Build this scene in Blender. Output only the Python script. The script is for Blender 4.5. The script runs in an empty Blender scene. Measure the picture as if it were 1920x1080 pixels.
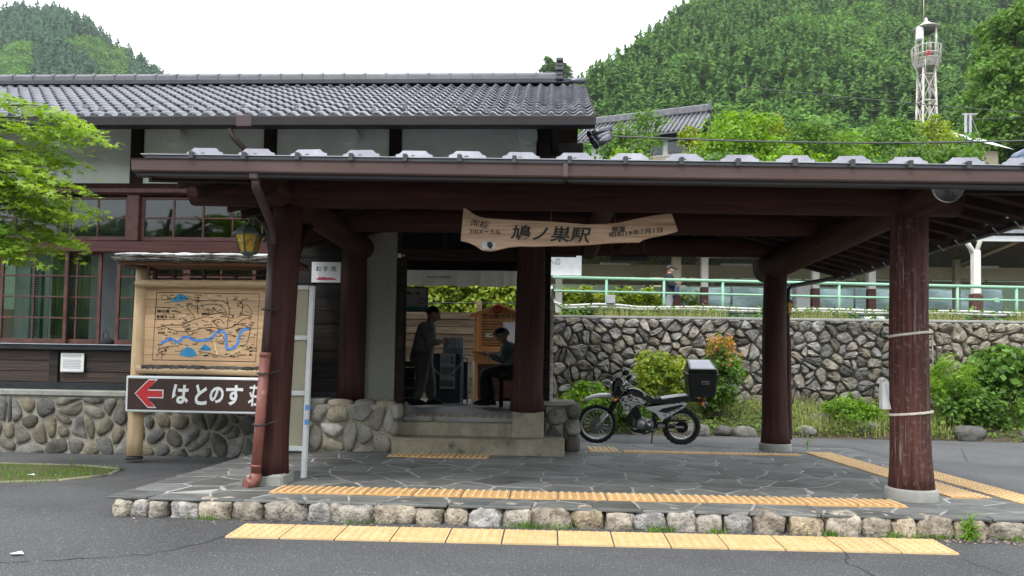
import bpy, math, random
import numpy as np
from mathutils import Matrix, Vector, Euler, noise as mnoise

random.seed(7)
rng = np.random.default_rng(7)
SC = bpy.context.scene
COL = SC.collection
PI = math.pi

# ---------------------------------------------------------------- camera
cd = bpy.data.cameras.new("camera")
cam = bpy.data.objects.new("camera", cd)
COL.objects.link(cam)
SC.camera = cam
cd.sensor_width = 36.0
cd.lens = 36.0 * 1390.0 / 1920.0
cd.shift_x = -0.00046
cd.shift_y = 0.04973
cd.clip_start = 0.05
cd.clip_end = 3000
cam.location = (0, 0, 1.11)
cam.rotation_mode = 'QUATERNION'
cam.rotation_quaternion = (Matrix.Rotation(math.radians(2.88), 3, 'Z') @ Matrix.Rotation(math.radians(92.2), 3, 'X')
                           @ Matrix.Rotation(math.radians(0.92), 3, 'Z')).to_quaternion()

# ---------------------------------------------------------------- sky, sun, exposure
SUN_EL, SUN_AZ = 58.0, 205.0          # azimuth clockwise from +Y (the view direction)
world = bpy.data.worlds.new("World")
SC.world = world
world.use_nodes = True
wn, wl = world.node_tree.nodes, world.node_tree.links
wn.clear()
w_out = wn.new('ShaderNodeOutputWorld')
w_bg = wn.new('ShaderNodeBackground')
w_bg.inputs['Strength'].default_value = 0.1
w_sky = wn.new('ShaderNodeTexSky')
w_sky.sky_type = 'NISHITA'
w_sky.sun_disc = False
w_sky.sun_elevation = math.radians(SUN_EL)
w_sky.sun_rotation = math.radians(SUN_AZ)
w_tc = wn.new('ShaderNodeTexCoord')
w_sep = wn.new('ShaderNodeSeparateXYZ')
wl.new(w_tc.outputs['Generated'], w_sep.inputs[0])
w_mr = wn.new('ShaderNodeMapRange')          # overcast dome: the zenith somewhat brighter than the horizon
w_mr.inputs['From Min'].default_value = 0.0
w_mr.inputs['From Max'].default_value = 1.0
w_mr.inputs['To Min'].default_value = 12.5
w_mr.inputs['To Max'].default_value = 18.0
wl.new(w_sep.outputs['Z'], w_mr.inputs['Value'])
w_no = wn.new('ShaderNodeTexNoise')
w_no.inputs['Scale'].default_value = 2.2
w_no.inputs['Detail'].default_value = 5
wl.new(w_tc.outputs['Generated'], w_no.inputs['Vector'])
w_cl = wn.new('ShaderNodeMapRange')
w_cl.inputs['From Min'].default_value = 0.3
w_cl.inputs['From Max'].default_value = 0.7
w_cl.inputs['To Min'].default_value = 0.86
w_cl.inputs['To Max'].default_value = 1.08
wl.new(w_no.outputs['Fac'], w_cl.inputs['Value'])
w_mul = wn.new('ShaderNodeMath'); w_mul.operation = 'MULTIPLY'
wl.new(w_mr.outputs[0], w_mul.inputs[0]); wl.new(w_cl.outputs[0], w_mul.inputs[1])
w_tint = wn.new('ShaderNodeMix'); w_tint.data_type = 'RGBA'; w_tint.blend_type = 'MULTIPLY'
w_tint.inputs['Factor'].default_value = 1.0
w_tint.inputs[6].default_value = (0.94, 0.985, 1.03, 1)
wl.new(w_mul.outputs[0], w_tint.inputs[7])
w_mix = wn.new('ShaderNodeMix'); w_mix.data_type = 'RGBA'
w_mix.inputs['Factor'].default_value = 0.9
wl.new(w_sky.outputs[0], w_mix.inputs[6]); wl.new(w_tint.outputs[2], w_mix.inputs[7])
wl.new(w_mix.outputs[2], w_bg.inputs['Color'])
wl.new(w_bg.outputs[0], w_out.inputs['Surface'])

sd = bpy.data.lights.new("sun", 'SUN')
sd.energy = 1.5
sd.angle = math.radians(10)
sd.color = (1.0, 0.95, 0.87)
sun = bpy.data.objects.new("sun", sd)
COL.objects.link(sun)
_el, _az = math.radians(SUN_EL), math.radians(SUN_AZ)
_s = Vector((math.sin(_az) * math.cos(_el), math.cos(_az) * math.cos(_el), math.sin(_el)))
sun.location = _s * 80
sun.rotation_euler = (-_s).to_track_quat('-Z', 'Y').to_euler()

SC.view_settings.view_transform = 'Standard'
SC.view_settings.look = 'None'
SC.view_settings.gamma = 1.0
SC.view_settings.use_curve_mapping = False
SC.view_settings.exposure = 0.8
SC.render.engine = 'CYCLES'
SC.cycles.max_bounces = 7
SC.cycles.diffuse_bounces = 4
SC.cycles.glossy_bounces = 3
SC.cycles.transparent_max_bounces = 12
SC.cycles.transmission_bounces = 4
SC.cycles.use_denoising = True

# ---------------------------------------------------------------- materials
def _ramp(nt, a, b, p0=0.3, p1=0.7):
    r = nt.nodes.new('ShaderNodeValToRGB')
    r.color_ramp.elements[0].position = p0
    r.color_ramp.elements[1].position = p1
    r.color_ramp.elements[0].color = (*a, 1)
    r.color_ramp.elements[1].color = (*b, 1)
    return r

def mat(name, a, b=None, rough=0.7, scale=6.0, stretch=(1, 1, 1), detail=6.0, p=(0.35, 0.65), bump=0.0, bscale=None,
        metal=0.0, spec=0.5, rnd=0.0, speck=None, coat=0.0, coords='Object', bdist=0.01, hue=0.0, blot=None):
    """Noise-mottled surface: a and b mixed by noise; rnd varies value per object; speck=(colour, scale, amount) adds fine grains;
    blot=(colour, scale, lo, hi) adds larger stains."""
    m = bpy.data.materials.new(name)
    m.use_nodes = True
    nt = m.node_tree
    N, L = nt.nodes, nt.links
    bs = N['Principled BSDF']
    b = b or tuple(min(1, c * 1.25) for c in a)
    tc = N.new('ShaderNodeTexCoord')
    mp = N.new('ShaderNodeMapping')
    mp.inputs['Scale'].default_value = stretch
    L.new(tc.outputs[coords], mp.inputs['Vector'])
    vec = mp.outputs[0]
    oi = None
    if rnd or hue:
        oi = N.new('ShaderNodeObjectInfo')
        ad = N.new('ShaderNodeVectorMath'); ad.operation = 'MULTIPLY_ADD'
        ad.inputs[1].default_value = (1, 1, 1)
        cm = N.new('ShaderNodeCombineXYZ')
        mm = N.new('ShaderNodeMath'); mm.operation = 'MULTIPLY'; mm.inputs[1].default_value = 37.0
        L.new(oi.outputs['Random'], mm.inputs[0])
        for k in range(3):
            L.new(mm.outputs[0], cm.inputs[k])
        L.new(vec, ad.inputs[0]); L.new(cm.outputs[0], ad.inputs[2])
        vec = ad.outputs[0]
    no = N.new('ShaderNodeTexNoise')
    no.inputs['Scale'].default_value = scale
    no.inputs['Detail'].default_value = detail
    no.inputs['Roughness'].default_value = 0.62
    L.new(vec, no.inputs['Vector'])
    rp = _ramp(nt, a, b, *p)
    L.new(no.outputs['Fac'], rp.inputs[0])
    col = rp.outputs[0]
    if blot:
        n3 = N.new('ShaderNodeTexNoise'); n3.inputs['Scale'].default_value = blot[1]; n3.inputs['Detail'].default_value = 5
        L.new(vec, n3.inputs['Vector'])
        r3 = _ramp(nt, (0, 0, 0), (1, 1, 1), blot[2], blot[3])
        L.new(n3.outputs['Fac'], r3.inputs[0])
        m3 = N.new('ShaderNodeMix'); m3.data_type = 'RGBA'
        L.new(r3.outputs[0], m3.inputs['Factor']); L.new(col, m3.inputs[6])
        m3.inputs[7].default_value = (*blot[0], 1)
        col = m3.outputs[2]
    if speck:
        n2 = N.new('ShaderNodeTexNoise'); n2.inputs['Scale'].default_value = speck[1]; n2.inputs['Detail'].default_value = 3
        L.new(tc.outputs[coords], n2.inputs['Vector'])
        r2 = _ramp(nt, (0, 0, 0), (1, 1, 1), 0.5 + 0.08, 0.5 + 0.16)
        L.new(n2.outputs['Fac'], r2.inputs[0])
        mf = N.new('ShaderNodeMath'); mf.operation = 'MULTIPLY'; mf.inputs[1].default_value = speck[2]
        L.new(r2.outputs[0], mf.inputs[0])
        m2 = N.new('ShaderNodeMix'); m2.data_type = 'RGBA'
        L.new(mf.outputs[0], m2.inputs['Factor']); L.new(col, m2.inputs[6])
        m2.inputs[7].default_value = (*speck[0], 1)
        col = m2.outputs[2]
    if oi:
        hv = N.new('ShaderNodeHueSaturation')
        mr = N.new('ShaderNodeMapRange')
        mr.inputs['To Min'].default_value = 1 - rnd; mr.inputs['To Max'].default_value = 1 + rnd
        L.new(oi.outputs['Random'], mr.inputs['Value'])
        L.new(mr.outputs[0], hv.inputs['Value'])
        if hue:
            wn2 = N.new('ShaderNodeTexWhiteNoise'); wn2.noise_dimensions = '1D'
            L.new(oi.outputs['Random'], wn2.inputs['W'])
            mh = N.new('ShaderNodeMapRange')
            mh.inputs['To Min'].default_value = 0.2; mh.inputs['To Max'].default_value = 1 + hue
            L.new(wn2.outputs['Value'], mh.inputs['Value'])
            L.new(mh.outputs[0], hv.inputs['Saturation'])
        L.new(col, hv.inputs['Color'])
        col = hv.outputs[0]
    L.new(col, bs.inputs['Base Color'])
    bs.inputs['Roughness'].default_value = rough
    bs.inputs['Metallic'].default_value = metal
    bs.inputs['Specular IOR Level'].default_value = spec
    if coat:
        bs.inputs['Coat Weight'].default_value = coat
        bs.inputs['Coat Roughness'].default_value = 0.08
    if bump:
        nb = N.new('ShaderNodeTexNoise')
        nb.inputs['Scale'].default_value = bscale or scale * 4
        nb.inputs['Detail'].default_value = 6
        L.new(vec, nb.inputs['Vector'])
        bp = N.new('ShaderNodeBump')
        bp.inputs['Strength'].default_value = bump
        bp.inputs['Distance'].default_value = bdist
        L.new(nb.outputs['Fac'], bp.inputs['Height'])
        L.new(bp.outputs[0], bs.inputs['Normal'])
    return m

def leafmat(name, dark, light, trans=0.35, tip=None, rough=0.5, rnd=0.0, spec=0.3, ns=1.7, split=0.55):
    """Leaves: a random tone per leaf between dark and light, some light shining through."""
    m = bpy.data.materials.new(name)
    m.use_nodes = True
    nt = m.node_tree
    N, L = nt.nodes, nt.links
    bs = N['Principled BSDF']
    ge = N.new('ShaderNodeNewGeometry')
    rp = _ramp(nt, dark, light, 0.0, 1.0)
    if tip:
        e = rp.color_ramp.elements.new(0.86); e.color = (*light, 1)
        rp.color_ramp.elements[2].color = (*tip, 1)
    tc = N.new('ShaderNodeTexCoord')
    no = N.new('ShaderNodeTexNoise'); no.inputs['Scale'].default_value = ns; no.inputs['Detail'].default_value = 3
    L.new(tc.outputs['Object'], no.inputs['Vector'])
    mx = N.new('ShaderNodeMath'); mx.operation = 'ADD'
    s1 = N.new('ShaderNodeMath'); s1.operation = 'MULTIPLY'; s1.inputs[1].default_value = split
    L.new(ge.outputs['Random Per Island'], s1.inputs[0])
    s2 = N.new('ShaderNodeMapRange'); s2.inputs['From Min'].default_value = 0.35; s2.inputs['From Max'].default_value = 0.65
    s2.inputs['To Max'].default_value = 1.0 - split
    L.new(no.outputs['Fac'], s2.inputs['Value'])
    L.new(s1.outputs[0], mx.inputs[0]); L.new(s2.outputs[0], mx.inputs[1])
    L.new(mx.outputs[0], rp.inputs[0])
    col = rp.outputs[0]
    if rnd:
        oi = N.new('ShaderNodeObjectInfo'); hv = N.new('ShaderNodeHueSaturation'); mr = N.new('ShaderNodeMapRange')
        mr.inputs['To Min'].default_value = 1 - rnd; mr.inputs['To Max'].default_value = 1 + rnd
        L.new(oi.outputs['Random'], mr.inputs['Value']); L.new(mr.outputs[0], hv.inputs['Value']); L.new(col, hv.inputs['Color'])
        col = hv.outputs[0]
    L.new(col, bs.inputs['Base Color'])
    bs.inputs['Roughness'].default_value = rough
    bs.inputs['Specular IOR Level'].default_value = spec
    if trans:
        tr = N.new('ShaderNodeBsdfTranslucent')
        hs = N.new('ShaderNodeHueSaturation'); hs.inputs['Value'].default_value = 1.3; hs.inputs['Saturation'].default_value = 1.1
        L.new(col, hs.inputs['Color']); L.new(hs.outputs[0], tr.inputs['Color'])
        ms = N.new('ShaderNodeMixShader'); ms.inputs[0].default_value = trans
        L.new(bs.outputs[0], ms.inputs[1]); L.new(tr.outputs[0], ms.inputs[2])
        L.new(ms.outputs[0], N['Material Output'].inputs['Surface'])
    return m

def glassmat(name, tint=(0.8, 0.86, 0.84), refl=0.12):
    m = bpy.data.materials.new(name)
    m.use_nodes = True
    nt = m.node_tree
    N, L = nt.nodes, nt.links
    N.remove(N['Principled BSDF'])
    t = N.new('ShaderNodeBsdfTransparent'); t.inputs[0].default_value = (*tint, 1)
    g = N.new('ShaderNodeBsdfGlossy'); g.inputs['Roughness'].default_value = 0.03
    tc = N.new('ShaderNodeTexCoord'); nz = N.new('ShaderNodeTexNoise'); nz.inputs['Scale'].default_value = 3.0
    bp = N.new('ShaderNodeBump'); bp.inputs['Strength'].default_value = 0.05; bp.inputs['Distance'].default_value = 0.02
    L.new(tc.outputs['Object'], nz.inputs['Vector']); L.new(nz.outputs['Fac'], bp.inputs['Height']); L.new(bp.outputs[0], g.inputs['Normal'])
    f = N.new('ShaderNodeFresnel'); f.inputs[0].default_value = 1.5
    a = N.new('ShaderNodeMath'); a.operation = 'ADD'; a.inputs[1].default_value = refl; a.use_clamp = True
    L.new(f.outputs[0], a.inputs[0])
    mx = N.new('ShaderNodeMixShader')
    L.new(a.outputs[0], mx.inputs[0]); L.new(t.outputs[0], mx.inputs[1]); L.new(g.outputs[0], mx.inputs[2])
    L.new(mx.outputs[0], N['Material Output'].inputs['Surface'])
    return m

MT = {}
MT['asphalt'] = mat('asphalt', (0.054, 0.054, 0.057), (0.095, 0.095, 0.098), rough=0.85, scale=0.9, detail=8, bump=0.6, bscale=170, bdist=0.006,
                    speck=((0.27, 0.27, 0.27), 84, 0.6), p=(0.3, 0.75), blot=((0.040, 0.040, 0.042), 0.45, 0.52, 0.66))
MT['tar'] = mat('tar', (0.02, 0.02, 0.022), rough=0.7)
MT['earth'] = mat('earth', (0.05, 0.038, 0.025), (0.09, 0.07, 0.045), rough=0.95, scale=3, bump=0.6, bscale=25)
MT['moss'] = mat('moss', (0.05, 0.075, 0.015), (0.10, 0.07, 0.035), rough=0.95, scale=2.2, bump=0.8, bscale=60)
MT['flag'] = mat('flag', (0.080, 0.084, 0.083), (0.165, 0.168, 0.16), rough=0.6, scale=3.2, stretch=(1, 2.5, 1), bump=0.5, bscale=30, rnd=0.28, bdist=0.004,
                 blot=((0.19, 0.185, 0.17), 2.0, 0.6, 0.78))
MT['mortar'] = mat('mortar', (0.05, 0.05, 0.048), (0.37, 0.36, 0.345), rough=0.9, scale=1.3, p=(0.30, 0.50), bump=0.5, bscale=60)
MT['wall_mortar'] = mat('wall_mortar', (0.22, 0.205, 0.165), (0.33, 0.31, 0.255), rough=0.95, scale=5, bump=0.7, bscale=50)
MT['deep_joint'] = mat('deep_joint', (0.07, 0.064, 0.054), (0.14, 0.128, 0.108), rough=0.95, scale=6)
MT['kerbstone'] = mat('kerbstone', (0.19, 0.165, 0.135), (0.43, 0.38, 0.315), rough=0.85, scale=13, rnd=0.24, hue=0.6, bump=1.0, bscale=42, bdist=0.02, detail=9, p=(0.38, 0.62),
                      speck=((0.05, 0.05, 0.045), 34, 0.7))
MT['basestone'] = mat('basestone', (0.075, 0.070, 0.058), (0.215, 0.195, 0.155), rough=0.85, scale=6, rnd=0.42, hue=0.5, bump=0.9, bscale=22, detail=9,
                      speck=((0.05, 0.048, 0.04), 30, 0.7))
MT['podstone'] = mat('podstone', (0.20, 0.18, 0.145), (0.34, 0.31, 0.25), rough=0.85, scale=6, rnd=0.25, hue=0.35, bump=0.9, bscale=22, detail=9,
                     speck=((0.07, 0.065, 0.055), 30, 0.6))
MT['wallstone'] = mat('wallstone', (0.095, 0.085, 0.072), (0.29, 0.262, 0.222), rough=0.85, scale=4, rnd=0.4, hue=0.5, bump=1.0, bscale=16, detail=9, bdist=0.02,
                      speck=((0.06, 0.058, 0.05), 20, 0.6))
MT['boulder'] = mat('boulder', (0.08, 0.075, 0.068), (0.20, 0.19, 0.175), rough=0.85, scale=5, rnd=0.25, bump=1.0, bscale=18, speck=((0.05, 0.06, 0.03), 12, 0.6))
MT['concrete'] = mat('concrete', (0.19, 0.165, 0.12), (0.33, 0.29, 0.215), rough=0.9, scale=4, bump=0.5, bscale=60, blot=((0.09, 0.085, 0.07), 5, 0.6, 0.72),
                     speck=((0.10, 0.09, 0.07), 90, 0.5))
MT['concrete_grey'] = mat('concrete_grey', (0.24, 0.24, 0.22), (0.36, 0.355, 0.33), rough=0.9, scale=4, bump=0.4, bscale=60, blot=((0.13, 0.13, 0.12), 4, 0.6, 0.74))
MT['granite'] = mat('granite', (0.13, 0.13, 0.12), (0.27, 0.265, 0.245), rough=0.8, scale=70, detail=3, p=(0.42, 0.58), bump=0.7, bscale=80, bdist=0.004)
MT['tactile'] = mat('tactile', (0.56, 0.31, 0.11), (0.66, 0.40, 0.17), rough=0.6, scale=7, rnd=0.07, bump=0.2, bscale=90, blot=((0.60, 0.42, 0.2), 3, 0.58, 0.75),
                    speck=((0.5, 0.36, 0.18), 60, 0.5))  # tactile yellow with the canopy's shade put into the colour
MT['ridge_lit'] = mat('ridge_lit', (0.64, 0.43, 0.21), (0.74, 0.54, 0.31), rough=0.6, scale=9, rnd=0.05)  # raised bars and studs paler: relief shading put into their colour
MT['tactile_pale'] = mat('tactile_pale', (0.58, 0.40, 0.19), (0.68, 0.50, 0.27), rough=0.65, scale=9, rnd=0.05, bump=0.2, bscale=90,
                         speck=((0.5, 0.4, 0.25), 60, 0.5))  # paler copy of the tactile yellow, open daylight put into the colour
MT['paleline'] = mat('paleline', (0.62, 0.50, 0.30), (0.75, 0.66, 0.48), rough=0.8, scale=9)
MT['redlog'] = mat('redlog', (0.028, 0.010, 0.008), (0.062, 0.023, 0.018), rough=0.7, spec=0.2, scale=5, stretch=(5, 5, 0.25), detail=9, bump=0.7, bscale=16, bdist=0.012)
MT['wornlog'] = mat('wornlog', (0.042, 0.013, 0.010), (0.125, 0.050, 0.040), rough=0.7, spec=0.25, scale=6, stretch=(6, 6, 0.25), detail=10, bump=1.0, bscale=18, bdist=0.014,
                    blot=((0.20, 0.165, 0.155), 7, 0.62, 0.70), speck=((0.22, 0.165, 0.15), 24, 0.35))
MT['redlog_x'] = mat('redlog_x', (0.024, 0.009, 0.007), (0.054, 0.020, 0.015), rough=0.75, spec=0.15, scale=5, stretch=(0.25, 5, 5), detail=9, bump=0.5, bscale=16)
MT['redlog_y'] = mat('redlog_y', (0.026, 0.011, 0.008), (0.058, 0.027, 0.018), rough=0.75, spec=0.15, scale=5, stretch=(5, 0.25, 5), detail=9, bump=0.5, bscale=16)
MT['logend'] = mat('logend', (0.45, 0.43, 0.41), (0.72, 0.70, 0.69), rough=0.8, scale=22, p=(0.4, 0.5), detail=8)
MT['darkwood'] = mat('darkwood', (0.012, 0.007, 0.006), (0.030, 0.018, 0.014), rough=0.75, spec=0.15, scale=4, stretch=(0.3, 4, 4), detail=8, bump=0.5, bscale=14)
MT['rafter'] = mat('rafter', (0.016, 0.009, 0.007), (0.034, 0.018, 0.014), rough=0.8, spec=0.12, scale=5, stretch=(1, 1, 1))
MT['plank'] = mat('plank', (0.014, 0.008, 0.006), (0.060, 0.032, 0.022), rough=0.55, scale=6, stretch=(0.22, 4, 5), detail=9, rnd=0.3, bump=0.8, bscale=20,
                  p=(0.3, 0.75))
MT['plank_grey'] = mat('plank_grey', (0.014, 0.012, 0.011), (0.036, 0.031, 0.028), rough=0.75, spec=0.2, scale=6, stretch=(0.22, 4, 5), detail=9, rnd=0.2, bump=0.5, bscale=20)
MT['frame'] = mat('frame', (0.062, 0.020, 0.015), (0.125, 0.048, 0.036), rough=0.5, scale=8, stretch=(1, 1, 1), detail=8, bump=0.2, bscale=40, rnd=0.12)
MT['beam_red'] = mat('beam_red', (0.055, 0.012, 0.010), (0.12, 0.032, 0.025), rough=0.5, scale=6, stretch=(0.25, 4, 4), detail=8, bump=0.3, bscale=20)
MT['plaster'] = mat('plaster', (0.70, 0.72, 0.68), (0.82, 0.835, 0.81), rough=0.9, scale=2.0, bump=0.8, bscale=9, bdist=0.02)
MT['blacksteel'] = mat('blacksteel', (0.012, 0.014, 0.018), (0.024, 0.027, 0.034), rough=0.35, scale=5)
MT['gutter'] = mat('gutter', (0.085, 0.050, 0.046), (0.105, 0.064, 0.058), rough=0.38, scale=2, stretch=(0.4, 3, 3), spec=0.5, blot=((0.13, 0.085, 0.078), 2.0, 0.55, 0.8))
MT['gutter_dark'] = mat('gutter_dark', (0.014, 0.011, 0.013), (0.022, 0.017, 0.019), rough=0.5, spec=0.3, scale=2)
MT['pipe_rust'] = mat('pipe_rust', (0.17, 0.055, 0.042), (0.23, 0.085, 0.068), rough=0.5, scale=6, blot=((0.36, 0.25, 0.23), 9, 0.62, 0.72))
MT['pipe_dark'] = mat('pipe_dark', (0.045, 0.022, 0.023), (0.065, 0.036, 0.038), rough=0.5, scale=4)
MT['tile'] = mat('tile', (0.055, 0.055, 0.07), (0.11, 0.11, 0.135), rough=0.22, scale=8, rnd=0.3, bump=0.15, bscale=30, metal=0.45, spec=0.6)
MT['ridge_tile'] = mat('ridge_tile', (0.055, 0.055, 0.068), (0.09, 0.09, 0.105), rough=0.38, scale=8, rnd=0.2, bump=0.15, bscale=30)
MT['tile_cap'] = mat('tile_cap', (0.12, 0.12, 0.13), (0.2, 0.2, 0.21), rough=0.45, scale=20, rnd=0.2)
MT['slate'] = mat('slate', (0.02, 0.023, 0.03), (0.034, 0.038, 0.048), rough=0.4, scale=4)
MT['galv'] = mat('galv', (0.28, 0.275, 0.32), (0.37, 0.365, 0.41), rough=0.45, metal=0.15, scale=6, rnd=0.06)
MT['hipcap'] = mat('hipcap', (0.10, 0.135, 0.20), (0.16, 0.20, 0.28), rough=0.35, scale=9)
MT['edge_grey'] = mat('edge_grey', (0.33, 0.34, 0.37), (0.42, 0.43, 0.46), rough=0.5, scale=6)
MT['clip'] = mat('clip', (0.03, 0.03, 0.033), (0.06, 0.06, 0.065), rough=0.6, scale=20)
MT['peeled'] = mat('peeled', (0.52, 0.36, 0.20), (0.68, 0.50, 0.31), rough=0.6, scale=6, stretch=(5, 5, 0.5), detail=8, bump=0.25, bscale=20,
                   blot=((0.33, 0.19, 0.10), 14, 0.66, 0.74))
MT['peeled_x'] = mat('peeled_x', (0.46, 0.31, 0.17), (0.64, 0.46, 0.28), rough=0.6, scale=6, stretch=(0.5, 5, 5), detail=8, bump=0.25, bscale=20)
MT['board'] = mat('board', (0.50, 0.31, 0.17), (0.64, 0.43, 0.26), rough=0.6, scale=5, stretch=(0.35, 3, 5), detail=8, rnd=0.1, bump=0.15, bscale=20)
MT['brown_board'] = mat('brown_board', (0.20, 0.085, 0.04), (0.30, 0.14, 0.07), rough=0.6, scale=6, stretch=(.4, 4, 4))
MT['bark'] = mat('bark', (0.03, 0.026, 0.022), (0.12, 0.11, 0.10), rough=0.9, scale=9, bump=1.0, bscale=26, bdist=0.02)
MT['bark_pale'] = mat('bark_pale', (0.36, 0.36, 0.36), (0.72, 0.72, 0.73), rough=0.85, scale=10, stretch=(0.5, 4, 4), bump=0.6, bscale=20)
MT['oldboard'] = mat('oldboard', (0.40, 0.235, 0.145), (0.62, 0.42, 0.29), rough=0.65, scale=5, stretch=(0.35, 3, 7), detail=10, bump=0.5, bscale=18,
                     blot=((0.24, 0.125, 0.07), 3, 0.60, 0.75))
MT['black'] = mat('black', (0.012, 0.012, 0.013), (0.02, 0.02, 0.022), rough=0.5, scale=6)
MT['ink'] = mat('ink', (0.010, 0.009, 0.008), (0.016, 0.014, 0.012), rough=0.6)
MT['white'] = mat('white', (0.72, 0.73, 0.74), (0.80, 0.81, 0.82), rough=0.5, scale=4)
MT['white_chip'] = mat('white_chip', (0.66, 0.69, 0.70), (0.76, 0.78, 0.79), rough=0.5, scale=6, blot=((0.30, 0.30, 0.28), 12, 0.67, 0.73))
MT['paper'] = mat('paper', (0.70, 0.71, 0.72), (0.76, 0.77, 0.78), rough=0.7, scale=3)
MT['sign_brown'] = mat('sign_brown', (0.045, 0.020, 0.015), (0.055, 0.026, 0.020), rough=0.4, scale=3)
MT['red'] = mat('red', (0.50, 0.02, 0.025), (0.58, 0.03, 0.035), rough=0.45, scale=4)
MT['pinkred'] = mat('pinkred', (0.50, 0.05, 0.12), rough=0.5)
MT['river'] = mat('river', (0.07, 0.22, 0.62), (0.10, 0.30, 0.70), rough=0.5, scale=20)
MT['mountain_blue'] = mat('mountain_blue', (0.02, 0.22, 0.45), (0.04, 0.30, 0.52), rough=0.5, scale=20)
MT['path_cream'] = mat('path_cream', (0.72, 0.62, 0.38), rough=0.6)
MT['khaki'] = mat('khaki', (0.34, 0.32, 0.235), (0.40, 0.38, 0.28), rough=0.8, scale=3)
MT['tape_blue'] = mat('tape_blue', (0.10, 0.30, 0.62), rough=0.5)
MT['amber'] = mat('amber', (0.20, 0.11, 0.003), (0.50, 0.33, 0.02), rough=0.15, scale=24, detail=3, bump=0.8, bscale=40)
MT['verdigris'] = mat('verdigris', (0.035, 0.055, 0.05), (0.10, 0.14, 0.125), rough=0.5, scale=14, metal=0.2)
MT['iron'] = mat('iron', (0.02, 0.022, 0.022), (0.035, 0.037, 0.036), rough=0.45, scale=14)
MT['cream'] = mat('cream', (0.58, 0.52, 0.40), (0.66, 0.61, 0.49), rough=0.6, scale=3)
MT['cream_white'] = mat('cream_white', (0.66, 0.64, 0.58), (0.74, 0.72, 0.67), rough=0.6, scale=3)
MT['rustbase'] = mat('rustbase', (0.06, 0.022, 0.018), (0.12, 0.05, 0.04), rough=0.7, scale=14, blot=((0.34, 0.30, 0.26), 11, 0.62, 0.7))
MT['corrug'] = mat('corrug', (0.12, 0.112, 0.095), (0.20, 0.185, 0.16), rough=0.6, scale=4)
MT['palegreen'] = mat('palegreen', (0.22, 0.43, 0.30), (0.29, 0.50, 0.36), rough=0.5, scale=7)
MT['net'] = mat('net', (0.22, 0.36, 0.38), (0.40, 0.55, 0.57), rough=0.7, scale=3.5, stretch=(1, 1, 3), detail=6)
MT['fence_plank'] = mat('fence_plank', (0.14, 0.10, 0.06), (0.30, 0.22, 0.14), rough=0.75, scale=5, stretch=(0.3, 3, 4), detail=8, rnd=0.25, bump=0.4, bscale=20)
MT['kiosk'] = mat('kiosk', (0.60, 0.28, 0.09), (0.72, 0.38, 0.15), rough=0.5, scale=5, stretch=(4, 4, 0.4), detail=6, bump=0.15, bscale=20)

MT['room_wall'] = mat('room_wall', (0.22, 0.235, 0.245), (0.28, 0.295, 0.305), rough=0.8, scale=3)
MT['curtain'] = mat('curtain', (0.22, 0.21, 0.185), (0.30, 0.29, 0.26), rough=0.9, scale=4)
MT['floor_dark'] = mat('floor_dark', (0.10, 0.10, 0.095), (0.16, 0.16, 0.15), rough=0.6, scale=4)
MT['navy'] = mat('navy', (0.025, 0.05, 0.09), (0.04, 0.07, 0.12), rough=0.5, scale=5)
MT['steelgrey'] = mat('steelgrey', (0.22, 0.23, 0.25), (0.30, 0.31, 0.33), rough=0.5, scale=5)
MT['skin'] = mat('skin', (0.46, 0.27, 0.19), (0.54, 0.34, 0.25), rough=0.5, scale=20)
MT['hair'] = mat('hair', (0.010, 0.009, 0.009), (0.02, 0.018, 0.018), rough=0.5, scale=60)
MT['hair_grey'] = mat('hair_grey', (0.22, 0.21, 0.21), (0.32, 0.31, 0.31), rough=0.6, scale=60)
MT['jacket_grey'] = mat('jacket_grey', (0.19, 0.205, 0.225), (0.27, 0.285, 0.31), rough=0.85, scale=12, bump=0.3, bscale=8)
MT['trouser_grey'] = mat('trouser_grey', (0.12, 0.122, 0.125), (0.17, 0.175, 0.18), rough=0.85, scale=12, bump=0.3, bscale=8)
MT['denim'] = mat('denim', (0.16, 0.185, 0.25), (0.36, 0.39, 0.46), rough=0.85, scale=7, bump=0.4, bscale=8)
MT['cloth_black'] = mat('cloth_black', (0.012, 0.013, 0.016), (0.022, 0.023, 0.028), rough=0.85, scale=10, bump=0.3, bscale=8)
MT['rubber'] = mat('rubber', (0.010, 0.010, 0.011), (0.02, 0.02, 0.02), rough=0.8, scale=20)
MT['alloy'] = mat('alloy', (0.55, 0.55, 0.56), (0.68, 0.68, 0.70), rough=0.3, metal=0.8, scale=20)
MT['engine'] = mat('engine', (0.16, 0.16, 0.165), (0.25, 0.25, 0.255), rough=0.45, metal=0.5, scale=20)
MT['plastic_black'] = mat('plastic_black', (0.012, 0.013, 0.016), (0.018, 0.019, 0.022), rough=0.35, scale=6)
MT['gloss_black'] = mat('gloss_black', (0.008, 0.008, 0.009), (0.012, 0.012, 0.013), rough=0.12, coat=0.6, scale=6)
MT['graphic'] = mat('graphic', (0.02, 0.02, 0.022), (0.80, 0.80, 0.81), rough=0.3, scale=16, stretch=(1.0, 1, 2.2), detail=3, p=(0.46, 0.50))
MT['bodywhite'] = mat('bodywhite', (0.78, 0.78, 0.79), (0.84, 0.84, 0.85), rough=0.3, scale=4, coat=0.3)
MT['seatgrey'] = mat('seatgrey', (0.40, 0.41, 0.43), (0.52, 0.53, 0.55), rough=0.5, scale=8)
MT['orange'] = mat('orange', (0.75, 0.22, 0.02), rough=0.25)
MT['lens'] = mat('lens', (0.5, 0.52, 0.55), rough=0.08, coat=1.0)
MT['rope'] = mat('rope', (0.55, 0.50, 0.42), (0.72, 0.68, 0.60), rough=0.9, scale=40)
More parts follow.
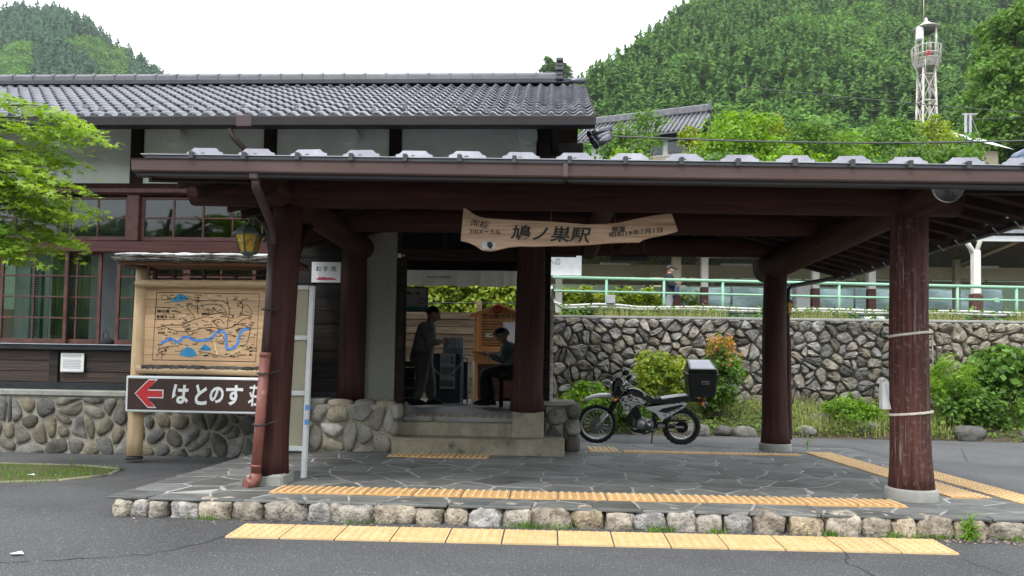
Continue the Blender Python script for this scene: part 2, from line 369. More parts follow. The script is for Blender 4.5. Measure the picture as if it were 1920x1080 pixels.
MT['tower'] = mat('tower', (0.36, 0.33, 0.30), (0.58, 0.55, 0.51), rough=0.6, scale=2, blot=((0.22, 0.14, 0.10), 3, 0.56, 0.70))
MT['house_wall'] = mat('house_wall', (0.62, 0.62, 0.60), (0.72, 0.72, 0.70), rough=0.9, scale=2)
MT['house_tan'] = mat('house_tan', (0.40, 0.33, 0.24), (0.48, 0.40, 0.30), rough=0.9, scale=2)
MT['house_tile'] = mat('house_tile', (0.06, 0.06, 0.068), (0.13, 0.13, 0.14), rough=0.4, scale=5, rnd=0.25)
MT['trunk'] = mat('trunk', (0.05, 0.04, 0.03), (0.12, 0.10, 0.08), rough=0.9, scale=5, stretch=(3, 3, 0.5), bump=0.8, bscale=15)
MT['hill'] = mat('hill', (0.012, 0.028, 0.010), (0.025, 0.05, 0.018), rough=0.95, scale=0.05)
MT['cable_white'] = mat('cable_white', (0.52, 0.52, 0.50), (0.62, 0.62, 0.60), rough=0.5, scale=10)
MT['wire'] = mat('wire', (0.06, 0.06, 0.062), rough=0.5)
MT['lamp_tube'] = mat('lamp_tube', (0.75, 0.77, 0.78), rough=0.4)
MT['yellow'] = mat('yellow', (0.55, 0.40, 0.03), rough=0.5)
MT['teal'] = mat('teal', (0.10, 0.42, 0.45), rough=0.5)
MT['litter'] = mat('litter', (0.20, 0.11, 0.08), (0.50, 0.36, 0.30), rough=0.9, scale=3, rnd=0.3)
MT['glass'] = glassmat('glass', (0.8, 0.86, 0.84), 0.03)
MT['glass_dark'] = glassmat('glass_dark', (0.45, 0.5, 0.48), 0.02)

MT['l_maple'] = leafmat('l_maple', (0.085, 0.19, 0.018), (0.33, 0.46, 0.05), 0.45, tip=(0.50, 0.56, 0.10))
MT['l_bright'] = leafmat('l_bright', (0.06, 0.16, 0.012), (0.26, 0.42, 0.035), 0.4, tip=(0.42, 0.50, 0.08))
MT['l_mid'] = leafmat('l_mid', (0.035, 0.095, 0.012), (0.15, 0.27, 0.035), 0.35, tip=(0.27, 0.36, 0.08))
MT['l_dark'] = leafmat('l_dark', (0.018, 0.055, 0.012), (0.075, 0.16, 0.03), 0.3)
MT['l_broad'] = leafmat('l_broad', (0.035, 0.10, 0.014), (0.18, 0.32, 0.05), 0.35, tip=(0.30, 0.42, 0.08))
MT['l_yellow'] = leafmat('l_yellow', (0.10, 0.19, 0.015), (0.36, 0.42, 0.05), 0.4, tip=(0.50, 0.48, 0.08))
MT['l_red'] = leafmat('l_red', (0.22, 0.16, 0.03), (0.52, 0.25, 0.07), 0.35, tip=(0.58, 0.38, 0.12))
MT['l_ground'] = leafmat('l_ground', (0.05, 0.11, 0.015), (0.22, 0.33, 0.05), 0.35, tip=(0.36, 0.40, 0.13))
MT['l_straw'] = leafmat('l_straw', (0.22, 0.22, 0.07), (0.42, 0.42, 0.16), 0.3)
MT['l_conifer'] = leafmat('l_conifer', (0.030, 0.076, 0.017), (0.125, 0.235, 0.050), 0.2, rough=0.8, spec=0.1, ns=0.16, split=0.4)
MT['l_conifer_far'] = leafmat('l_conifer_far', (0.028, 0.075, 0.036), (0.085, 0.175, 0.08), 0.15, rough=0.8, spec=0.1, ns=0.1, split=0.4)  # bluer copy for the left hill: distance haze put into the leaf colour
MT['l_hill'] = leafmat('l_hill', (0.05, 0.13, 0.022), (0.17, 0.31, 0.06), 0.25, rough=0.8, spec=0.1, ns=0.12, split=0.5)
MT['canvas'] = leafmat('canvas', (0.46, 0.44, 0.39), (0.52, 0.50, 0.45), 0.2, rough=0.9, spec=0.1)
MT['l_weed'] = leafmat('l_weed', (0.09, 0.22, 0.02), (0.25, 0.42, 0.06), 0.4)

# ---------------------------------------------------------------- mesh building
class MB:
    """Collects shapes; build() links them as one mesh object."""
    def __init__(self):
        self.v = []; self.f = []; self.mi = []; self.sm = []
        self.cm = 0
    def add(self, verts, faces, smooth=False):
        o = len(self.v)
        self.v.extend([tuple(map(float, q)) for q in verts])
        for fc in faces:
            self.f.append(tuple(o + i for i in fc)); self.mi.append(self.cm); self.sm.append(smooth)
        return self
    def mat(self, i):
        self.cm = i; return self
    def box(self, x0, x1, y0, y1, z0, z1, bev=0.0, R=None, c=None):
        if x1 < x0: x0, x1 = x1, x0
        if y1 < y0: y0, y1 = y1, y0
        if z1 < z0: z0, z1 = z1, z0
        if bev > 0:
            b = min(bev, (x1 - x0) * .45, (y1 - y0) * .45, (z1 - z0) * .45)
            vs = []
            for sx in (0, 1):
                for sy in (0, 1):
                    for sz in (0, 1):
                        X, Y, Z = (x0, x1)[sx], (y0, y1)[sy], (z0, z1)[sz]
                        ix, iy, iz = X + b * (1 - 2 * sx), Y + b * (1 - 2 * sy), Z + b * (1 - 2 * sz)
                        vs += [(X, iy, iz), (ix, Y, iz), (ix, iy, Z)]
            def I(sx, sy, sz, k): return ((sx * 2 + sy) * 2 + sz) * 3 + k
            fs = []
            for s in (0, 1):
                q = [I(s, 0, 0, 0), I(s, 1, 0, 0), I(s, 1, 1, 0), I(s, 0, 1, 0)]; fs.append(q if s else q[::-1])
                q = [I(0, s, 0, 1), I(0, s, 1, 1), I(1, s, 1, 1), I(1, s, 0, 1)]; fs.append(q if s else q[::-1])
                q = [I(0, 0, s, 2), I(1, 0, s, 2), I(1, 1, s, 2), I(0, 1, s, 2)]; fs.append(q if s else q[::-1])
            for s in (0, 1):
                for t in (0, 1):
                    fs.append([I(0, s, t, 1), I(1, s, t, 1), I(1, s, t, 2), I(0, s, t, 2)])
                    fs.append([I(s, 0, t, 0), I(s, 1, t, 0), I(s, 1, t, 2), I(s, 0, t, 2)])
                    fs.append([I(s, t, 0, 0), I(s, t, 1, 0), I(s, t, 1, 1), I(s, t, 0, 1)])
            for sx in (0, 1):
                for sy in (0, 1):
                    for sz in (0, 1):
                        fs.append([I(sx, sy, sz, 0), I(sx, sy, sz, 1), I(sx, sy, sz, 2)])
        else:
            vs = [(x0, y0, z0), (x1, y0, z0), (x1, y1, z0), (x0, y1, z0), (x0, y0, z1), (x1, y0, z1), (x1, y1, z1), (x0, y1, z1)]
            fs = [(3, 2, 1, 0), (4, 5, 6, 7), (0, 1, 5, 4), (1, 2, 6, 5), (2, 3, 7, 6), (3, 0, 4, 7)]
        if R is not None:
            c = Vector(c or ((x0 + x1) / 2, (y0 + y1) / 2, (z0 + z1) / 2))
            vs = [tuple(R @ (Vector(q) - c) + c) for q in vs]
        # consistent outward normals for the bevelled case
        if bev > 0:
            cc = np.mean(np.array(vs), axis=0)
            out = []
            for fc in fs:
                p = [np.array(vs[i]) for i in fc]
                n = np.cross(p[1] - p[0], p[2] - p[0])
                out.append(fc if np.dot(n, np.mean(p, axis=0) - cc) >= 0 else fc[::-1])
            fs = out
        return self.add(vs, fs)
    def tube(self, path, r, n=8, caps=True, smooth=True, wob=0.0, seed=0, squash=None):
        """A round bar through the points of path; r is one radius or one per point."""
        path = [Vector(q) for q in path]
        if not hasattr(r, '__len__'): r = [r] * len(path)
        vs, fs = [], []
        up = None
        for i, q in enumerate(path):
            a = path[max(0, i - 1)]; b = path[min(len(path) - 1, i + 1)]
            t = (b - a).normalized()
            if up is None:
                up = Vector((0, 0, 1)) if abs(t.z) < 0.9 else Vector((0, 1, 0))
            s = t.cross(up).normalized(); up = s.cross(t).normalized()
            for k in range(n):
                an = 2 * PI * k / n
                rr = r[i]
                if wob:
                    rr *= 1 + wob * mnoise.noise(Vector((math.cos(an) * 1.3 + seed, math.sin(an) * 1.3, (q - path[0]).length * 1.2 + seed * 3)))
                d = s * math.cos(an) + up * math.sin(an)
                vs.append(q + d * rr)
        for i in range(len(path) - 1):
            for k in range(n):
                k2 = (k + 1) % n
                fs.append((i * n + k, i * n + k2, (i + 1) * n + k2, (i + 1) * n + k))
        o = len(self.v)
        self.add(vs, fs, smooth)
        if caps:
            self.add([], [])
            for base, rev in ((0, True), ((len(path) - 1) * n, False)):
                idx = [o + base + k for k in range(n)]
                self.f.append(tuple(idx[::-1] if rev else idx)); self.mi.append(self.cm); self.sm.append(False)
        return self
    def log(self, a, b, r0, r1, n=16, seg=10, wob=0.06, seed=0, bow=0.0, flare=0.0):
        """A tree trunk used as a post or beam: many rings, uneven, optionally flared at its start."""
        a, b = Vector(a), Vector(b)
        pts, rs = [], []
        side = (b - a).cross(Vector((0, 1, 0.3))).normalized()
        for i in range(seg + 1):
            t = i / seg
            pts.append(a.lerp(b, t) + side * bow * math.sin(t * PI))
            rs.append((r0 + (r1 - r0) * t) * (1 + flare * max(0, 1 - t * 6) ** 2))
        return self.tube(pts, rs, n, True, True, wob, seed)
    def lathe(self, prof, c=(0, 0, 0), n=16, smooth=True, axis='Z'):
        vs, fs = [], []
        for (r, z) in prof:
            for k in range(n):
                a = 2 * PI * k / n
                q = (r * math.cos(a), r * math.sin(a), z)
                if axis == 'Y': q = (q[0], q[2], q[1])
                if axis == 'X': q = (q[2], q[0], q[1])
                vs.append((q[0] + c[0], q[1] + c[1], q[2] + c[2]))
        m = len(prof)
        for i in range(m - 1):
            for k in range(n):
                k2 = (k + 1) % n
                q = (i * n + k, i * n + k2, (i + 1) * n + k2, (i + 1) * n + k)
                fs.append(q if axis != 'Y' else q[::-1])
        fs.append(tuple(range(n))[::-1]); fs.append(tuple((m - 1) * n + k for k in range(n)))
        return self.add(vs, fs, smooth)
    def prism(self, poly, d0, d1, plane='XZ', smooth=False):
        """A polygon in a plane pushed from d0 to d1 along the third axis."""
        def P(q, d):
            return {'XZ': (q[0], d, q[1]), 'XY': (q[0], q[1], d), 'YZ': (d, q[0], q[1])}[plane]
        n = len(poly)
        vs = [P(q, d0) for q in poly] + [P(q, d1) for q in poly]
        fs = [tuple(range(n)), tuple(range(n, 2 * n))[::-1]]
        fs += [(i, n + i, n + (i + 1) % n, (i + 1) % n) for i in range(n)]
        o = len(self.f)
        self.add(vs, fs, smooth)
        return self
    def quad(self, a, b, c, d):
        return self.add([a, b, c, d], [(0, 1, 2, 3)])
    def ellipsoid(self, c, rx, ry, rz, n=12, m=8, fn=None, R=None):
        vs, fs = [], []
        for i in range(m + 1):
            th = PI * i / m
            for k in range(n):
                a = 2 * PI * k / n
                q = Vector((math.sin(th) * math.cos(a), math.sin(th) * math.sin(a), math.cos(th)))
                if fn: q = Vector(fn(q))
                q = Vector((q.x * rx, q.y * ry, q.z * rz))
                if R is not None: q = R @ q
                vs.append(q + Vector(c))
        for i in range(m):
            for k in range(n):
                k2 = (k + 1) % n
                fs.append((i * n + k, (i + 1) * n + k, (i + 1) * n + k2, i * n + k2))
        return self.add(vs, fs, True)
    def data(self, name, mats):
        me = bpy.data.meshes.new(name)
        me.from_pydata(self.v, [], self.f)
        for m in (mats if isinstance(mats, (list, tuple)) else [mats]):
            me.materials.append(MT[m] if isinstance(m, str) else m)
        me.polygons.foreach_set('material_index', self.mi)
        me.polygons.foreach_set('use_smooth', self.sm)
        me.validate(clean_customdata=False)
        me.update()
        return me
    def build(self, name, mats, parent=None, fixn=False):
        me = self.data(name, mats)
        if fixn:
            import bmesh
            bm = bmesh.new(); bm.from_mesh(me); bmesh.ops.recalc_face_normals(bm, faces=bm.faces); bm.to_mesh(me); bm.free()
        return link(bpy.data.objects.new(name, me), parent)

def W(o):
    m = Matrix.Translation(o.location) @ o.rotation_euler.to_matrix().to_4x4() @ Matrix.Diagonal((*o.scale, 1))
    if o.parent is not None:
        m = W(o.parent) @ o.matrix_parent_inverse @ m
    return m

def link(o, parent=None):
    COL.objects.link(o)
    if parent is not None:
        o.parent = parent
        o.matrix_parent_inverse = W(parent).inverted()
    return o

def tag(o, label=None, cat=None, group=None, kind=None):
    if label: o['label'] = label
    if cat: o['category'] = cat
    if group: o['group'] = group
    if kind: o['kind'] = kind
    return o

def thing(name, label, cat, loc=(0, 0, 0), group=None):
    o = bpy.data.objects.new(name, None)
    o.empty_display_size = 0.2
    o.location = loc
    COL.objects.link(o)
    return tag(o, label, cat, group)

def copy_tree(o, parent=None):
    c = o.copy(); COL.objects.link(c)
    if parent is not None: c.parent = parent
    for ch in list(o.children): copy_tree(ch, c)
    return c

def place(me, name, parent, loc, rot=(0, 0, 0), scale=(1, 1, 1)):
    o = bpy.data.objects.new(name, me)
    o.location = loc; o.rotation_euler = rot; o.scale = scale
    return link(o, parent)

def npmesh(name, V, F, mats, smooth=False):
    """A mesh straight from numpy arrays; F is (n, k)."""
    me = bpy.data.meshes.new(name)
    V = np.ascontiguousarray(V, dtype=np.float32); F = np.ascontiguousarray(F, dtype=np.int32)
    n, k = F.shape
    me.vertices.add(len(V)); me.vertices.foreach_set('co', V.ravel())
    me.loops.add(n * k); me.loops.foreach_set('vertex_index', F.ravel())
    me.polygons.add(n); me.polygons.foreach_set('loop_start', np.arange(0, n * k, k, dtype=np.int32))
    if smooth: me.polygons.foreach_set('use_smooth', np.ones(n, dtype=bool))
    for m in (mats if isinstance(mats, (list, tuple)) else [mats]):
        me.materials.append(MT[m])
    me.update(calc_edges=True)
    return me

# ---- lettering
def text_mesh(body, size=1.0, bold=0.0, shear=0.0, extrude=0.001, align='CENTER', spacing=1.0):
    cu = bpy.data.curves.new("lettering", 'FONT')
    cu.body = body; cu.size = size; cu.offset = bold; cu.shear = shear; cu.extrude = extrude
    cu.align_x = align; cu.align_y = 'CENTER'; cu.space_character = spacing; cu.resolution_u = 3
    o = bpy.data.objects.new("lettering", cu)
    COL.objects.link(o)
    dg = bpy.context.evaluated_depsgraph_get(); dg.update()
    me = bpy.data.meshes.new_from_object(o.evaluated_get(dg))
    bpy.data.objects.remove(o); bpy.data.curves.remove(cu)
    return me

def text(body, x, y, z, h, material, parent, bold=0.0, shear=0.0, width=None, rot=0.0, name='lettering', extrude=0.0015, spacing=1.0):
    """Lettering standing in the XZ plane facing -Y, centred at x, z with letters about h high; width squeezes it to that length."""
    me = text_mesh(body, 1.0, bold, shear, extrude / h, 'CENTER', spacing)
    n = len(me.vertices)
    co = np.zeros(n * 3, dtype=np.float32); me.vertices.foreach_get('co', co); co = co.reshape(-1, 3)
    w = co[:, 0].max() - co[:, 0].min()
    hh = co[:, 1].max() - co[:, 1].min()
    cx, cy = (co[:, 0].max() + co[:, 0].min()) / 2, (co[:, 1].max() + co[:, 1].min()) / 2
    s = h / hh
    sx = width / w if width else s
    X = (co[:, 0] - cx) * sx; Z = (co[:, 1] - cy) * s; D = co[:, 2] * s
    c, sn = math.cos(rot), math.sin(rot)
    out = np.stack([x + X * c - Z * sn, y - D, z + X * sn + Z * c], axis=1).astype(np.float32)
    me.vertices.foreach_set('co', out.ravel())
    me.materials.clear(); me.materials.append(MT[material]); me.update()
    return link(bpy.data.objects.new(name, me), parent)

# ---- voronoi stones
def voronoi(pts, x0, x1, y0, y1, reach=6):
    """Cells of the points inside a rectangle, as polygons."""
    P = np.array(pts)
    out = []
    for i, q in enumerate(P):
        poly = [(x0, y0), (x1, y0), (x1, y1), (x0, y1)]
        d = np.hypot(P[:, 0] - q[0], P[:, 1] - q[1])
        for j in np.argsort(d)[1:26]:
            o = P[j]
            mx, my = (q + o) / 2
            nx, ny = o - q
            new = []
            for k in range(len(poly)):
                a, b = poly[k], poly[(k + 1) % len(poly)]
                da = (a[0] - mx) * nx + (a[1] - my) * ny
                db = (b[0] - mx) * nx + (b[1] - my) * ny
                if da <= 0: new.append(a)
                if da * db < 0:
                    t = da / (da - db)
                    new.append((a[0] + (b[0] - a[0]) * t, a[1] + (b[1] - a[1]) * t))
            poly = new
            if len(poly) < 3: break
        if len(poly) >= 3: out.append(poly)
        else: out.append(None)
    return out

def jitter_pts(x0, x1, y0, y1, dx, dy, jit=0.42, seed=0):
    r = random.Random(seed)
    out = []
    ny = max(1, round((y1 - y0) / dy)); nx = max(1, round((x1 - x0) / dx))
    for j in range(ny):
        for i in range(nx):
            ox = 0.5 * (j % 2)
            x = x0 + (i + 0.5 + ox * 0.8 - 0.2 + r.uniform(-jit, jit)) * (x1 - x0) / nx
            y = y0 + (j + 0.5 + r.uniform(-jit, jit)) * (y1 - y0) / ny
            out.append((min(max(x, x0 + .01), x1 - .01), min(max(y, y0 + .01), y1 - .01)))
    return out

def inset(poly, d, rnd=None, rough=0.0, r=None):
    """Pull a convex polygon in by d and round its corners."""
    n = len(poly)
    cx = sum(q[0] for q in poly) / n; cy = sum(q[1] for q in poly) / n
    out = []
    for k in range(n):
        a, b = poly[k], poly[(k + 1) % n]
        L = math.hypot(b[0] - a[0], b[1] - a[1])
        ts = (0.3, 0.7) if rnd is None else rnd
        if L < 0.02: ts = (0.5,)
        for t in ts:
            x, y = a[0] + (b[0] - a[0]) * t, a[1] + (b[1] - a[1]) * t
            vx, vy = cx - x, cy - y
            l = math.hypot(vx, vy) or 1
            dd = min(d * (1 + (r.uniform(-rough, rough) if r else 0)), l * 0.6)
            out.append((x + vx / l * dd, y + vy / l * dd))
    return out

def stone_mesh(poly, depth, gap, seed, flat=0.6, rough=0.5, smooth=True):
    """A stone in a wall: mesh in local XZ facing -Y, origin at the cell's middle; a rounded rim and an uneven face."""
    r = random.Random(seed)
    n0 = len(poly)
    cx = sum(q[0] for q in poly) / n0; cy = sum(q[1] for q in poly) / n0
    p0 = inset(poly, gap, None, rough, r)
    n = len(p0)
    vs = []
    dv = [r.uniform(0.70, 1.2) for _ in range(n)]
    tx_, tz_ = r.uniform(-2.2, 2.2), r.uniform(-2.2, 2.2)
    for s, dz in ((1.0, 0.0), (0.93, 0.62), (flat, 1.0)):
        for k, (x, y) in enumerate(p0):
            vs.append(((x - cx) * s, -depth * (dz * (dv[k] if dz else 1) + (tx_ * (x - cx) + tz_ * (y - cy)) * dz), (y - cy) * s))
    vs.append((0, -depth * r.uniform(0.95, 1.15), 0))
    fs = []
    for L in range(2):
        for k in range(n):
            k2 = (k + 1) % n
            fs.append((L * n + k, L * n + k2, (L + 1) * n + k2, (L + 1) * n + k))
    for k in range(n):
        fs.append((2 * n + k, 2 * n + (k + 1) % n, 3 * n))
    m = MB(); m.add(vs, fs, smooth)
    return m, (cx, cy)

def stone_wall(parent, x0, x1, z0, z1, y, dx, dz, material, depth=0.05, gap=0.014, seed=1, name='stone', limit=None, flat=0.6, jit=0.42, smooth=True):
    pts = jitter_pts(x0, x1, z0, z1, dx, dz, jit, seed)
    rest = MB()
    cells = [c for c in voronoi(pts, x0, x1, z0, z1) if c]
    cells.sort(key=lambda c: sum(q[0] for q in c) / len(c))
    k = 0
    for i, c in enumerate(cells):
        m, (cx, cz) = stone_mesh(c, depth, gap, seed * 1000 + i, flat, smooth=smooth)
        if limit is None or k < limit:
            place(m.data(name, material), name, parent, (cx, y, cz))
            k += 1
        else:
            rest.add([(q[0] + cx, q[1] + y, q[2] + cz) for q in m.v], m.f, smooth)
    if rest.v:
        tag(rest.build(name + '_mass', material, parent), kind='stuff')

def rock(name, material, parent, c, rx, ry, rz, seed=0, n=12, m=8, amp=0.28, e=0.72):
    def fn(q):
        d = 1 + amp * mnoise.noise(q * 1.4 + Vector((seed * 7.3, seed * 3.1, 0))) + amp * 0.5 * mnoise.noise(q * 3.1 + Vector((seed, 5, 2)))
        s = Vector([math.copysign(abs(t) ** e, t) for t in q])
        return s * d
    return MB().ellipsoid(c, rx, ry, rz, n, m, fn).build(name, material, parent)

# ---- leaves
LEAF_DIAMOND = (np.array([(0, 0, 0), (0.5, 0.33, 0.06), (1, 0, -0.06), (0.5, -0.33, 0.06)]), np.array([(0, 1, 2), (0, 2, 3)]))
LEAF_BLADE = (np.array([(0, 0.06, 0), (0, -0.06, 0), (0.55, -0.045, 0.03), (0.55, 0.045, 0.03), (1, 0, -0.12)]), np.array([(0, 1, 2), (0, 2, 3), (3, 2, 4)]))
def _star():
    v = [(0, 0, 0)]
    lob = [(-2.25, 0.5), (-1.25, 0.82), (-0.42, 1.0), (0.42, 1.0), (1.25, 0.82), (2.25, 0.5)]
    lob = [(-2.0, 0.55), (-1.0, 0.88), (0.0, 1.0), (1.0, 0.88), (2.0, 0.55)]
    for i, (a, r) in enumerate(lob):
        if i == 0:
            v.append((math.cos(a - .35) * .22, math.sin(a - .35) * .22, 0))
        v.append((math.cos(a) * r, math.sin(a) * r, -0.10 * r))
        a2 = a + 0.5
        v.append((math.cos(a2) * .36, math.sin(a2) * .36, 0.02))
    f = [(0, i, i + 1) for i in range(1, len(v) - 1)]
    return np.array(v), np.array(f)
LEAF_STAR = _star()

def leaves(P, Nrm, size, leaf=LEAF_DIAMOND, jit=0.6, svar=0.4, droop=0.0, R=None):
    """One leaf per point of P, its face roughly along Nrm. Returns V, F."""
    R = R or rng
    n = len(P)
    N = Nrm + R.normal(0, jit, (n, 3)); N /= np.linalg.norm(N, axis=1, keepdims=True) + 1e-9
    T = R.normal(0, 1, (n, 3)); T[:, 2] -= droop
    T -= N * (T * N).sum(1, keepdims=True); T /= np.linalg.norm(T, axis=1, keepdims=True) + 1e-9
    B = np.cross(N, T)
    s = size * (1 + R.uniform(-svar, svar, n))
    lv, lf = leaf
    V = (P[:, None, :] + s[:, None, None] * (lv[None, :, 0:1] * T[:, None, :] + lv[None, :, 1:2] * B[:, None, :] + lv[None, :, 2:3] * N[:, None, :]))
    k = len(lv)
    F = (np.arange(n)[:, None, None] * k + lf[None]).reshape(-1, 3)
    return V.reshape(-1, 3), F

def clump_points(centers, radii, per, shell=0.55, R=None, flat=1.0, lowcut=-0.6):
    """Points spread through the outer part of round clumps, with outward normals leaning up."""
    R = R or rng
    Ps, Ns = [], []
    for c, r in zip(centers, radii):
        d = R.normal(0, 1, (per, 3)); d /= np.linalg.norm(d, axis=1, keepdims=True)
        d = d[d[:, 2] > lowcut]
        q = d * (shell + (1 - shell) * R.random((len(d), 1)) ** 0.5) * r
        q[:, 2] *= flat
        Ps.append(q + np.array(c)); 
        nn = d.copy(); nn[:, 2] += 0.5
        Ns.append(nn)
    return np.concatenate(Ps), np.concatenate(Ns)

def crown_clumps(c, rx, ry, rz, n, cr, R, low=-0.5, irregular=0.25):
    """Clump centres through an uneven ellipsoid crown, mostly near its surface."""
    d = R.normal(0, 1, (n, 3)); d /= np.linalg.norm(d, axis=1, keepdims=True)
    d[:, 2] = np.where(d[:, 2] < low, -d[:, 2], d[:, 2])
    r = (0.55 + 0.45 * R.random((n, 1))) * (1 + R.uniform(-irregular, irregular, (n, 1)))
    C = np.array(c) + d * r * np.array([rx, ry, rz])
    return C, cr * R.uniform(0.6, 1.35, n)

def tree(name, label, cat, base, h_trunk, c, rad, nclump, cr, per, size, material, group=None, leaf=LEAF_DIAMOND, seed=1, trunk_r=0.15, low=-0.5, flat=0.75, trans_mat=None, droop=0.0, jit=0.6, limbs=7):
    R = np.random.default_rng(seed)
    t = thing(name, label, cat, base, group)
    C, rr = crown_clumps(c, *rad, nclump, cr, R, low)
    P, N = clump_points(C, rr, per, R=R, flat=flat)
    V, F = leaves(P, N, size, leaf, jit=jit, R=R, droop=droop)
    link(bpy.data.objects.new('crown', npmesh('crown', V, F, material)), t)
    m = MB()
    top = Vector(c)
    b = Vector(base)
    m.tube([b, b.lerp(top, 0.35) + Vector((0.05, 0, 0)), b.lerp(top, 0.7), top], [trunk_r, trunk_r * .8, trunk_r * .55, trunk_r * .2], 8, True, True, 0.15, seed)
    for k in range(limbs):
        q = Vector(C[k * max(1, len(C) // max(1, limbs)) % len(C)])
        s = b.lerp(top, 0.45 + 0.06 * k)
        m.tube([s, s.lerp(q, 0.5) + Vector((0, 0, 0.05)), q], [trunk_r * .4, trunk_r * .25, trunk_r * .08], 5)
    m.build('trunk', 'trunk', t)
    return t

# ================================================================ THE SETTING
def road_z(y):
    return -0.14 - 0.047 * max(0.0, 6.2 - max(y, -2.0)) if y < 6.2 else -0.14

m = MB()
ys = [-14, -2, 0, 2, 4, 5, 6.2, 8, 11, 14.6]
xs = [-40, -20, -12, -6, 0, 6, 12, 20, 40]
vs = [(x, y, road_z(y)) for y in ys for x in xs]
fs = [(j * len(xs) + i, j * len(xs) + i + 1, (j + 1) * len(xs) + i + 1, (j + 1) * len(xs) + i) for j in range(len(ys) - 1) for i in range(len(xs) - 1)]
m.add(vs, fs, True)
road = tag(m.build('road', 'asphalt'), kind='structure')
MB().quad((-580, -280, -1.2), (580, -280, -1.2), (580, 580, -1.2), (-580, 580, -1.2)).build('ground', 'earth')['kind'] = 'structure'

def crack(pts, w, seed):
    r = random.Random(seed)
    P = []
    for i in range(len(pts) - 1):
        a, b = pts[i], pts[i + 1]
        n = max(2, int(math.hypot(b[0] - a[0], b[1] - a[1]) / 0.07))
        for k in range(n):
            t = k / n
            P.append((a[0] + (b[0] - a[0]) * t + r.uniform(-.018, .018), a[1] + (b[1] - a[1]) * t + r.uniform(-.018, .018)))
    m = MB()
    vs = []
    for i, (x, y) in enumerate(P):
        a = P[max(0, i - 1)]; b = P[min(len(P) - 1, i + 1)]
        l = math.hypot(b[0] - a[0], b[1] - a[1]) or 1
        nx, ny = -(b[1] - a[1]) / l, (b[0] - a[0]) / l
        ww = w * r.uniform(0.25, 1.0)
        vs += [(x + nx * ww, y + ny * ww, road_z(y) + .004), (x - nx * ww, y - ny * ww, road_z(y) + .004)]
    m.add(vs, [(2 * i, 2 * i + 1, 2 * i + 3, 2 * i + 2) for i in range(len(P) - 1)])
    m.build('crack', 'tar', road)
crack([(-3.3, 4.75), (-2.7, 4.95), (-2.45, 5.25), (-2.3, 5.65), (-2.1, 6.0)], .006, 1)
crack([(-3.4, 4.72), (-4.2, 4.55), (-5.0, 4.5)], .005, 2)
crack([(2.15, 5.5), (2.05, 5.2), (2.12, 4.9), (1.95, 4.5)], .004, 3)
crack([(2.9, 5.4), (3.0, 5.0), (3.2, 4.7)], .003, 4)
crack([(-7, 7.2), (-5.2, 7.1), (-4.4, 7.5), (-4.1, 8.6), (-4.3, 9.5)], .006, 5)
crack([(6.0, 7.0), (6.3, 9.0), (6.0, 11.0), (7.0, 13.0)], .006, 6)

# moss and grass patch set in the road at the left
m = MB()
poly = [(-7.6, 7.15), (-5.55, 7.25), (-5.05, 7.45), (-4.78, 7.9), (-4.9, 8.35), (-5.5, 8.55), (-7.6, 8.6)]
m.add([(x, y, -.132) for x, y in poly], [tuple(range(len(poly)))])
tag(m.build('verge', 'moss'), kind='structure')
m = MB()
for i in range(len(poly) - 1):
    a, b = poly[i], poly[i + 1]
    m.tube([(a[0], a[1], -.137), (b[0], b[1], -.137)], .022, 6)
tag(m.build('verge_edging', 'concrete'), kind='structure')

def blades(name, pts, h, w, material, seed=3, label=None, lean=0.5):
    R = np.random.default_rng(seed)
    P = np.array(pts); n = len(P)
    a = R.uniform(0, 2 * PI, n); hh = h * R.uniform(0.4, 1.3, n)
    d = np.stack([np.cos(a), np.sin(a), np.zeros(n)], 1)
    s = np.stack([-np.sin(a), np.cos(a), np.zeros(n)], 1) * w
    up = np.array([0, 0, 1.0])
    le = R.uniform(0.1, lean, n)
    mid = P + (up * 0.6 + d * le[:, None] * 0.35) * hh[:, None]
    tip = P + (up * (1 - 0.3 * le[:, None]) + d * le[:, None]) * hh[:, None]
    V = np.stack([P - s, P + s, mid + s * .7, mid - s * .7, tip], 1).reshape(-1, 3)
    F = (np.arange(n)[:, None, None] * 5 + np.array([(0, 1, 2), (0, 2, 3), (3, 2, 4)])[None]).reshape(-1, 3)
    return bpy.data.objects.new(name, npmesh(name, V, F, material))

R0 = np.random.default_rng(11)
pts = []
while len(pts) < 2300:
    x, y = R0.uniform(-7.5, -4.8), R0.uniform(7.2, 8.55)
    if x > -5.0 and (y < 7.5 or y > 8.3): continue
    d = mnoise.noise(Vector((x * 1.6, y * 2.2, 3)))
    if d < -0.12 + 0.5 * R0.random() - .25 and R0.random() < .8: continue
    pts.append((x, y, -.133))
tag(link(blades('grass', pts, .035, .0035, 'l_weed')), kind='stuff')

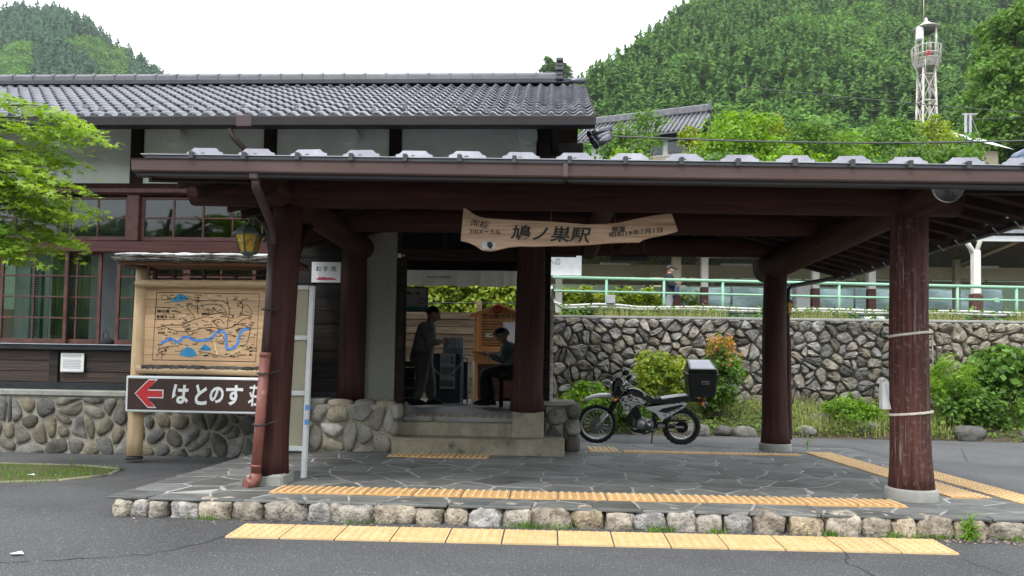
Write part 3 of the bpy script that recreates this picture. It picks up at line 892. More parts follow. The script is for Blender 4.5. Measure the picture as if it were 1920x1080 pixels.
# ---------------------------------------------------------------- the flagged platform under the canopy
PX0, PX1, PY0, PY1 = -3.62, 4.42, 5.93, 11.2
m = MB()
m.box(PX0 + .05, PX1 - .02, PY0 + .13, PY1 - .02, -.5, -.0012)
pavement = tag(m.build('pavement', 'mortar'), kind='structure')
pts = jitter_pts(PX0, PX1, PY0, PY1, .40, .36, .40, 33)
r = random.Random(5)
for i, c in enumerate(voronoi(pts, PX0, PX1, PY0, PY1)):
    if not c: continue
    p = inset(c, .010, (0.025, 0.35, 0.65, 0.975), .9, r)
    n = len(p)
    cx = sum(q[0] for q in p) / n; cy = sum(q[1] for q in p) / n
    dz = r.uniform(.000, .005)
    k = MB()
    rim = [((x - cx) * .965, (y - cy) * .965) for x, y in p]
    vs = [(x - cx, y - cy, -.017) for x, y in p] + [(x - cx, y - cy, dz - .006) for x, y in p] + [(x, y, dz + r.uniform(-.0015, .0015)) for x, y in rim]
    fs = [(j, (j + 1) % n, n + (j + 1) % n, n + j) for j in range(n)] + [(n + j, n + (j + 1) % n, 2 * n + (j + 1) % n, 2 * n + j) for j in range(n)] + [tuple(range(2 * n, 3 * n))]
    k.add(vs, fs)
    place(k.data('flagstone', 'flag'), 'flagstone', pavement, (cx, cy, 0))

# kerb of round boulders under the flag edge
kerb = tag(MB().box(-3.50, 4.42, 6.035, 6.12, -.4, -.03).build('kerb', 'deep_joint'), kind='structure')
x = -3.54; i = 0
r = random.Random(14)
while x < 4.4:
    w = r.uniform(.17, .36)
    if x < -3.2: w = .14
    h = r.uniform(.125, .165) * (0.8 if x < -3.2 else 1)
    cx = x + w / 2
    rock('kerb_stone', 'kerbstone', kerb, (cx, 6.015 + r.uniform(-.012, .012), -.100 + r.uniform(-.006, .006)), w * .53, .115, h * .66, 30 + i, 18, 11, .24, .52)
    x += w + r.uniform(.004, .022); i += 1
# left edge of the platform, thin dark stones
for k in range(9):
    y = 6.25 + k * .36
    rock('kerb_stone', 'kerbstone', kerb, (PX0 + .045, y, -.08), .07, .19, .07, 80 + k, 10, 6, .2)

# ---------------------------------------------------------------- tactile paving
def tactile(name, label, blocks, kind, material, zf):
    """blocks: (corner, u, v) squares; kind 'bar' or 'dot'."""
    t = thing(name, label, 'tactile paving', (blocks[0][0][0], blocks[0][0][1], zf(blocks[0][0][1])))
    for (c, u, v) in blocks:
        m = MB(); s = MB()
        c = Vector((*c, 0)); u = Vector((*u, 0)); v = Vector((*v, 0))
        g = 0.006
        U = u.normalized() * g; Vv = v.normalized() * g
        q = [c + U + Vv, c + u - U + Vv, c + u + v - U - Vv, c + v + U - Vv]
        z = [zf(p.y) for p in q]
        vs = [(p.x, p.y, zz - .02) for p, zz in zip(q, z)] + [(p.x, p.y, zz + .008) for p, zz in zip(q, z)]
        m.add(vs, [(4, 5, 6, 7), (0, 1, 5, 4), (1, 2, 6, 5), (2, 3, 7, 6), (3, 0, 4, 7)])
        b = m.build('block', material, t)
        if kind == 'bar':
            n = max(2, round(u.length / .066))
            for k in range(n):
                o = c + u * ((k + .5) / n)
                hw = u.normalized() * .013
                a0, a1 = o + v * .05, o + v * .95
                z0, z1 = zf(a0.y) + .008, zf(a1.y) + .008
                P = [a0 - hw, a0 + hw, a1 + hw, a1 - hw]
                Z = [z0, z0, z1, z1]
                s.add([(p.x, p.y, zz) for p, zz in zip(P, Z)] + [((p - (o + v * .5)).x * .75 * 1 + (o + v * .5).x if False else p.x, p.y, zz + .010) for p, zz in zip(P, Z)],
                      [(4, 5, 6, 7), (0, 1, 5, 4), (1, 2, 6, 5), (2, 3, 7, 6), (3, 0, 4, 7)])
        else:
            n1 = max(2, round(u.length / .066)); n2 = max(2, round(v.length / .066))
            for a in range(n1):
                for bb in range(n2):
                    o = c + u * ((a + .5) / n1) + v * ((bb + .5) / n2)
                    z0 = zf(o.y) + .008
                    ring = [(o.x + math.cos(k * PI / 3) * .018, o.y + math.sin(k * PI / 3) * .018, z0) for k in range(6)]
                    top = [(o.x + math.cos(k * PI / 3) * .010, o.y + math.sin(k * PI / 3) * .010, z0 + .008) for k in range(6)]
                    s.add(ring + top, [(k, (k + 1) % 6, 6 + (k + 1) % 6, 6 + k) for k in range(6)] + [tuple(range(6, 12))])
        tag(s.build('ridges' if kind == 'bar' else 'studs', 'ridge_lit' if kind == 'bar' else ('tactile' if material == 'tactile_pale' else 'ridge_lit'), b), kind='stuff')
    return t

zr = lambda y: road_z(y) + .004
zp = lambda y: .004
bl = []
for k in range(13):
    a = -2.372 + k * .4085
    off = k * .0065
    bl.append(((a, 5.392 + off), (.4085, .0065), (-.0, .378)))
tactile('tactile_strip', 'pale yellow studded tactile strip lying on the road in front of the kerb', bl, 'dot', 'tactile_pale', zr)
bl = []
for k in range(13):
    a = -2.39 + k * .4135
    off = k * .0026
    bl.append(((a, 6.285 + off), (.4135, .0026), (0, .335)))
tactile('tactile_strip', 'orange ribbed tactile strip along the front edge of the stone platform', bl, 'bar', 'tactile', zp)
tactile('tactile_strip', 'short orange ribbed tactile mat at the foot of the entrance steps',
        [((-1.955 + k * .41, 8.93 + k * .012), (.41, .012), (0, .33)) for k in range(3)], 'bar', 'tactile', zp)
tactile('tactile_strip', 'pale ribbed tactile block beside the motorcycle front wheel', [((.54, 9.95), (.42, 0), (-.02, .6))], 'bar', 'tactile_pale', zp)
tactile('tactile_strip', 'orange studded tactile strip running back between the two right pillars',
        [((3.51 + .012 * k, 10.45 - .395 * k), (.37, .0), (.012, -.395)) for k in range(9)], 'dot', 'tactile', zp)
tactile('tactile_strip', 'thin orange tactile strip crossing the rear of the platform',
        [((1.0 + .39 * k, 9.98 + .0 * k), (.39, 0), (0, .20)) for k in range(6)] , 'dot', 'tactile', zp)
tactile('tactile_strip', 'pale yellow studded tactile strip on the far right platform edge',
        [((4.07 - .002 * k, 6.35 + .40 * k), (.33, .0), (-.002, .40)) for k in range(6)], 'dot', 'tactile_pale', zp)
m = MB().box(4.42, 4.50, 5.93, 11.2, -.4, -.02, .01)
tag(m.build('kerb_edge', 'concrete_grey'), kind='structure')

# ================================================================ STATION BUILDING
B = thing('station_building', 'low wooden station building with dark tiled roof, white plaster band and cobble base', 'building', (-2.5, 10.6, -.14))

# -- stone base at the left, concrete ledge on top
sb = MB().box(-9.5, -3.25, 9.70, 10.4, -.45, .63).build('stone_base', 'wall_mortar', B)
stone_wall(sb, -8.0, -3.25, -.17, .625, 9.70, .25, .205, 'basestone', .036, .015, 3, flat=.74, jit=.55)
MB().box(-9.5, -3.25, 9.665, 10.35, .63, .705, .012).build('ledge', 'concrete_grey', B)
# -- podium beside the steps
sb = MB().box(-3.25, -1.99, 9.47, 10.4, -.3, .60).build('stone_podium', 'wall_mortar', B)
stone_wall(sb, -3.25, -1.985, -.03, .60, 9.47, .28, .20, 'podstone', .055, .012, 9, flat=.76, jit=.5)
for k, y in enumerate((9.56, 9.78)):
    for j, z in enumerate((.10, .30, .51)):
        rock('stone', 'podstone', sb, (-2.0, y, z), .075, .13, .105, 50 + k * 5 + j, 12, 8, .15)
MB().box(-3.25, -2.9, 9.46, 10.3, .60, .665, .01).build('ledge', 'concrete_grey', B)
for k, (x, w) in enumerate(((-2.72, .17), (-2.38, .16), (-2.12, .13))):
    rock('stone', 'podstone', sb, (x, 9.62, .60), w, .17, .065, 70 + k, 12, 7, .15)
# -- podium right of the steps
sb = MB().box(-.04, .30, 10.1, 10.75, -.2, .60).build('stone_podium', 'wall_mortar', B)
stone_wall(sb, -.04, .33, -.03, .58, 10.1, .26, .22, 'basestone', .06, .01, 17)
for k in range(3):
    rock('stone', 'basestone', sb, (.33, 10.1 + .02 * k, .09 + .22 * k), .105, .17, .125, 90 + k, 12, 8, .14)
MB().box(-.08, .36, 10.02, 10.8, .60, .66, .015).build('ledge', 'concrete_grey', B)

# -- steps and floor
MB().box(-1.985, .205, 9.36, 10.05, -.3, .195, .014).build('step', 'concrete', B)
MB().box(-1.975, -.40, 9.70, 10.05, .19, .372, .014).build('step', 'concrete', B)
MB().box(-1.975, -.30, 9.98, 10.2, .30, .428, .008).build('threshold', 'concrete_grey', B)
MB().box(-7.8, .02, 10.15, 15.9, .2, .424).build('floor', 'floor_dark', B)
m = MB()
for k in range(12):
    m.box(-.62 - k * .115, -.585 - k * .115, 10.06, 10.34, .425, .436)
m.build('ribbed_strip', 'tactile', B)

# -- lower plank wall with posts under the window sill
def planks(z0, z1, n, x0, x1, y, material, gap=.006, th=.03, seed=0, parent=None):
    r = random.Random(seed)
    h = (z1 - z0) / n
    for k in range(n):
        MB().box(x0, x1, y - th * r.uniform(.8, 1.2), y + .02, z0 + k * h + gap, z0 + (k + 1) * h, .004).build('plank', material, parent or B)
MB().box(-9.5, -3.3, 10.02, 10.12, .7, 1.33).build('wall_backing', 'darkwood', B)
for (x0, x1) in ((-9.0, -6.93), (-6.79, -5.55), (-5.41, -3.45)):
    planks(.80, 1.25, 3, x0, x1, 10.0, 'plank', seed=int(x0 * 10))
for x in (-6.86, -5.48):
    MB().box(x - .065, x + .065, 9.94, 10.02, .78, 1.26, .006).build('stud', 'plank_grey', B)
MB().box(-9.5, -3.35, 9.93, 10.05, .70, .80, .006).build('base_board', 'blacksteel', B)
MB().box(-9.5, -3.35, 9.88, 10.05, 1.255, 1.325, .006).build('sill', 'blacksteel', B)
MB().box(-9.5, -3.35, 9.86, 10.0, 1.325, 1.337).build('sill_flashing', 'edge_grey', B)

# -- sliding sashes
def sash(x0, x1, z0, z1, y, cols, rows, st=.05, glass='glass'):
    f = MB()
    f.box(x0, x0 + st, y - .018, y + .018, z0, z1, .004); f.box(x1 - st, x1, y - .018, y + .018, z0, z1, .004)
    f.box(x0 + st, x1 - st, y - .017, y + .017, z0, z0 + st * 1.3, .004); f.box(x0 + st, x1 - st, y - .017, y + .017, z1 - st * .8, z1, .004)
    o = f.build('window', 'frame', B)
    X0, X1, Z0, Z1 = x0 + st, x1 - st, z0 + st * 1.3, z1 - st * .8
    for c in range(1, cols):
        x = X0 + (X1 - X0) * c / cols
        MB().box(x - .012, x + .012, y - .013, y + .013, Z0, Z1, .003).build('muntin', 'frame', o)
    for c in range(1, rows):
        z = Z0 + (Z1 - Z0) * c / rows
        MB().box(X0, X1, y - .0145, y + .0145, z - .011, z + .011, .003).build('muntin', 'frame', o)
    for c in range(cols):
        for k in range(rows):
            MB().box(X0 + (X1 - X0) * c / cols, X0 + (X1 - X0) * (c + 1) / cols, y - .002, y + .002, Z0 + (Z1 - Z0) * k / rows, Z0 + (Z1 - Z0) * (k + 1) / rows).build('pane', glass, o)
    return o
sash(-8.7, -7.72, 1.34, 2.62, 10.0, 2, 4)
sash(-7.70, -6.72, 1.34, 2.62, 9.985, 2, 4)
sash(-6.98, -6.27, 1.34, 2.62, 10.035, 2, 4)
sash(-6.05, -5.05, 1.34, 2.62, 10.035, 2, 4)
sash(-5.03, -4.05, 1.34, 2.62, 9.985, 2, 4)
MB().box(-9.5, -3.45, 9.92, 10.06, 2.62, 2.775, .008).build('rail_beam', 'beam_red', B)
# -- upper row of windows, posts, lintel
sash(-7.96, -5.88, 2.785, 3.40, 9.985, 5, 2, .045, 'glass_dark')
sash(-5.70, -3.52, 2.785, 3.40, 9.985, 5, 2, .045, 'glass_dark')
MB().box(-5.875, -5.705, 9.90, 10.05, 2.775, 3.41, .008).build('post', 'frame', B)
MB().box(-8.15, -7.97, 9.90, 10.05, 2.775, 3.41, .008).build('post', 'frame', B)
MB().box(-9.5, -2.9, 9.90, 10.05, 3.41, 3.575, .01).build('lintel', 'redlog_x', B)
MB().box(-9.5, -2.9, 9.88, 9.905, 3.44, 3.50, .004).build('lintel_moulding', 'frame', B)
# -- plaster band under the eaves, with dark posts and white round beam ends
for x0, x1 in ((-9.5, -5.88), (-5.70, -3.99), (-3.81, -2.23), (-2.07, -.22)):
    MB().box(x0, x1, 9.98, 10.1, 3.575, 4.60).build('plaster_panel', 'plaster', B)
for x in (-5.79, -3.90, -2.15, -.12):
    MB().box(x - .085, x + .085, 9.94, 10.1, 3.575, 4.60, .008).build('post', 'darkwood', B)
for x in (-6.9, -5.22, -2.77, -.335):
    MB().lathe([(.128, 0), (.134, .006), (.134, .22)], (x, 9.78, 4.235), 22, False, 'Y').build('beam_end', 'plaster', B)

# -- dark plank wall behind the left pillars, log post, granite surround
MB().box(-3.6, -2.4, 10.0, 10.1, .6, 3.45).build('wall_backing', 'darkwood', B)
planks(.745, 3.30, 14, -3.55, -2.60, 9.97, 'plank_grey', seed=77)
MB().box(-3.55, -2.82, 9.91, 9.99, .665, .745, .005).build('base_board', 'blacksteel', B)
MB().log((-2.66, 9.86, .655), (-2.65, 9.86, 3.3), .185, .165, 18, 10, .05, 4).build('log_post', 'redlog', B)
MB().box(-2.50, -2.085, 9.90, 10.12, .55, 3.14, .006).build('pilaster', 'granite', B)
MB().box(-2.085, -.30, 9.90, 10.12, 3.125, 3.5, .004).build('header', 'granite', B)
MB().box(-2.50, -2.085, 9.91, 10.12, 3.14, 3.5).build('header', 'granite', B)
# -- door frame with transom light
MB().box(-2.083, -1.975, 9.93, 10.10, .43, 2.56, .006).build('door_jamb', 'darkwood', B)
MB().box(-2.083, -.40, 9.93, 10.10, 2.56, 2.70, .006).build('door_head', 'darkwood', B)
MB().box(-2.083, -.40, 9.93, 10.10, 3.05, 3.125, .006).build('door_head', 'darkwood', B)
MB().box(-2.083, -2.03, 9.93, 10.10, 2.70, 3.05).build('door_jamb', 'darkwood', B)
for x in (-1.44, -.92):
    MB().box(x - .03, x + .03, 9.94, 10.09, 2.70, 3.05, .004).build('mullion', 'darkwood', B)
MB().box(-2.03, -.40, 10.02, 10.03, 2.70, 3.05).build('transom_pane', 'glass_dark', B)
MB().box(-2.03, -.42, 10.06, 10.09, 2.70, 3.05).build('transom_screen', 'steelgrey', B)
# -- red log at the right of the door, on its concrete plinth
MB().log((-.29, 9.86, .53), (-.245, 9.86, 3.3), .205, .175, 18, 12, .05, 9, flare=.14).build('log_post', 'redlog', B)
MB().box(-.475, -.062, 9.66, 10.07, .19, .535, .015).build('plinth', 'concrete', B)
MB().box(-.085, .005, 10.15, 10.25, .64, 3.3, .008).build('corner_post', 'darkwood', B)
MB().box(.008, .05, 10.16, 10.24, .64, 2.2, .006).build('weather_strip', 'bark_pale', B)
# -- passage walls and ceiling, side bay and gable
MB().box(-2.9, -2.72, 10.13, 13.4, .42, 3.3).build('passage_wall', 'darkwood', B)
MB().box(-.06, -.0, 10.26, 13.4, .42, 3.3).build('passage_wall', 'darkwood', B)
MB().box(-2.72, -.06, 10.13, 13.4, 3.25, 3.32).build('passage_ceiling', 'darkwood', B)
MB().box(-2.72, -.06, 13.3, 13.4, 2.86, 3.25).build('rear_beam', 'darkwood', B)
MB().box(-.055, .43, 10.35, 12.6, 3.0, 4.28).build('side_bay', 'plank_grey', B)
for k in range(6):
    MB().box(-.03, .43, 10.325, 10.35, 3.02 + k * .205, 3.215 + k * .205, .004).build('plank', 'plank_grey', B)
MB().box(-.02, .03, 10.28, 10.33, 3.0, 4.2, .004).build('downpipe', 'pipe_dark', B)
# -- the room behind the windows
m = MB()
m.box(-9.5, -2.9, 12.7, 12.8, .42, 3.35)
m.box(-9.5, -2.9, 10.1, 12.8, 3.35, 3.42)
m.build('room_wall', 'room_wall', B)
MB().box(-5.98, -5.93, 10.25, 12.7, .42, 3.35).build('room_wall', 'room_wall', B)
m = MB()
for k in range(9):
    x = -7.08 + k * .055
    m.tube([(x, 10.30 + .015 * (k % 2), 1.2), (x, 10.30 + .015 * (k % 2), 2.64)], .032, 8)
m.build('curtain', 'curtain', B)

# -- main roof: boarding, tiles in rows, ridge, gutter
EY, EZ, RY, RZ = 9.06, 4.235, 12.05, 5.765
RX0, RX1 = -10.4, .50
th = math.atan2(RZ - EZ, RY - EY)
m = MB()
for a, b in (((EY + .05, EZ - .10), (RY, RZ - .10)),):
    m.add([(RX0, a[0], a[1]), (RX1 - .06, a[0], a[1]), (RX1 - .06, b[0], b[1]), (RX0, b[0], b[1]),
           (RX0, a[0], a[1] - .05), (RX1 - .06, a[0], a[1] - .05), (RX1 - .06, b[0], b[1] - .05), (RX0, b[0], b[1] - .05)],
          [(0, 1, 2, 3), (7, 6, 5, 4), (0, 4, 5, 1), (1, 5, 6, 2), (3, 2, 6, 7)])
    y2, z2 = 15.04, EZ - .10
    m.add([(RX0, b[0], b[1]), (RX1 - .06, b[0], b[1]), (RX1 - .06, y2, z2), (RX0, y2, z2),
           (RX0, b[0], b[1] - .05), (RX1 - .06, b[0], b[1] - .05), (RX1 - .06, y2, z2 - .05), (RX0, y2, z2 - .05)],
          [(0, 1, 2, 3), (7, 6, 5, 4), (3, 2, 6, 7), (1, 5, 6, 2)])
roof = m.build('roof', 'darkwood', B)
MB().prism([(9.2, 4.10), (12.05, 5.58), (14.9, 4.10)], RX1 - .5, RX1 - .42, 'YZ').build('gable', 'plank_grey', B)
MB().box(RX0, RX1 - .05, 9.10, 9.13, 4.08, 4.18).build('fascia', 'gutter_dark', B)
TW, ROWS = .182, 13
RL = math.hypot(RY - EY, RZ - EZ) / ROWS
prof = [(0, .006), (.02, .022), (.045, .020), (.075, .001), (.11, -.006), (.145, -.002), (.182, .008)]
prof = [(0.0, .032), (.022, .044), (.046, .036), (.070, .010), (.102, -.004), (.136, -.005), (.160, .012), (.182, .032)]
def tile_mesh(cap=False, stop=False):
    m = MB()
    n = len(prof)
    vs = []
    for (u, h) in prof: vs.append((u, 0, h - .038))
    for (u, h) in prof: vs.append((u, -.004, h - .002))
    for (u, h) in prof: vs.append((u, .012, h + .004))
    for (u, h) in prof: vs.append((u, RL * 1.1, h - .032))
    m.add(vs, [(L * n + k, L * n + k + 1, (L + 1) * n + k + 1, (L + 1) * n + k) for L in range(3) for k in range(n - 1)], True)
    mats = ['tile']
    if cap:
        m.mat(1)
        m.lathe([(.0, -.018), (.030, -.018), (.036, -.010), (.036, .02)], (.023, 0, .008), 10, False, 'Y')
        m.box(.05, .182, -.012, 0, -.055, -.012)
        m.mat(0); mats.append('tile_cap')
    if stop:
        m.mat(1)
        b = [(.055, .06, .0), (.150, .06, .0), (.150, .15, .0), (.055, .15, .0)]
        m.add(b + [(.09, .085, .062), (.115, .085, .062), (.105, .13, .04)], [(0, 1, 5, 4), (1, 2, 6, 5), (2, 3, 6), (3, 0, 4, 6), (4, 5, 6)])
        m.mat(0); mats.append('tile_cap')
    return m, mats
proto = {}
for c in (False, True):
    for s in (False, True):
        mm_, mats_ = tile_mesh(c, s)
        proto[(c, s)] = (mm_, mm_.data('roof_tile', mats_))
cols = int((RX1 - RX0) / TW)
rest = MB()
r = random.Random(4)
made = 0
ct, st_ = math.cos(th), math.sin(th)
for row in range(ROWS):
    for c in range(cols):
        x = RX1 - (c + 1) * TW
        d = row * RL
        y, z = EY + d * ct, EZ + d * st_
        stop = (row == 2 and c % 4 == 1) or (row == 1 and c % 4 == 3)
        key = (row == 0, stop)
        vis = x > -7.9 + .0 * row and made < 300
        if vis:
            place(proto[key][1], 'roof_tile', roof, (x, y, z + r.uniform(-.002, .002)), (th, r.uniform(-.012, .012), 0)); made += 1
        else:
            src = proto[key][0]
            rx = Matrix.Rotation(th, 3, 'X')
            rest.add([tuple(rx @ Vector(q) + Vector((x, y, z + r.uniform(0, .001)))) for q in src.v], src.f, True)
tag(rest.build('roof_tile_mass', 'tile', roof), kind='stuff')
# ridge: rounded cap tiles, end ornament, verge
L = .355
k = 0
x = RX1 - .42
m = MB().box(RX0, RX1 - .25, RY - .15, RY + .15, RZ - .02, RZ + .06, .01).build('ridge_bed', 'slate', roof)
while x > RX0:
    m = MB()
    P = [(RY - .135 , RZ + .04), (RY - .12, RZ + .13), (RY - .06, RZ + .185), (RY + .06, RZ + .185), (RY + .12, RZ + .13), (RY + .135, RZ + .04)]
    m.prism(P, x - L + .012, x, 'YZ')
    m.prism([(q[0] + (q[0] - RY) * .08, q[1] + (.008 if q[1] > RZ + .1 else 0)) for q in P], x - .03, x + .012, 'YZ')
    m.build('ridge_tile', 'ridge_tile', roof, True)
    x -= L
m = MB()
for k in range(5):
    m.box(RX1 - .46 + .01 * (k % 2), RX1 - .34 - .01 * (k % 2), RY - .20 + .02 * (k % 2), RY + .2 - .02 * (k % 2), RZ + .02 + k * .075, RZ + .085 + k * .075, .012)
m.build('ridge_ornament', 'ridge_tile', roof)
m = MB().tube([(RX1 - .32, RY - .02, RZ + .05), (RX1 + .02, RY - .05, RZ + .05)], .05, 10).build('ridge_tile', 'tile', roof)
m = MB()
m.add([(RX1 - .01, EY, EZ - .12), (RX1 + .03, EY, EZ - .12), (RX1 + .03, RY, RZ - .12), (RX1 - .01, RY, RZ - .12),
       (RX1 - .01, EY, EZ + .0), (RX1 + .03, EY, EZ + .0), (RX1 + .03, RY, RZ + .0), (RX1 - .01, RY, RZ + .0)],
      [(3, 2, 1, 0), (4, 5, 6, 7), (0, 1, 5, 4), (1, 2, 6, 5), (2, 3, 7, 6), (3, 0, 4, 7)])
m.build('verge_board', 'darkwood', roof)
# round verge tiles that stick out past the gable
for k, (y, z) in enumerate(((9.5, 4.22), (10.3, 4.52), (11.1, 4.86))):
    m = MB().tube([(RX1 + .06, y, z - .22), (RX1 + .24 + .07 * k, y + .1, z - .10)], [.045, .05], 12)
    m.tube([(RX1 + .05, y - .005, z - .226), (RX1 + .06, y, z - .22)], [.062, .062], 12)
    m.build('verge_tile', 'tile', roof)
MB().box(RX0, RX1 + .02, 8.96, 9.10, 4.07, 4.20, .012).build('gutter', 'gutter_dark', B)
m = MB()
m.box(-3.95, -3.75, 8.95, 9.06, 4.06, 4.205, .006)
m.tube([(-4.05, 9.03, 4.08), (-4.05, 9.03, 4.02), (-4.02, 9.04, 3.95), (-3.80, 9.3, 3.70)], .034, 8)
m.build('downpipe', 'pipe_dark', B)

# ================================================================ ENTRANCE CANOPY
K = thing('entrance_canopy', 'open log canopy on thick red brown pillars in front of the station door', 'canopy', (.3, 8.7, 0))
def pillar(x, y, z1, r0, r1, seed, material, round_plinth, x1=None, flare=.10):
    MB().log((x, y, .07), (x1 if x1 is not None else x, y, z1), r0, r1, 22, 16, .07, seed, .015, flare).build('pillar', material, K)
    if round_plinth:
        rr = r0 * 1.22
        MB().lathe([(rr * 1.03, -.02), (rr * 1.03, .01), (rr * 1.03, .085), (rr * 1.0, .10), (rr * .9, .105)], (x, y, 0), 26).build('plinth', 'concrete_grey', K)
    else:
        MB().box(x - r0 * 1.15, x + r0 * 1.15, y - r0 * 1.1, y + r0 * 1.1, -.02, .10, .02).build('plinth', 'concrete_grey', K)
pillar(3.215, 6.78, 2.60, .172, .148, 2, 'wornlog', True)
pillar(3.205, 10.70, 2.60, .178, .155, 5, 'redlog', True, None, .16)
pillar(-2.575, 6.82, 2.62, .148, .138, 8, 'redlog', False, -2.47)
# beams: two lengthwise logs crossing three log beams that run back
MB().log((-3.36, 6.76, 2.745), (3.60, 6.76, 2.70), .165, .19, 20, 14, .05, 11).build('beam', 'redlog_x', K)
MB().log((-2.7, 8.75, 2.86), (3.3, 8.75, 2.85), .15, .16, 16, 10, .05, 12).build('beam', 'redlog_x', K)
MB().log((-.3, 10.70, 2.885), (3.3, 10.70, 2.875), .14, .15, 16, 10, .05, 13).build('beam', 'redlog_x', K)
yb = MB().log((3.17, 6.06, 2.612), (3.20, 11.15, 2.62), .130, .195, 22, 14, .05, 14).build('beam', 'redlog_y', K)
MB().lathe([(.124, -.006), (.127, .0), (.127, .02)], (3.17, 6.05, 2.612), 24, True, 'Y').build('beam_end', 'logend', yb)
MB().lathe([(.198, .0), (.2, .004), (.19, .02)], (3.20, 11.14, 2.62), 20, True, 'Y').build('beam_end', 'concrete', yb)
MB().log((-2.50, 6.3, 2.70), (-2.56, 9.9, 2.70), .13, .16, 16, 10, .05, 15).build('beam', 'redlog_y', K)
MB().log((.55, 6.8, 2.78), (.55, 10.7, 2.80), .11, .12, 14, 8, .05, 16).build('beam', 'redlog_y', K)
for (a, b) in (((-2.55, 7.0, 2.0), (-2.55, 7.75, 2.70)), ((1.7, 8.75, 2.80), (2.6, 8.75, 3.25)), ((.9, 10.1, 2.75), (1.35, 8.9, 3.05))):
    MB().tube([a, b], .06, 10, True, True).build('brace', 'redlog_x', K)
# roof: low hipped at the right, gabled at the left; the eave drops a little towards the right
def sg(x): return -.0111 * (x + 2.68)
def sag(m):
    m.v = [(x, y, z + sg(x)) for x, y, z in m.v]; return m
CX0, CX1, CY0, CY1, CZ = -3.25, 4.30, 5.80, 11.42, 2.715
XR = (CX0 + CX1) / 2
HW = CX1 - XR
sl = .235
rz = CZ + HW * sl
YA, YW = CY0 + HW, 9.9
def roofsheet(name, material, dz, th_):
    m = MB()
    for q in ([(CX0, CY0, CZ), (CX1, CY0, CZ), (XR, YA, rz)],
              [(CX1, CY0, CZ), (CX1, CY1, CZ), (XR, CY1, rz), (XR, YA, rz)],
              [(CX0, YW, CZ), (CX0, CY0, CZ), (XR, YA, rz), (XR, YW, rz)],
              [(.06, YW, CZ + (.06 - CX0) * sl), (XR, YW, rz), (XR, CY1, rz), (.06, CY1, CZ + (.06 - CX0) * sl)]):
        n = len(q)
        m.add([(x, y, z + dz) for x, y, z in q] + [(x, y, z + dz - th_) for x, y, z in q],
              [tuple(range(n)), tuple(range(n, 2 * n))[::-1]] + [(i, n + i, n + (i + 1) % n, (i + 1) % n) for i in range(n)])
    return sag(m).build(name, material, K)
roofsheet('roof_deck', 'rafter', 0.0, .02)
roofsheet('roof', 'slate', .035, .03)
def rafter(a, b, w=.035, h=.07):
    a, b = Vector(a), Vector(b)
    d = (b - a).normalized()
    s = d.cross(Vector((0, 0, 1))).normalized() * w
    u = Vector((0, 0, -h))
    vs = [a - s, a + s, b + s, b - s, a - s + u, a + s + u, b + s + u, b - s + u]
    m = MB(); m.add(vs, [(0, 1, 2, 3), (7, 6, 5, 4), (0, 4, 5, 1), (1, 5, 6, 2), (2, 6, 7, 3), (3, 7, 4, 0)])
    sag(m).build('rafter', 'rafter', K)
zr_ = CZ - .022
x = CX0 + .15
while x < CX1 - .1:
    d = min(x - CX0, CX1 - x)
    rafter((x, CY0 + .05, zr_ + .05 * sl), (x, CY0 + d, zr_ + d * sl)); x += .36
y = CY0 + .14
while y < CY1 - .05:
    d = min(y - CY0, HW)
    rafter((CX1 + .02, y, zr_ - .004), (CX1 - d, y, zr_ + d * sl), .045, .085)
    if y < YW - .1: rafter((CX0, y, zr_), (CX0 + d, y, zr_ + d * sl))
    y += .33
rafter((CX1, CY0, CZ - .03), (XR, YA, rz - .03), .05, .12)
rafter((CX0, CY0, CZ - .03), (XR, YA, rz - .03), .05, .12)
m = MB()
z0_ = 2.84
m.prism([(.06, z0_), (3.75, z0_), (XR, rz - .03), (.06, CZ - .03 + (.06 - CX0) * sl)], 11.33, 11.37)
m.build('gable_board', 'rafter', K, True)
# fascia, dark drip edge, gutters
sag(MB().box(-3.26, CX1, CY0 - .005, CY0 + .03, 2.612, 2.705, .005)).build('fascia', 'gutter_dark', K)
sag(MB().box(-3.23, CX1 + .05, CY0 - .115, CY0 + .05, 2.717, 2.7495, .006)).build('drip_edge', 'slate', K)
sag(MB().box(-3.27, CX1 + .05, CY0 - .122, CY0 + .05, 2.7505, 2.7565)).build('drip_flashing', 'edge_grey', K)
def gut(x0, x1):
    m = MB()
    sec = [(CY0 - .005, 0.0), (CY0 - .10, .0), (CY0 - .115, .012), (CY0 - .122, .090), (CY0 - .133, .100), (CY0 - .112, .100), (CY0 - .10, .02), (CY0 - .005, .02)]
    n = len(sec)
    m.add([(x0, y, z + 2.616) for y, z in sec] + [(x1, y, z + 2.616) for y, z in sec],
          [(i, (i + 1) % n, n + (i + 1) % n, n + i) for i in range(n)] + [tuple(range(n)), tuple(range(2 * n - 1, n - 1, -1))])
    g = sag(m).build('gutter', 'gutter', K, True)
    sag(MB().box(x0 + .02, x1, CY0 - .085, CY0 - .012, 2.588, 2.6145)).build('gutter_lip', 'gutter_dark', g)
gut(-3.345, .100)
gut(.104, CX1 + .12)
sag(MB().box(.085, .125, CY0 - .137, CY0 - .02, 2.612, 2.7165, .006)).build('gutter_joint', 'gutter', K)
sag(MB().box(CX1 + .03, CX1 + .12, CY0, CY1, 2.58, 2.69, .01)).build('gutter', 'gutter_dark', K)
m = MB()
for k in range(17):
    y = CY0 + .25 + k * .34
    m.box(CX1 - .02, CX1 + .10, y - .008, y + .008, 2.70, 2.71)
    m.tube([(CX1 + .0, y, 2.62), (CX1 + .06, y, 2.565), (CX1 + .125, y, 2.62)], .007, 5)
tag(sag(m).build('gutter_bracket', 'edge_grey', K), kind='stuff')
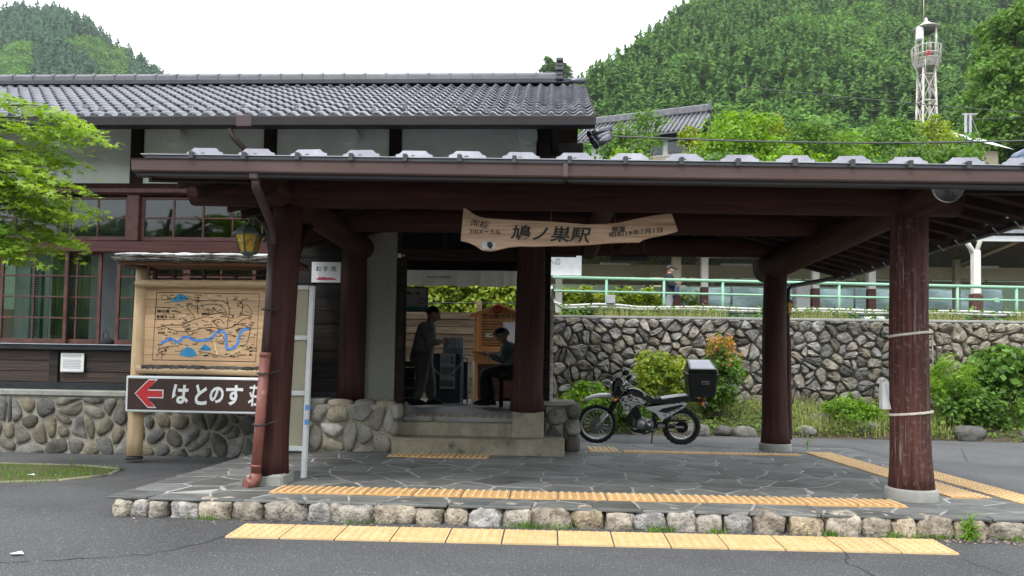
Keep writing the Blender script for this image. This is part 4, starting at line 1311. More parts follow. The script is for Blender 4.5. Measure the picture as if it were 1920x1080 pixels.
# snow guards standing along the eave
g0 = MB()
pl = [(-.148, 0), (.148, 0), (.148, .036), (.118, .046), (.092, .072), (-.092, .072), (-.118, .046), (-.148, .036)]
g0.prism(pl, -.004, .004)
gi = [(-.138, .008), (.138, .008), (.138, .029), (.113, .037), (.088, .064), (-.088, .064), (-.113, .037), (-.138, .029)]
g0.prism(gi, -.0075, -.0045)
gm = g0.data('snow_guard', 'galv')
c0 = MB().box(-.017, .017, -.135, -.04, -.050, .012, .004)
cm_ = c0.data('clip', 'clip')
c1 = MB().lathe([(.024, 0), (.026, .004), (.026, .05)], (.040, -.06, .000), 12, False, 'Y').data('bracket', 'clip')
x = -2.806
r = random.Random(17)
while x < CX1 - .3:
    z = 2.770 + sg(x) + r.uniform(-.002, .002)
    g = place(gm, 'snow_guard', K, (x, CY0 - .0, z), (math.radians(-6 + r.uniform(-3, 3)), r.uniform(-.02, .02), 0))
    place(cm_, 'clip', g, (x - .045, CY0 - .015, z - .006))
    place(c1, 'bracket', g, (x - .045, CY0 + .035, z + .004))
    m = MB(); m.prism([(x - .34, 0), (x + .10, 0), (x + .10, .024), (x - .05, .020)], CY0 - .06, CY0 + .12)
    m.v = [(a, b, c + 2.7568) for a, b, c in m.v]
    sag(m).build('roof_seam', 'edge_grey', K)
    x += .4265
# hip end cap at the far right corner
m = MB()
m.tube([(3.77, 6.02, 2.79), (3.78, 6.25, 2.80)], [.07, .07], 16)
m.tube([(3.82, 6.06, 2.885), (3.83, 6.25, 2.89)], [.058, .058], 16)
m.build('hip_cap', 'hipcap', K)
# downpipe of the front gutter, rust red lower half, at the left pillar
m = MB()
m.box(-2.40, -2.325, 5.70, 5.79, 2.565, 2.62, .01)
m.tube([(-2.362, 5.75, 2.59), (-2.362, 5.77, 2.52), (-2.38, 5.92, 2.46), (-2.50, 6.46, 2.36), (-2.53, 6.58, 2.28), (-2.535, 6.59, 2.20)], .036, 12)
m.tube([(-2.535, 6.59, 2.24), (-2.572, 6.60, 1.17)], .033, 12)
dp = m.build('downpipe', 'pipe_dark', K)
m = MB()
m.tube([(-2.572, 6.60, 1.19), (-2.628, 6.60, .10)], .046, 14)
m.tube([(-2.628, 6.60, .20), (-2.629, 6.60, .175)], .053, 14)
m.tube([(-2.572, 6.60, 1.21), (-2.573, 6.60, 1.17)], .05, 14)
m.tube([(-2.628, 6.60, .12), (-2.632, 6.595, .06), (-2.65, 6.57, .035), (-2.69, 6.52, .03)], .054, 14)
m.build('lower_pipe', 'pipe_rust', dp)
m = MB()
for z, x in ((1.02, -2.580), (.56, -2.604), (1.60, -2.557)):
    m.tube([(x + .06 * math.cos(a), 6.60 + .06 * math.sin(a), z) for a in [k * PI / 6 for k in range(13)]], .008, 6, False)
    m.tube([(x + .05, 6.62, z), (-2.56 + .1, 6.66, z + .03)], .006, 5)
m.build('pipe_clamp', 'iron', dp)
# downpipe at the rear right pillar
m = MB()
m.tube([(4.32, 11.3, 2.60), (4.25, 11.25, 2.52), (3.50, 10.95, 2.36), (3.45, 10.93, 2.30), (3.44, 10.92, 1.6)], .032, 10)
dp = m.build('downpipe', 'iron', K)
MB().tube([(3.44, 10.92, 1.62), (3.455, 10.92, .2), (3.455, 10.92, .14)], .052, 12).build('lower_pipe', 'redlog', dp)
# rope round the right pillar with a card tucked behind it
for z in (1.46, .76):
    m = MB()
    for s in (0, 1):
        m.tube([(3.215 + .172 * math.cos(a), 6.78 + .172 * math.sin(a), z + .008 * math.sin(a * 26 + s * PI) + .02 * math.sin(a + 2)) for a in [k * 2 * PI / 120 for k in range(121)]], .0065, 5, False)
    if z > 1:
        m.tube([(3.215 + .175 * math.cos(a), 6.78 + .175 * math.sin(a), z - .02 - k * .05) for k, a in enumerate([-.25] * 6)], .006, 5)
    tag(m.build('rope', 'rope'), 'white twisted rope tied round the right front pillar, ' + ('upper turn' if z > 1 else 'lower turn'), 'rope')
m = MB()
m.add([(3.005, 6.80, 1.03), (3.0, 6.92, 1.03), (3.03, 6.86, .79), (3.03, 6.80, .79), (2.985, 6.76, 1.02), (3.03, 6.74, .79)], [(0, 1, 2, 3), (4, 0, 3, 5)])
m.box(2.975, 3.035, 6.79, 6.86, .79, 1.03, .003)
tag(m.build('card', 'paper'), 'small white card tucked against the right front pillar between the ropes', 'card')
# hanging lamp fixture under the canopy
t = thing('strip_light', 'dark strip light hanging on wires under the canopy', 'light', (1.0, 9.6, 2.55))
MB().box(.76, 1.24, 9.5, 9.7, 2.49, 2.57, .02).build('housing', 'iron', t)
m = MB()
for x in (.8, 1.2): m.tube([(x, 9.6, 2.57), (x, 9.6, 3.1)], .004, 4)
m.build('wire', 'wire', t)

# wall lantern hung on the left pillar
t = thing('wall_lantern', 'green black iron lantern with amber glass hanging beside the left pillar', 'lantern', (-2.75, 6.6, 2.08))
lx, ly = -2.76, 6.6
m = MB()
def frus(m, z0, r0, z1, r1, n=6):
    vs = [(lx + r0 * math.cos(k * 2 * PI / n + PI / 6), ly + r0 * math.sin(k * 2 * PI / n + PI / 6), z0) for k in range(n)] + \
         [(lx + r1 * math.cos(k * 2 * PI / n + PI / 6), ly + r1 * math.sin(k * 2 * PI / n + PI / 6), z1) for k in range(n)]
    m.add(vs, [(k, (k + 1) % n, n + (k + 1) % n, n + k) for k in range(n)] + [tuple(range(n))[::-1], tuple(range(n, 2 * n))])
frus(m, 2.275, .135, 2.285, .14); frus(m, 2.285, .14, 2.33, .095); frus(m, 2.33, .10, 2.365, .055); frus(m, 2.365, .03, 2.395, .012)
m.build('cap', 'verdigris', t)
m = MB()
frus(m, 2.105, .074, 2.12, .078); frus(m, 2.085, .03, 2.105, .06); frus(m, 2.05, .008, 2.085, .02)
for k in range(6):
    a = k * PI / 3 + PI / 6
    m.tube([(lx + .074 * math.cos(a), ly + .074 * math.sin(a), 2.115), (lx + .118 * math.cos(a), ly + .118 * math.sin(a), 2.28)], .0075, 5)
m.build('frame', 'verdigris', t)
for k in range(6):
    a, b = k * PI / 3 + PI / 6, (k + 1) * PI / 3 + PI / 6
    MB().quad((lx + .072 * math.cos(a), ly + .072 * math.sin(a), 2.118), (lx + .072 * math.cos(b), ly + .072 * math.sin(b), 2.118),
              (lx + .115 * math.cos(b), ly + .115 * math.sin(b), 2.276), (lx + .115 * math.cos(a), ly + .115 * math.sin(a), 2.276)).build('pane', 'amber', t)
m = MB()
m.tube([(lx, ly, 2.39), (lx + .01, ly, 2.43), (lx + .06, ly, 2.44), (lx + .12, ly + .02, 2.38), (lx + .15, ly + .06, 2.29), (lx + .12, ly + .06, 2.22)], .010, 7)
m.tube([(lx + .15, ly + .10, 2.18), (lx + .15, ly + .10, 2.34)], .02, 7)
m.build('bracket', 'verdigris', t)
# second lantern on the rear right pillar
t = thing('wall_lantern', 'small dark lantern with amber panes behind the rear right pillar', 'lantern', (3.42, 10.85, 1.95))
lx, ly = 3.40, 10.8
m = MB(); frus(m, 2.10, .09, 2.16, .03); frus(m, 1.93, .05, 1.95, .055); m.build('cap', 'iron', t)
m = MB(); frus(m, 1.95, .052, 2.10, .078); m.build('pane', 'amber', t)

# ================================================================ SIGNS
# hanging name board
t = thing('name_board', 'long wavy wooden name board hanging under the canopy beam with black brush lettering', 'sign', (.1, 6.4, 2.3))
top = [(-.765, 2.492), (-.735, 2.478), (-.69, 2.447), (-.64, 2.418), (-.58, 2.402), (-.44, 2.393), (-.25, 2.383), (-.05, 2.377), (.13, 2.366), (.30, 2.352), (.46, 2.357), (.58, 2.369), (.72, 2.402), (.86, 2.430), (.97, 2.446), (1.030, 2.450)]
bot = [(1.085, 2.302), (.99, 2.274), (.88, 2.252), (.80, 2.230), (.76, 2.205), (.66, 2.203), (.52, 2.198), (.34, 2.182), (.17, 2.171), (.0, 2.168), (-.16, 2.161), (-.27, 2.163), (-.37, 2.152), (-.46, 2.130), (-.53, 2.119), (-.60, 2.125), (-.66, 2.165), (-.72, 2.193), (-.785, 2.206)]
front = top + bot
m = MB(); m.prism(front, 6.375, 6.425)
m.build('board', 'oldboard', t, True)
text('鳩ノ巣駅', -.005, 6.372, 2.268, .140, 'ink', t, .020, .12, .69, -.03)
text('海抜', -.62, 6.372, 2.352, .062, 'ink', t, .008, .1, .17, -.12)
text('310メートル', -.575, 6.372, 2.283, .044, 'ink', t, .012, .1, .27, -.02)
text('開業', .58, 6.372, 2.312, .052, 'ink', t, .006, .05, .115, .06)
text('昭和19年7月1日', .725, 6.372, 2.287, .046, 'ink', t, .009, .05, .46, .105)
m = MB(); m.add([(-.60, 6.3715, 2.18), (-.57, 6.3715, 2.205), (-.52, 6.3715, 2.21), (-.485, 6.3715, 2.185), (-.48, 6.3715, 2.15), (-.52, 6.3715, 2.125), (-.57, 6.3715, 2.13), (-.605, 6.3715, 2.155)], [tuple(range(8))]); m.build('knot', 'bark_pale', t)
m = MB(); m.add([(-.555, 6.369, 2.19), (-.52, 6.369, 2.195), (-.50, 6.369, 2.165), (-.52, 6.369, 2.13), (-.55, 6.369, 2.15)], [(0, 1, 2, 3, 4)]); m.build('knot', 'ink', t)
for x, z in ((-.745, 2.48), (1.0, 2.44)):
    MB().tube([(x, 6.40, z), (x + .01, 6.6, 2.60)], .003, 4).build('wire', 'wire', t)
for x in (.0, .55):
    MB().tube([(x, 6.43, 2.36), (x, 6.50, 2.56)], .005, 4).build('chain', 'wire', t)

# map board on peeled posts with a little bark roof
t = thing('map_board', 'wooden visitor map board on peeled log posts under a small bark roof', 'map board', (-4.3, 9.0, -.14))
MB().log((-5.125, 9.0, -.05), (-5.10, 9.0, 2.30), .092, .078, 16, 10, .03, 3).build('post', 'peeled', t)
MB().log((-3.30, 9.0, -.05), (-3.30, 9.0, 2.30), .092, .078, 16, 10, .03, 4).build('post', 'peeled', t)
MB().lathe([(.10, -.05), (.10, -.03), (.098, -.02)], (-5.125, 9.0, -.05), 14).build('post_shoe', 'iron', t)
MB().log((-5.13, 8.92, 2.075), (-3.3, 8.92, 2.085), .048, .052, 12, 8, .04, 5).build('cross_log', 'peeled_x', t)
zz = [1.03, 1.20, 1.37, 1.54, 1.71, 1.88, 2.045]
for k in range(6):
    MB().box(-5.03, -3.36, 8.965, 9.01, zz[k], zz[k + 1] - .003, .002).build('board', 'board', t)
m = MB(); m.log((-5.07, 8.90, 1.015), (-3.3, 8.90, 1.0), .05, .055, 12, 8, .10, 6); lo = m.build('lower_log', 'peeled_x', t)
r = random.Random(3)
m = MB()
for k in range(60):
    x = -5.0 + k * .028
    m.box(x, x + .04, 8.85, 8.92, 1.022 + r.uniform(-.012, .012), 1.062 + r.uniform(0, .012), .006, Matrix.Rotation(r.uniform(-.3, .3), 3, 'Y'))
tag(m.build('bark', 'bark', lo), kind='stuff')
# carved map: a frame line, roads, the river, blue hills
fy = 8.9625
def line(pts, w, material, nm='line', close=False, y=fy):
    if close: pts = pts + [pts[0]]
    m = MB()
    P = [Vector((q[0], q[1])) for q in pts]
    vs = []
    for i, q in enumerate(P):
        a = P[max(0, i - 1)]; b = P[min(len(P) - 1, i + 1)]
        d = (b - a).normalized(); n = Vector((-d.y, d.x)) * w * .5
        vs += [(q.x + n.x, y, q.y + n.y), (q.x - n.x, y, q.y - n.y)]
    m.add(vs, [(2 * i, 2 * i + 1, 2 * i + 3, 2 * i + 2) for i in range(len(P) - 1)])
    return m
def smooth(pts, n=6):
    out = []
    for i in range(len(pts) - 1):
        p0 = pts[max(0, i - 1)]; p1 = pts[i]; p2 = pts[i + 1]; p3 = pts[min(len(pts) - 1, i + 2)]
        for k in range(n):
            s = k / n
            out.append(tuple(.5 * ((2 * p1[j]) + (-p0[j] + p2[j]) * s + (2 * p0[j] - 5 * p1[j] + 4 * p2[j] - p3[j]) * s * s + (-p0[j] + 3 * p1[j] - 3 * p2[j] + p3[j]) * s ** 3) for j in (0, 1)))
    out.append(pts[-1])
    return out
def mp(u, v):   # pixel of the map drawing (zoomed picture) to board metres
    return (-4.890 + (u - 257) * (4.890 - 3.588) / (903 - 257), 1.972 - (v - 235) * (1.972 - 1.125) / (662 - 235))
def poly_(pts, material, nm, y):
    m = MB(); q = [mp(*p) for p in pts]; m.add([(a, y, b) for a, b in q], [tuple(range(len(q)))])
    m.build(nm, material, t)
pan = [mp(257, 235), mp(903, 238), mp(890, 660), mp(243, 658)]
line(pan, .009, 'ink', close=True).build('map_border', 'ink', t)
river = [mp(*p) for p in ((292, 552), (322, 540), (350, 522), (400, 545), (430, 518), (465, 512), (500, 530), (560, 532), (612, 515), (640, 482), (672, 472), (698, 492), (705, 545), (708, 578), (740, 582), (770, 555), (785, 505), (800, 468), (852, 452))]
line(smooth(river), .034, 'river', y=fy - .0005).build('river_line', 'river', t)
line(smooth([mp(*p) for p in ((610, 515), (632, 545), (640, 590), (650, 620))]), .012, 'path_cream').build('path_line', 'path_cream', t)
line(smooth([mp(*p) for p in ((660, 632), (720, 625), (780, 590), (805, 570))]), .010, 'path_cream').build('path_line', 'path_cream', t)
line(smooth([mp(*p) for p in ((330, 455), (320, 500), (300, 530))]), .010, 'path_cream').build('path_line', 'path_cream', t)
for p in (((345, 292), (398, 243), (425, 252), (468, 270), (440, 280), (385, 296)), ((410, 625), (425, 600), (465, 572), (505, 592), (525, 628), (470, 638)), ((533, 592), (570, 555), (615, 585), (600, 597))):
    poly_(p, 'mountain_blue', 'mountain', fy - .0008)
inks = MB()
def ink(pts, w=.007):
    q = line(smooth([mp(*p) for p in pts], 4), w, 'ink'); inks.add(q.v, q.f)
for p in (((308, 300), (335, 298), (350, 290), (400, 245), (440, 262), (470, 272), (520, 285), (600, 278), (660, 283), (700, 300), (718, 340), (712, 400), (708, 448)),
          ((262, 460), (330, 440), (420, 437), (480, 410), (560, 385), (620, 365), (700, 352)), ((440, 300), (460, 340), (500, 385)), ((520, 262), (515, 320), (525, 380)),
          ((530, 320), (590, 305), (650, 310), (690, 340), (700, 365)), ((540, 300), (560, 340), (630, 345), (700, 380)), ((300, 440), (340, 460), (420, 480), (500, 470), (560, 455), (620, 450), (680, 460), (750, 440), (800, 400), (860, 380)),
          ((640, 440), (620, 410), (660, 400), (690, 430)), ((790, 275), (800, 330), (780, 380)), ((760, 385), (800, 372), (860, 378)), ((530, 600), (600, 612), (680, 632), (760, 625)), ((380, 600), (420, 600), (465, 575)), ((465, 575), (480, 640)),
          ((740, 440), (770, 430), (830, 440)), ((860, 440), (850, 475), (830, 550), (790, 560)), ((650, 480), (690, 520), (680, 550), (655, 545), (640, 520)), ((420, 430), (470, 500), (500, 480)), ((355, 570), (410, 570)), ((280, 570), (300, 560), (340, 530)),
          ((270, 640), (285, 612), (305, 620), (300, 650)), ((700, 260), (705, 310)), ((820, 300), (860, 350), (850, 370))):
    ink(p)
r = random.Random(8)
for k in range(230):
    u, v = r.uniform(270, 880), r.uniform(250, 640)
    if 340 < u < 530 and 570 < v < 640: continue
    for j in range(r.randint(2, 4)):
        a = mp(u + j * 8, v)
        inks.box(a[0], a[0] + r.uniform(.006, .011), fy - .001, fy - .0002, a[1], a[1] + r.uniform(.008, .018))
for (u, v) in ((318, 602), (850, 575), (850, 600), (850, 622), (780, 300), (560, 372), (575, 372), (545, 375), (580, 630), (565, 632)):
    a = mp(u, v); inks.box(a[0], a[0] + .03, fy - .001, fy - .0002, a[1], a[1] + .02)
tag(inks.build('map_lines', 'ink', t), kind='stuff')
line([mp(252, 330), mp(392, 330), mp(388, 402), mp(250, 404)], .007, 'ink', close=True).build('title_border', 'ink', t)
text('鳩の巣', mp(302, 352)[0], fy, mp(302, 352)[1], .043, 'ink', t, .02, width=.165)
text('散策まっぷ', mp(320, 387)[0], fy, mp(320, 387)[1], .040, 'ink', t, .02, width=.24)
ring = [(mp(308, 266)[0] + .042 * math.cos(a), mp(308, 266)[1] + .032 * math.sin(a)) for a in [k * PI / 8 for k in range(16)]]
line(ring, .006, 'ink', close=True).build('compass', 'ink', t)
for (u, v) in ((597, 254), (437, 377), (673, 512)):
    a = mp(u, v); MB().lathe([(.012, 0), (.010, .003)], (a[0], fy - .004, a[1]), 8, True, 'Y').build('screw_cap', 'white', t)
# little roof
MB().box(-5.25, -3.1, 8.70, 8.78, 2.285, 2.32, .006).build('roof_batten', 'brown_board', t)
MB().box(-5.2, -3.1, 8.72, 9.3, 2.30, 2.33, .004).build('roof_board', 'brown_board', t)
MB().box(-5.19, -5.03, 8.74, 9.2, 2.26, 2.30, .006).build('roof_bracket', 'frame', t)
m = MB(); m.box(-5.0, -3.4, 9.0, 9.03, 2.195, 2.215, .003)
for x in (-4.95, -4.70, -4.32, -3.92): m.box(x - .02, x + .02, 8.99, 9.04, 2.13, 2.27, .004)
m.build('rail', 'frame', t)
r = random.Random(12)
bk = MB()
for k in range(230):
    x = -5.30 + r.random() * 2.15; l = r.uniform(.12, .45)
    y = 8.635 + r.uniform(-.01, .04); z = 2.352 + r.uniform(-.032, .03)
    bk.tube([(x, y, z), (x + l * .5, y + r.uniform(-.015, .015), z + r.uniform(-.012, .018)), (min(x + l, -3.1), y + r.uniform(-.02, .02), z + r.uniform(-.02, .02))], [r.uniform(.006, .016), r.uniform(.008, .018), .005], 5)
bk.box(-5.28, -3.1, 8.67, 9.35, 2.335, 2.375, .01)
br = bk.build('bark_roof', 'bark', t)
m = MB()
r = random.Random(9)
m.tube([(-5.27 + k * .12, 8.68 + r.uniform(-.01, .01), 2.402 + r.uniform(-.006, .008)) for k in range(19)], [r.uniform(.010, .020) for _ in range(19)], 8, True, True, .2, 3)
m.tube([(-5.2 + k * .12, 8.80 + r.uniform(-.01, .01), 2.425 + r.uniform(-.006, .008)) for k in range(18)], [r.uniform(.012, .022) for _ in range(18)], 8, True, True, .2, 5)
m.build('birch_pole', 'bark_pale', br)

# brown direction sign
t = thing('direction_sign', 'brown direction sign with red left arrow and white hiragana on the map board posts', 'sign', (-4.3, 8.85, .5))
MB().box(-5.15, -3.12, 8.80, 8.86, .495, .935, .012).build('frame', 'white', t)
MB().box(-5.12, -3.15, 8.794, 8.82, .525, .905, .003).build('panel', 'sign_brown', t)
def ar(dx):
    return [(-5.03 + dx, .722), (-4.86 + dx * .2, .897 - dx), (-4.745 - dx * 1.6, .897 - dx), (-4.865 - dx * .4, .772 - dx), (-4.672 - dx, .772 - dx), (-4.672 - dx, .668 + dx), (-4.865 - dx * .4, .668 + dx), (-4.755 - dx * 1.6, .548 + dx), (-4.86 + dx * .2, .548 + dx)]
MB().prism(ar(0), 8.7915, 8.7938).build('arrow_edge', 'white', t)
MB().prism(ar(.013), 8.789, 8.7912).build('arrow', 'red', t)
x = -4.46
for ch, w, h in (('は', .235, .235), ('と', .175, .25), ('の', .20, .20), ('す', .245, .245), ('荘', .22, .26)):
    text(ch, x, 8.791, .72, h, 'white', t, .014 if ch == '荘' else .032, .06, w * .86, random.Random(ord(ch)).uniform(-.08, .05))
    x += w + .020

# white framed notice frame leaning edge-on at the left pillar
t = thing('notice_stand', 'tall narrow white wooden frame with beige panels standing beside the left pillar', 'notice frame', (-2.42, 7.2, 0))
def lean(z, x): return x + .052 * z
xr0, xr1 = -2.405, -2.365
m = MB(); 
m.add([(lean(0, xr0), 7.16, -.01), (lean(0, xr1), 7.16, -.01), (lean(0, xr1), 7.22, -.01), (lean(0, xr0), 7.22, -.01), (lean(1.88, xr0) - .06, 7.16, 1.88), (lean(1.88, xr1) - .06, 7.16, 1.88), (lean(1.88, xr1) - .06, 7.22, 1.88), (lean(1.88, xr0) - .06, 7.22, 1.88)],
      [(3, 2, 1, 0), (4, 5, 6, 7), (0, 1, 5, 4), (1, 2, 6, 5), (2, 3, 7, 6), (3, 0, 4, 7)])
m.build('upright', 'white_chip', t)
MB().box(-2.80, -2.76, 7.16, 7.22, -.01, 1.88, .005).build('upright', 'white_chip', t)
for z, nm in ((.26, 'rail'), (.80, 'rail'), (1.345, 'rail'), (1.845, 'top_rail')):
    MB().box(-2.80, -2.40 + .012 * z, 7.165, 7.215, z, z + (.045 if nm == 'rail' else .04), .004).build(nm, 'white_chip', t)
for z in (.305, .845, 1.39):
    MB().box(-2.76, -2.405 + .012 * z, 7.19, 7.205, z, z + (.495 if z < .8 else .50 if z < 1 else .455)).build('panel', 'khaki', t)
for z in (.52, .66):
    MB().box(-2.39 + .02 * z, -2.345 + .02 * z, 7.155, 7.16, z, z + .05).build('tape', 'tape_blue', t)

# toilet sign on the dark planks
t = thing('toilet_sign', 'small white sign with black characters and a red arrow on the dark plank wall', 'sign', (-3.05, 9.93, 2.36))
MB().box(-3.256, -2.852, 9.915, 9.935, 2.222, 2.505, .004).build('plate', 'white', t)
text('お手洗', -3.055, 9.9145, 2.412, .072, 'ink', t, .012, width=.285, spacing=1.3)
m = MB()
m.add([(-3.20, 9.9135, 2.272), (-3.14, 9.9135, 2.29), (-2.96, 9.9135, 2.275), (-2.91, 9.9135, 2.28), (-2.915, 9.9135, 2.262), (-3.15, 9.9135, 2.255)], [(0, 1, 2, 3, 4, 5)])
m.add([(-3.16, 9.9135, 2.2565), (-3.15, 9.9135, 2.32), (-3.138, 9.9135, 2.287)], [(0, 1, 2)])
m.box(-3.135, -3.04, 9.9115, 9.913, 2.268, 2.296); m.box(-3.03, -2.955, 9.9115, 9.913, 2.27, 2.290)
m.build('arrow', 'pinkred', t)
# paper notice under the window
t = thing('notice_paper', 'white printed notice in a sleeve pinned to the dark planks under the window', 'notice', (-6.58, 9.94, .95))
MB().box(-6.745, -6.415, 9.925, 9.938, .955, 1.21, .002).build('sheet', 'paper', t)
m = MB(); r = random.Random(2)
for k in range(9):
    z = 1.185 - k * .022
    if k == 2: continue
    x = -6.71
    while x < -6.46:
        w = r.uniform(.008, .03); m.box(x, min(x + w, -6.44), 9.9235, 9.925, z - .010, z); x += w + .006
tag(m.build('print', 'steelgrey', t), kind='stuff')
MB().box(-6.745, -6.415, 9.918, 9.94, .945, .965, .004).build('sleeve', 'edge_grey', t)
# wall switch plates beside the door
t = thing('switch_plate', 'small white plate and round bell on the door lintel', 'switch', (-2.03, 9.92, 2.60))
MB().box(-2.075, -2.028, 9.915, 9.929, 2.575, 2.628, .003).build('plate', 'white', t)
MB().lathe([(.020, 0), (.018, .008)], (-1.995, 9.915, 2.603), 12, True, 'Y').build('bell', 'steelgrey', t)
# posters inside the window
t = thing('window_poster', 'white poster sheet with a black framed vertical banner behind the left window', 'poster', (-7.25, 10.3, 1.4))
MB().box(-7.68, -7.17, 10.24, 10.25, 1.32, 2.62).build('sheet', 'paper', t)
MB().box(-7.44, -7.24, 10.215, 10.238, 1.36, 2.47, .004).build('banner_frame', 'navy', t)
MB().box(-7.41, -7.27, 10.208, 10.214, 1.41, 2.43).build('banner', 'edge_grey', t)
r = random.Random(6); m = MB()
for k in range(26):
    z = 2.39 - k * .037
    m.box(-7.385 + r.uniform(0, .02), -7.32 + r.uniform(0, .03), 10.2035, 10.207, z - .024, z)
tag(m.build('print', 'navy', t), kind='stuff')
t = thing('window_poster', 'yellow poster above a no smoking notice behind the right sash', 'poster', (-5.75, 10.25, 1.5))
MB().box(-5.86, -5.60, 10.22, 10.225, 1.64, 2.08).build('sheet', 'yellow', t)
MB().box(-5.90, -5.66, 10.225, 10.23, 1.40, 1.62).build('sheet', 'paper', t)
m = MB()
m.tube([(-5.79 + .055 * math.cos(a), 10.22, 1.51 + .055 * math.sin(a)) for a in [k * PI / 8 for k in range(17)]], .006, 5, False)
m.tube([(-5.83, 10.22, 1.55), (-5.75, 10.22, 1.47)], .005, 5); m.box(-5.82, -5.76, 10.219, 10.223, 1.503, 1.517)
m.build('no_smoking_mark', 'ink', t)
# rucksack on the window sill
t = thing('rucksack', 'small black rucksack standing in the open window', 'rucksack', (-6.18, 10.05, 1.34))
MB().ellipsoid((-6.17, 10.04, 1.375), .10, .07, .062, 14, 10).build('bag', 'cloth_black', t)
MB().tube([(-6.22, 10.04, 1.42), (-6.225, 10.04, 1.49), (-6.19, 10.04, 1.525), (-6.15, 10.04, 1.49), (-6.14, 10.04, 1.42)], .007, 6).build('handle', 'cloth_black', t)

# ================================================================ INSIDE AND BEHIND THE PASSAGE
t = thing('plank_fence', 'weathered horizontal plank fence behind the station passage', 'fence', (-1.5, 16.0, .4))
MB().box(-4.0, .02, 16.03, 16.08, .2, 2.29).build('backing', 'darkwood', t)
for k in range(12):
    z = .40 + k * .157
    MB().box(-4.0, .02, 15.98 - .01 * (k % 2), 16.03, z + .006, z + .150, .005).build('plank', 'fence_plank', t)
for x in (-3.1, -1.55, .0):
    MB().box(x - .05, x + .05, 16.08, 16.18, .2, 2.55, .006).build('post', 'fence_plank', t)
m = MB(); m.tube([(-4, 16.1, 2.50), (.05, 16.1, 2.50)], .012, 6); m.build('rail', 'iron', t)

t = thing('noren', 'beige cloth banner hanging across the far side of the passage', 'noren', (-1.6, 13.2, 2.9))
n = 60; vs = []
for i in range(n + 1):
    x = -2.70 + i * 2.62 / n
    for k in range(4):
        vs.append((x, 13.62 + .05 * math.sin(i * .55) * (k / 3) + .03 * math.sin(i * 1.3 + 1) * (.4 + k / 4), 2.90 - k * .30 / 3 + .008 * math.sin(i * .45)))
m = MB(); m.add(vs, [(i * 4 + k, (i + 1) * 4 + k, (i + 1) * 4 + k + 1, i * 4 + k + 1) for i in range(n) for k in range(3)], True)
m.build('cloth', 'canvas', t)
MB().tube([(-2.72, 13.62, 2.915), (-.06, 13.62, 2.915)], .012, 8).build('rod', 'iron', t)
m = MB(); r = random.Random(4)
for k in range(9):
    m.box(-2.28 + k * .05, -2.25 + k * .05, 13.575, 13.580, 2.745, 2.775 + r.uniform(-.008, .006))
m.box(-2.22, -1.9, 13.575, 13.580, 2.715, 2.719)
m.build('print', 'ink', t)

t = thing('station_name_panel', 'white and teal station name panel in a dark frame at the left of the passage', 'sign', (-2.4, 13.0, 2.1))
MB().box(-2.70, -2.17, 13.02, 13.06, 2.07, 2.51, .006).build('frame', 'navy', t)
MB().box(-2.68, -2.195, 13.01, 13.022, 2.16, 2.49).build('panel', 'white', t)
MB().box(-2.68, -2.195, 13.0, 13.022, 2.10, 2.157).build('stripe', 'teal', t)
text('鳩ノ巣', -2.43, 13.0095, 2.395, .06, 'ink', t, .015, width=.25)
m = MB(); m.tube([(-2.27 + .045 * math.cos(a), 13.005, 2.265 + .045 * math.sin(a)) for a in [k * PI / 8 for k in range(17)]], .005, 5, False); m.build('emblem', 'ink', t)

t = thing('post_kiosk', 'tall orange wooden mountain register kiosk with a gabled roof and sloping desk', 'kiosk', (-1.0, 14.3, .43))
kx0, kx1, ky = -1.46, -.50, 14.2
for x in (kx0, kx1 - .08):
    MB().box(x, x + .08, ky - .02, ky + .10, .434, 2.13, .006).build('post', 'kiosk', t)
    MB().box(x - .015, x + .095, ky - .035, ky + .11, .43, .53, .006).build('foot', 'kiosk', t)
MB().prism([(kx0 + .02, 1.17), (kx1 - .02, 1.17), (kx1 - .02, 2.12), ((kx0 + kx1) / 2, 2.30), (kx0 + .02, 2.12)], ky + .02, ky + .07).build('back_board', 'kiosk', t, True)
MB().box(kx0 + .08, kx1 - .08, ky + .05, ky + .09, .45, 1.17).build('lower_board', 'frame', t)
for s in (-1, 1):
    c = (kx0 + kx1) / 2
    m = MB(); q = [(c, 2.345), (c + s * .55, 2.105), (c + s * .55, 2.07), (c, 2.31)]
    m.prism(q, ky - .10, ky + .2); m.build('roof_board', 'kiosk', t, True)
MB().box(kx0 - .02, kx1 + .02, ky - .22, ky + .05, 1.385, 1.415, .006).build('desk', 'kiosk', t)
MB().box(kx0 + .08, kx1 - .08, ky - .06, ky + .02, 1.165, 1.36, .005).build('drawer', 'kiosk', t)
text('登山届ポスト', -.985, ky - .005 + .02, 2.085, .092, 'frame', t, .012, width=.64)
m = MB(); m.tube([(-1.01 + .075 * math.cos(a), ky + .008, 2.215 + .062 * math.sin(a)) for a in [k * PI / 10 for k in range(21)]], .014, 6, False)
m.box(-1.03, -1.015, ky + .0, ky + .012, 2.17, 2.255); m.box(-1.005, -.99, ky + .0, ky + .012, 2.17, 2.255); m.build('emblem', 'red', t)
m = MB(); r = random.Random(6)
for k in range(10):
    z = 1.98 - k * .052
    x = -1.30
    while x < -.93:
        w = r.uniform(.02, .05); m.box(x, min(x + w, -.92), ky + .012, ky + .018, z, z + .014 + .008 * (k % 2)); x += w + .012
m.build('print', 'frame', t)
MB().box(-.90, -.62, ky + .008, ky + .018, 1.55, 1.98).build('notice', 'paper', t)
MB().box(-1.24, -1.10, ky + .006, ky + .016, 1.68, 1.76).build('notice', 'paper', t)

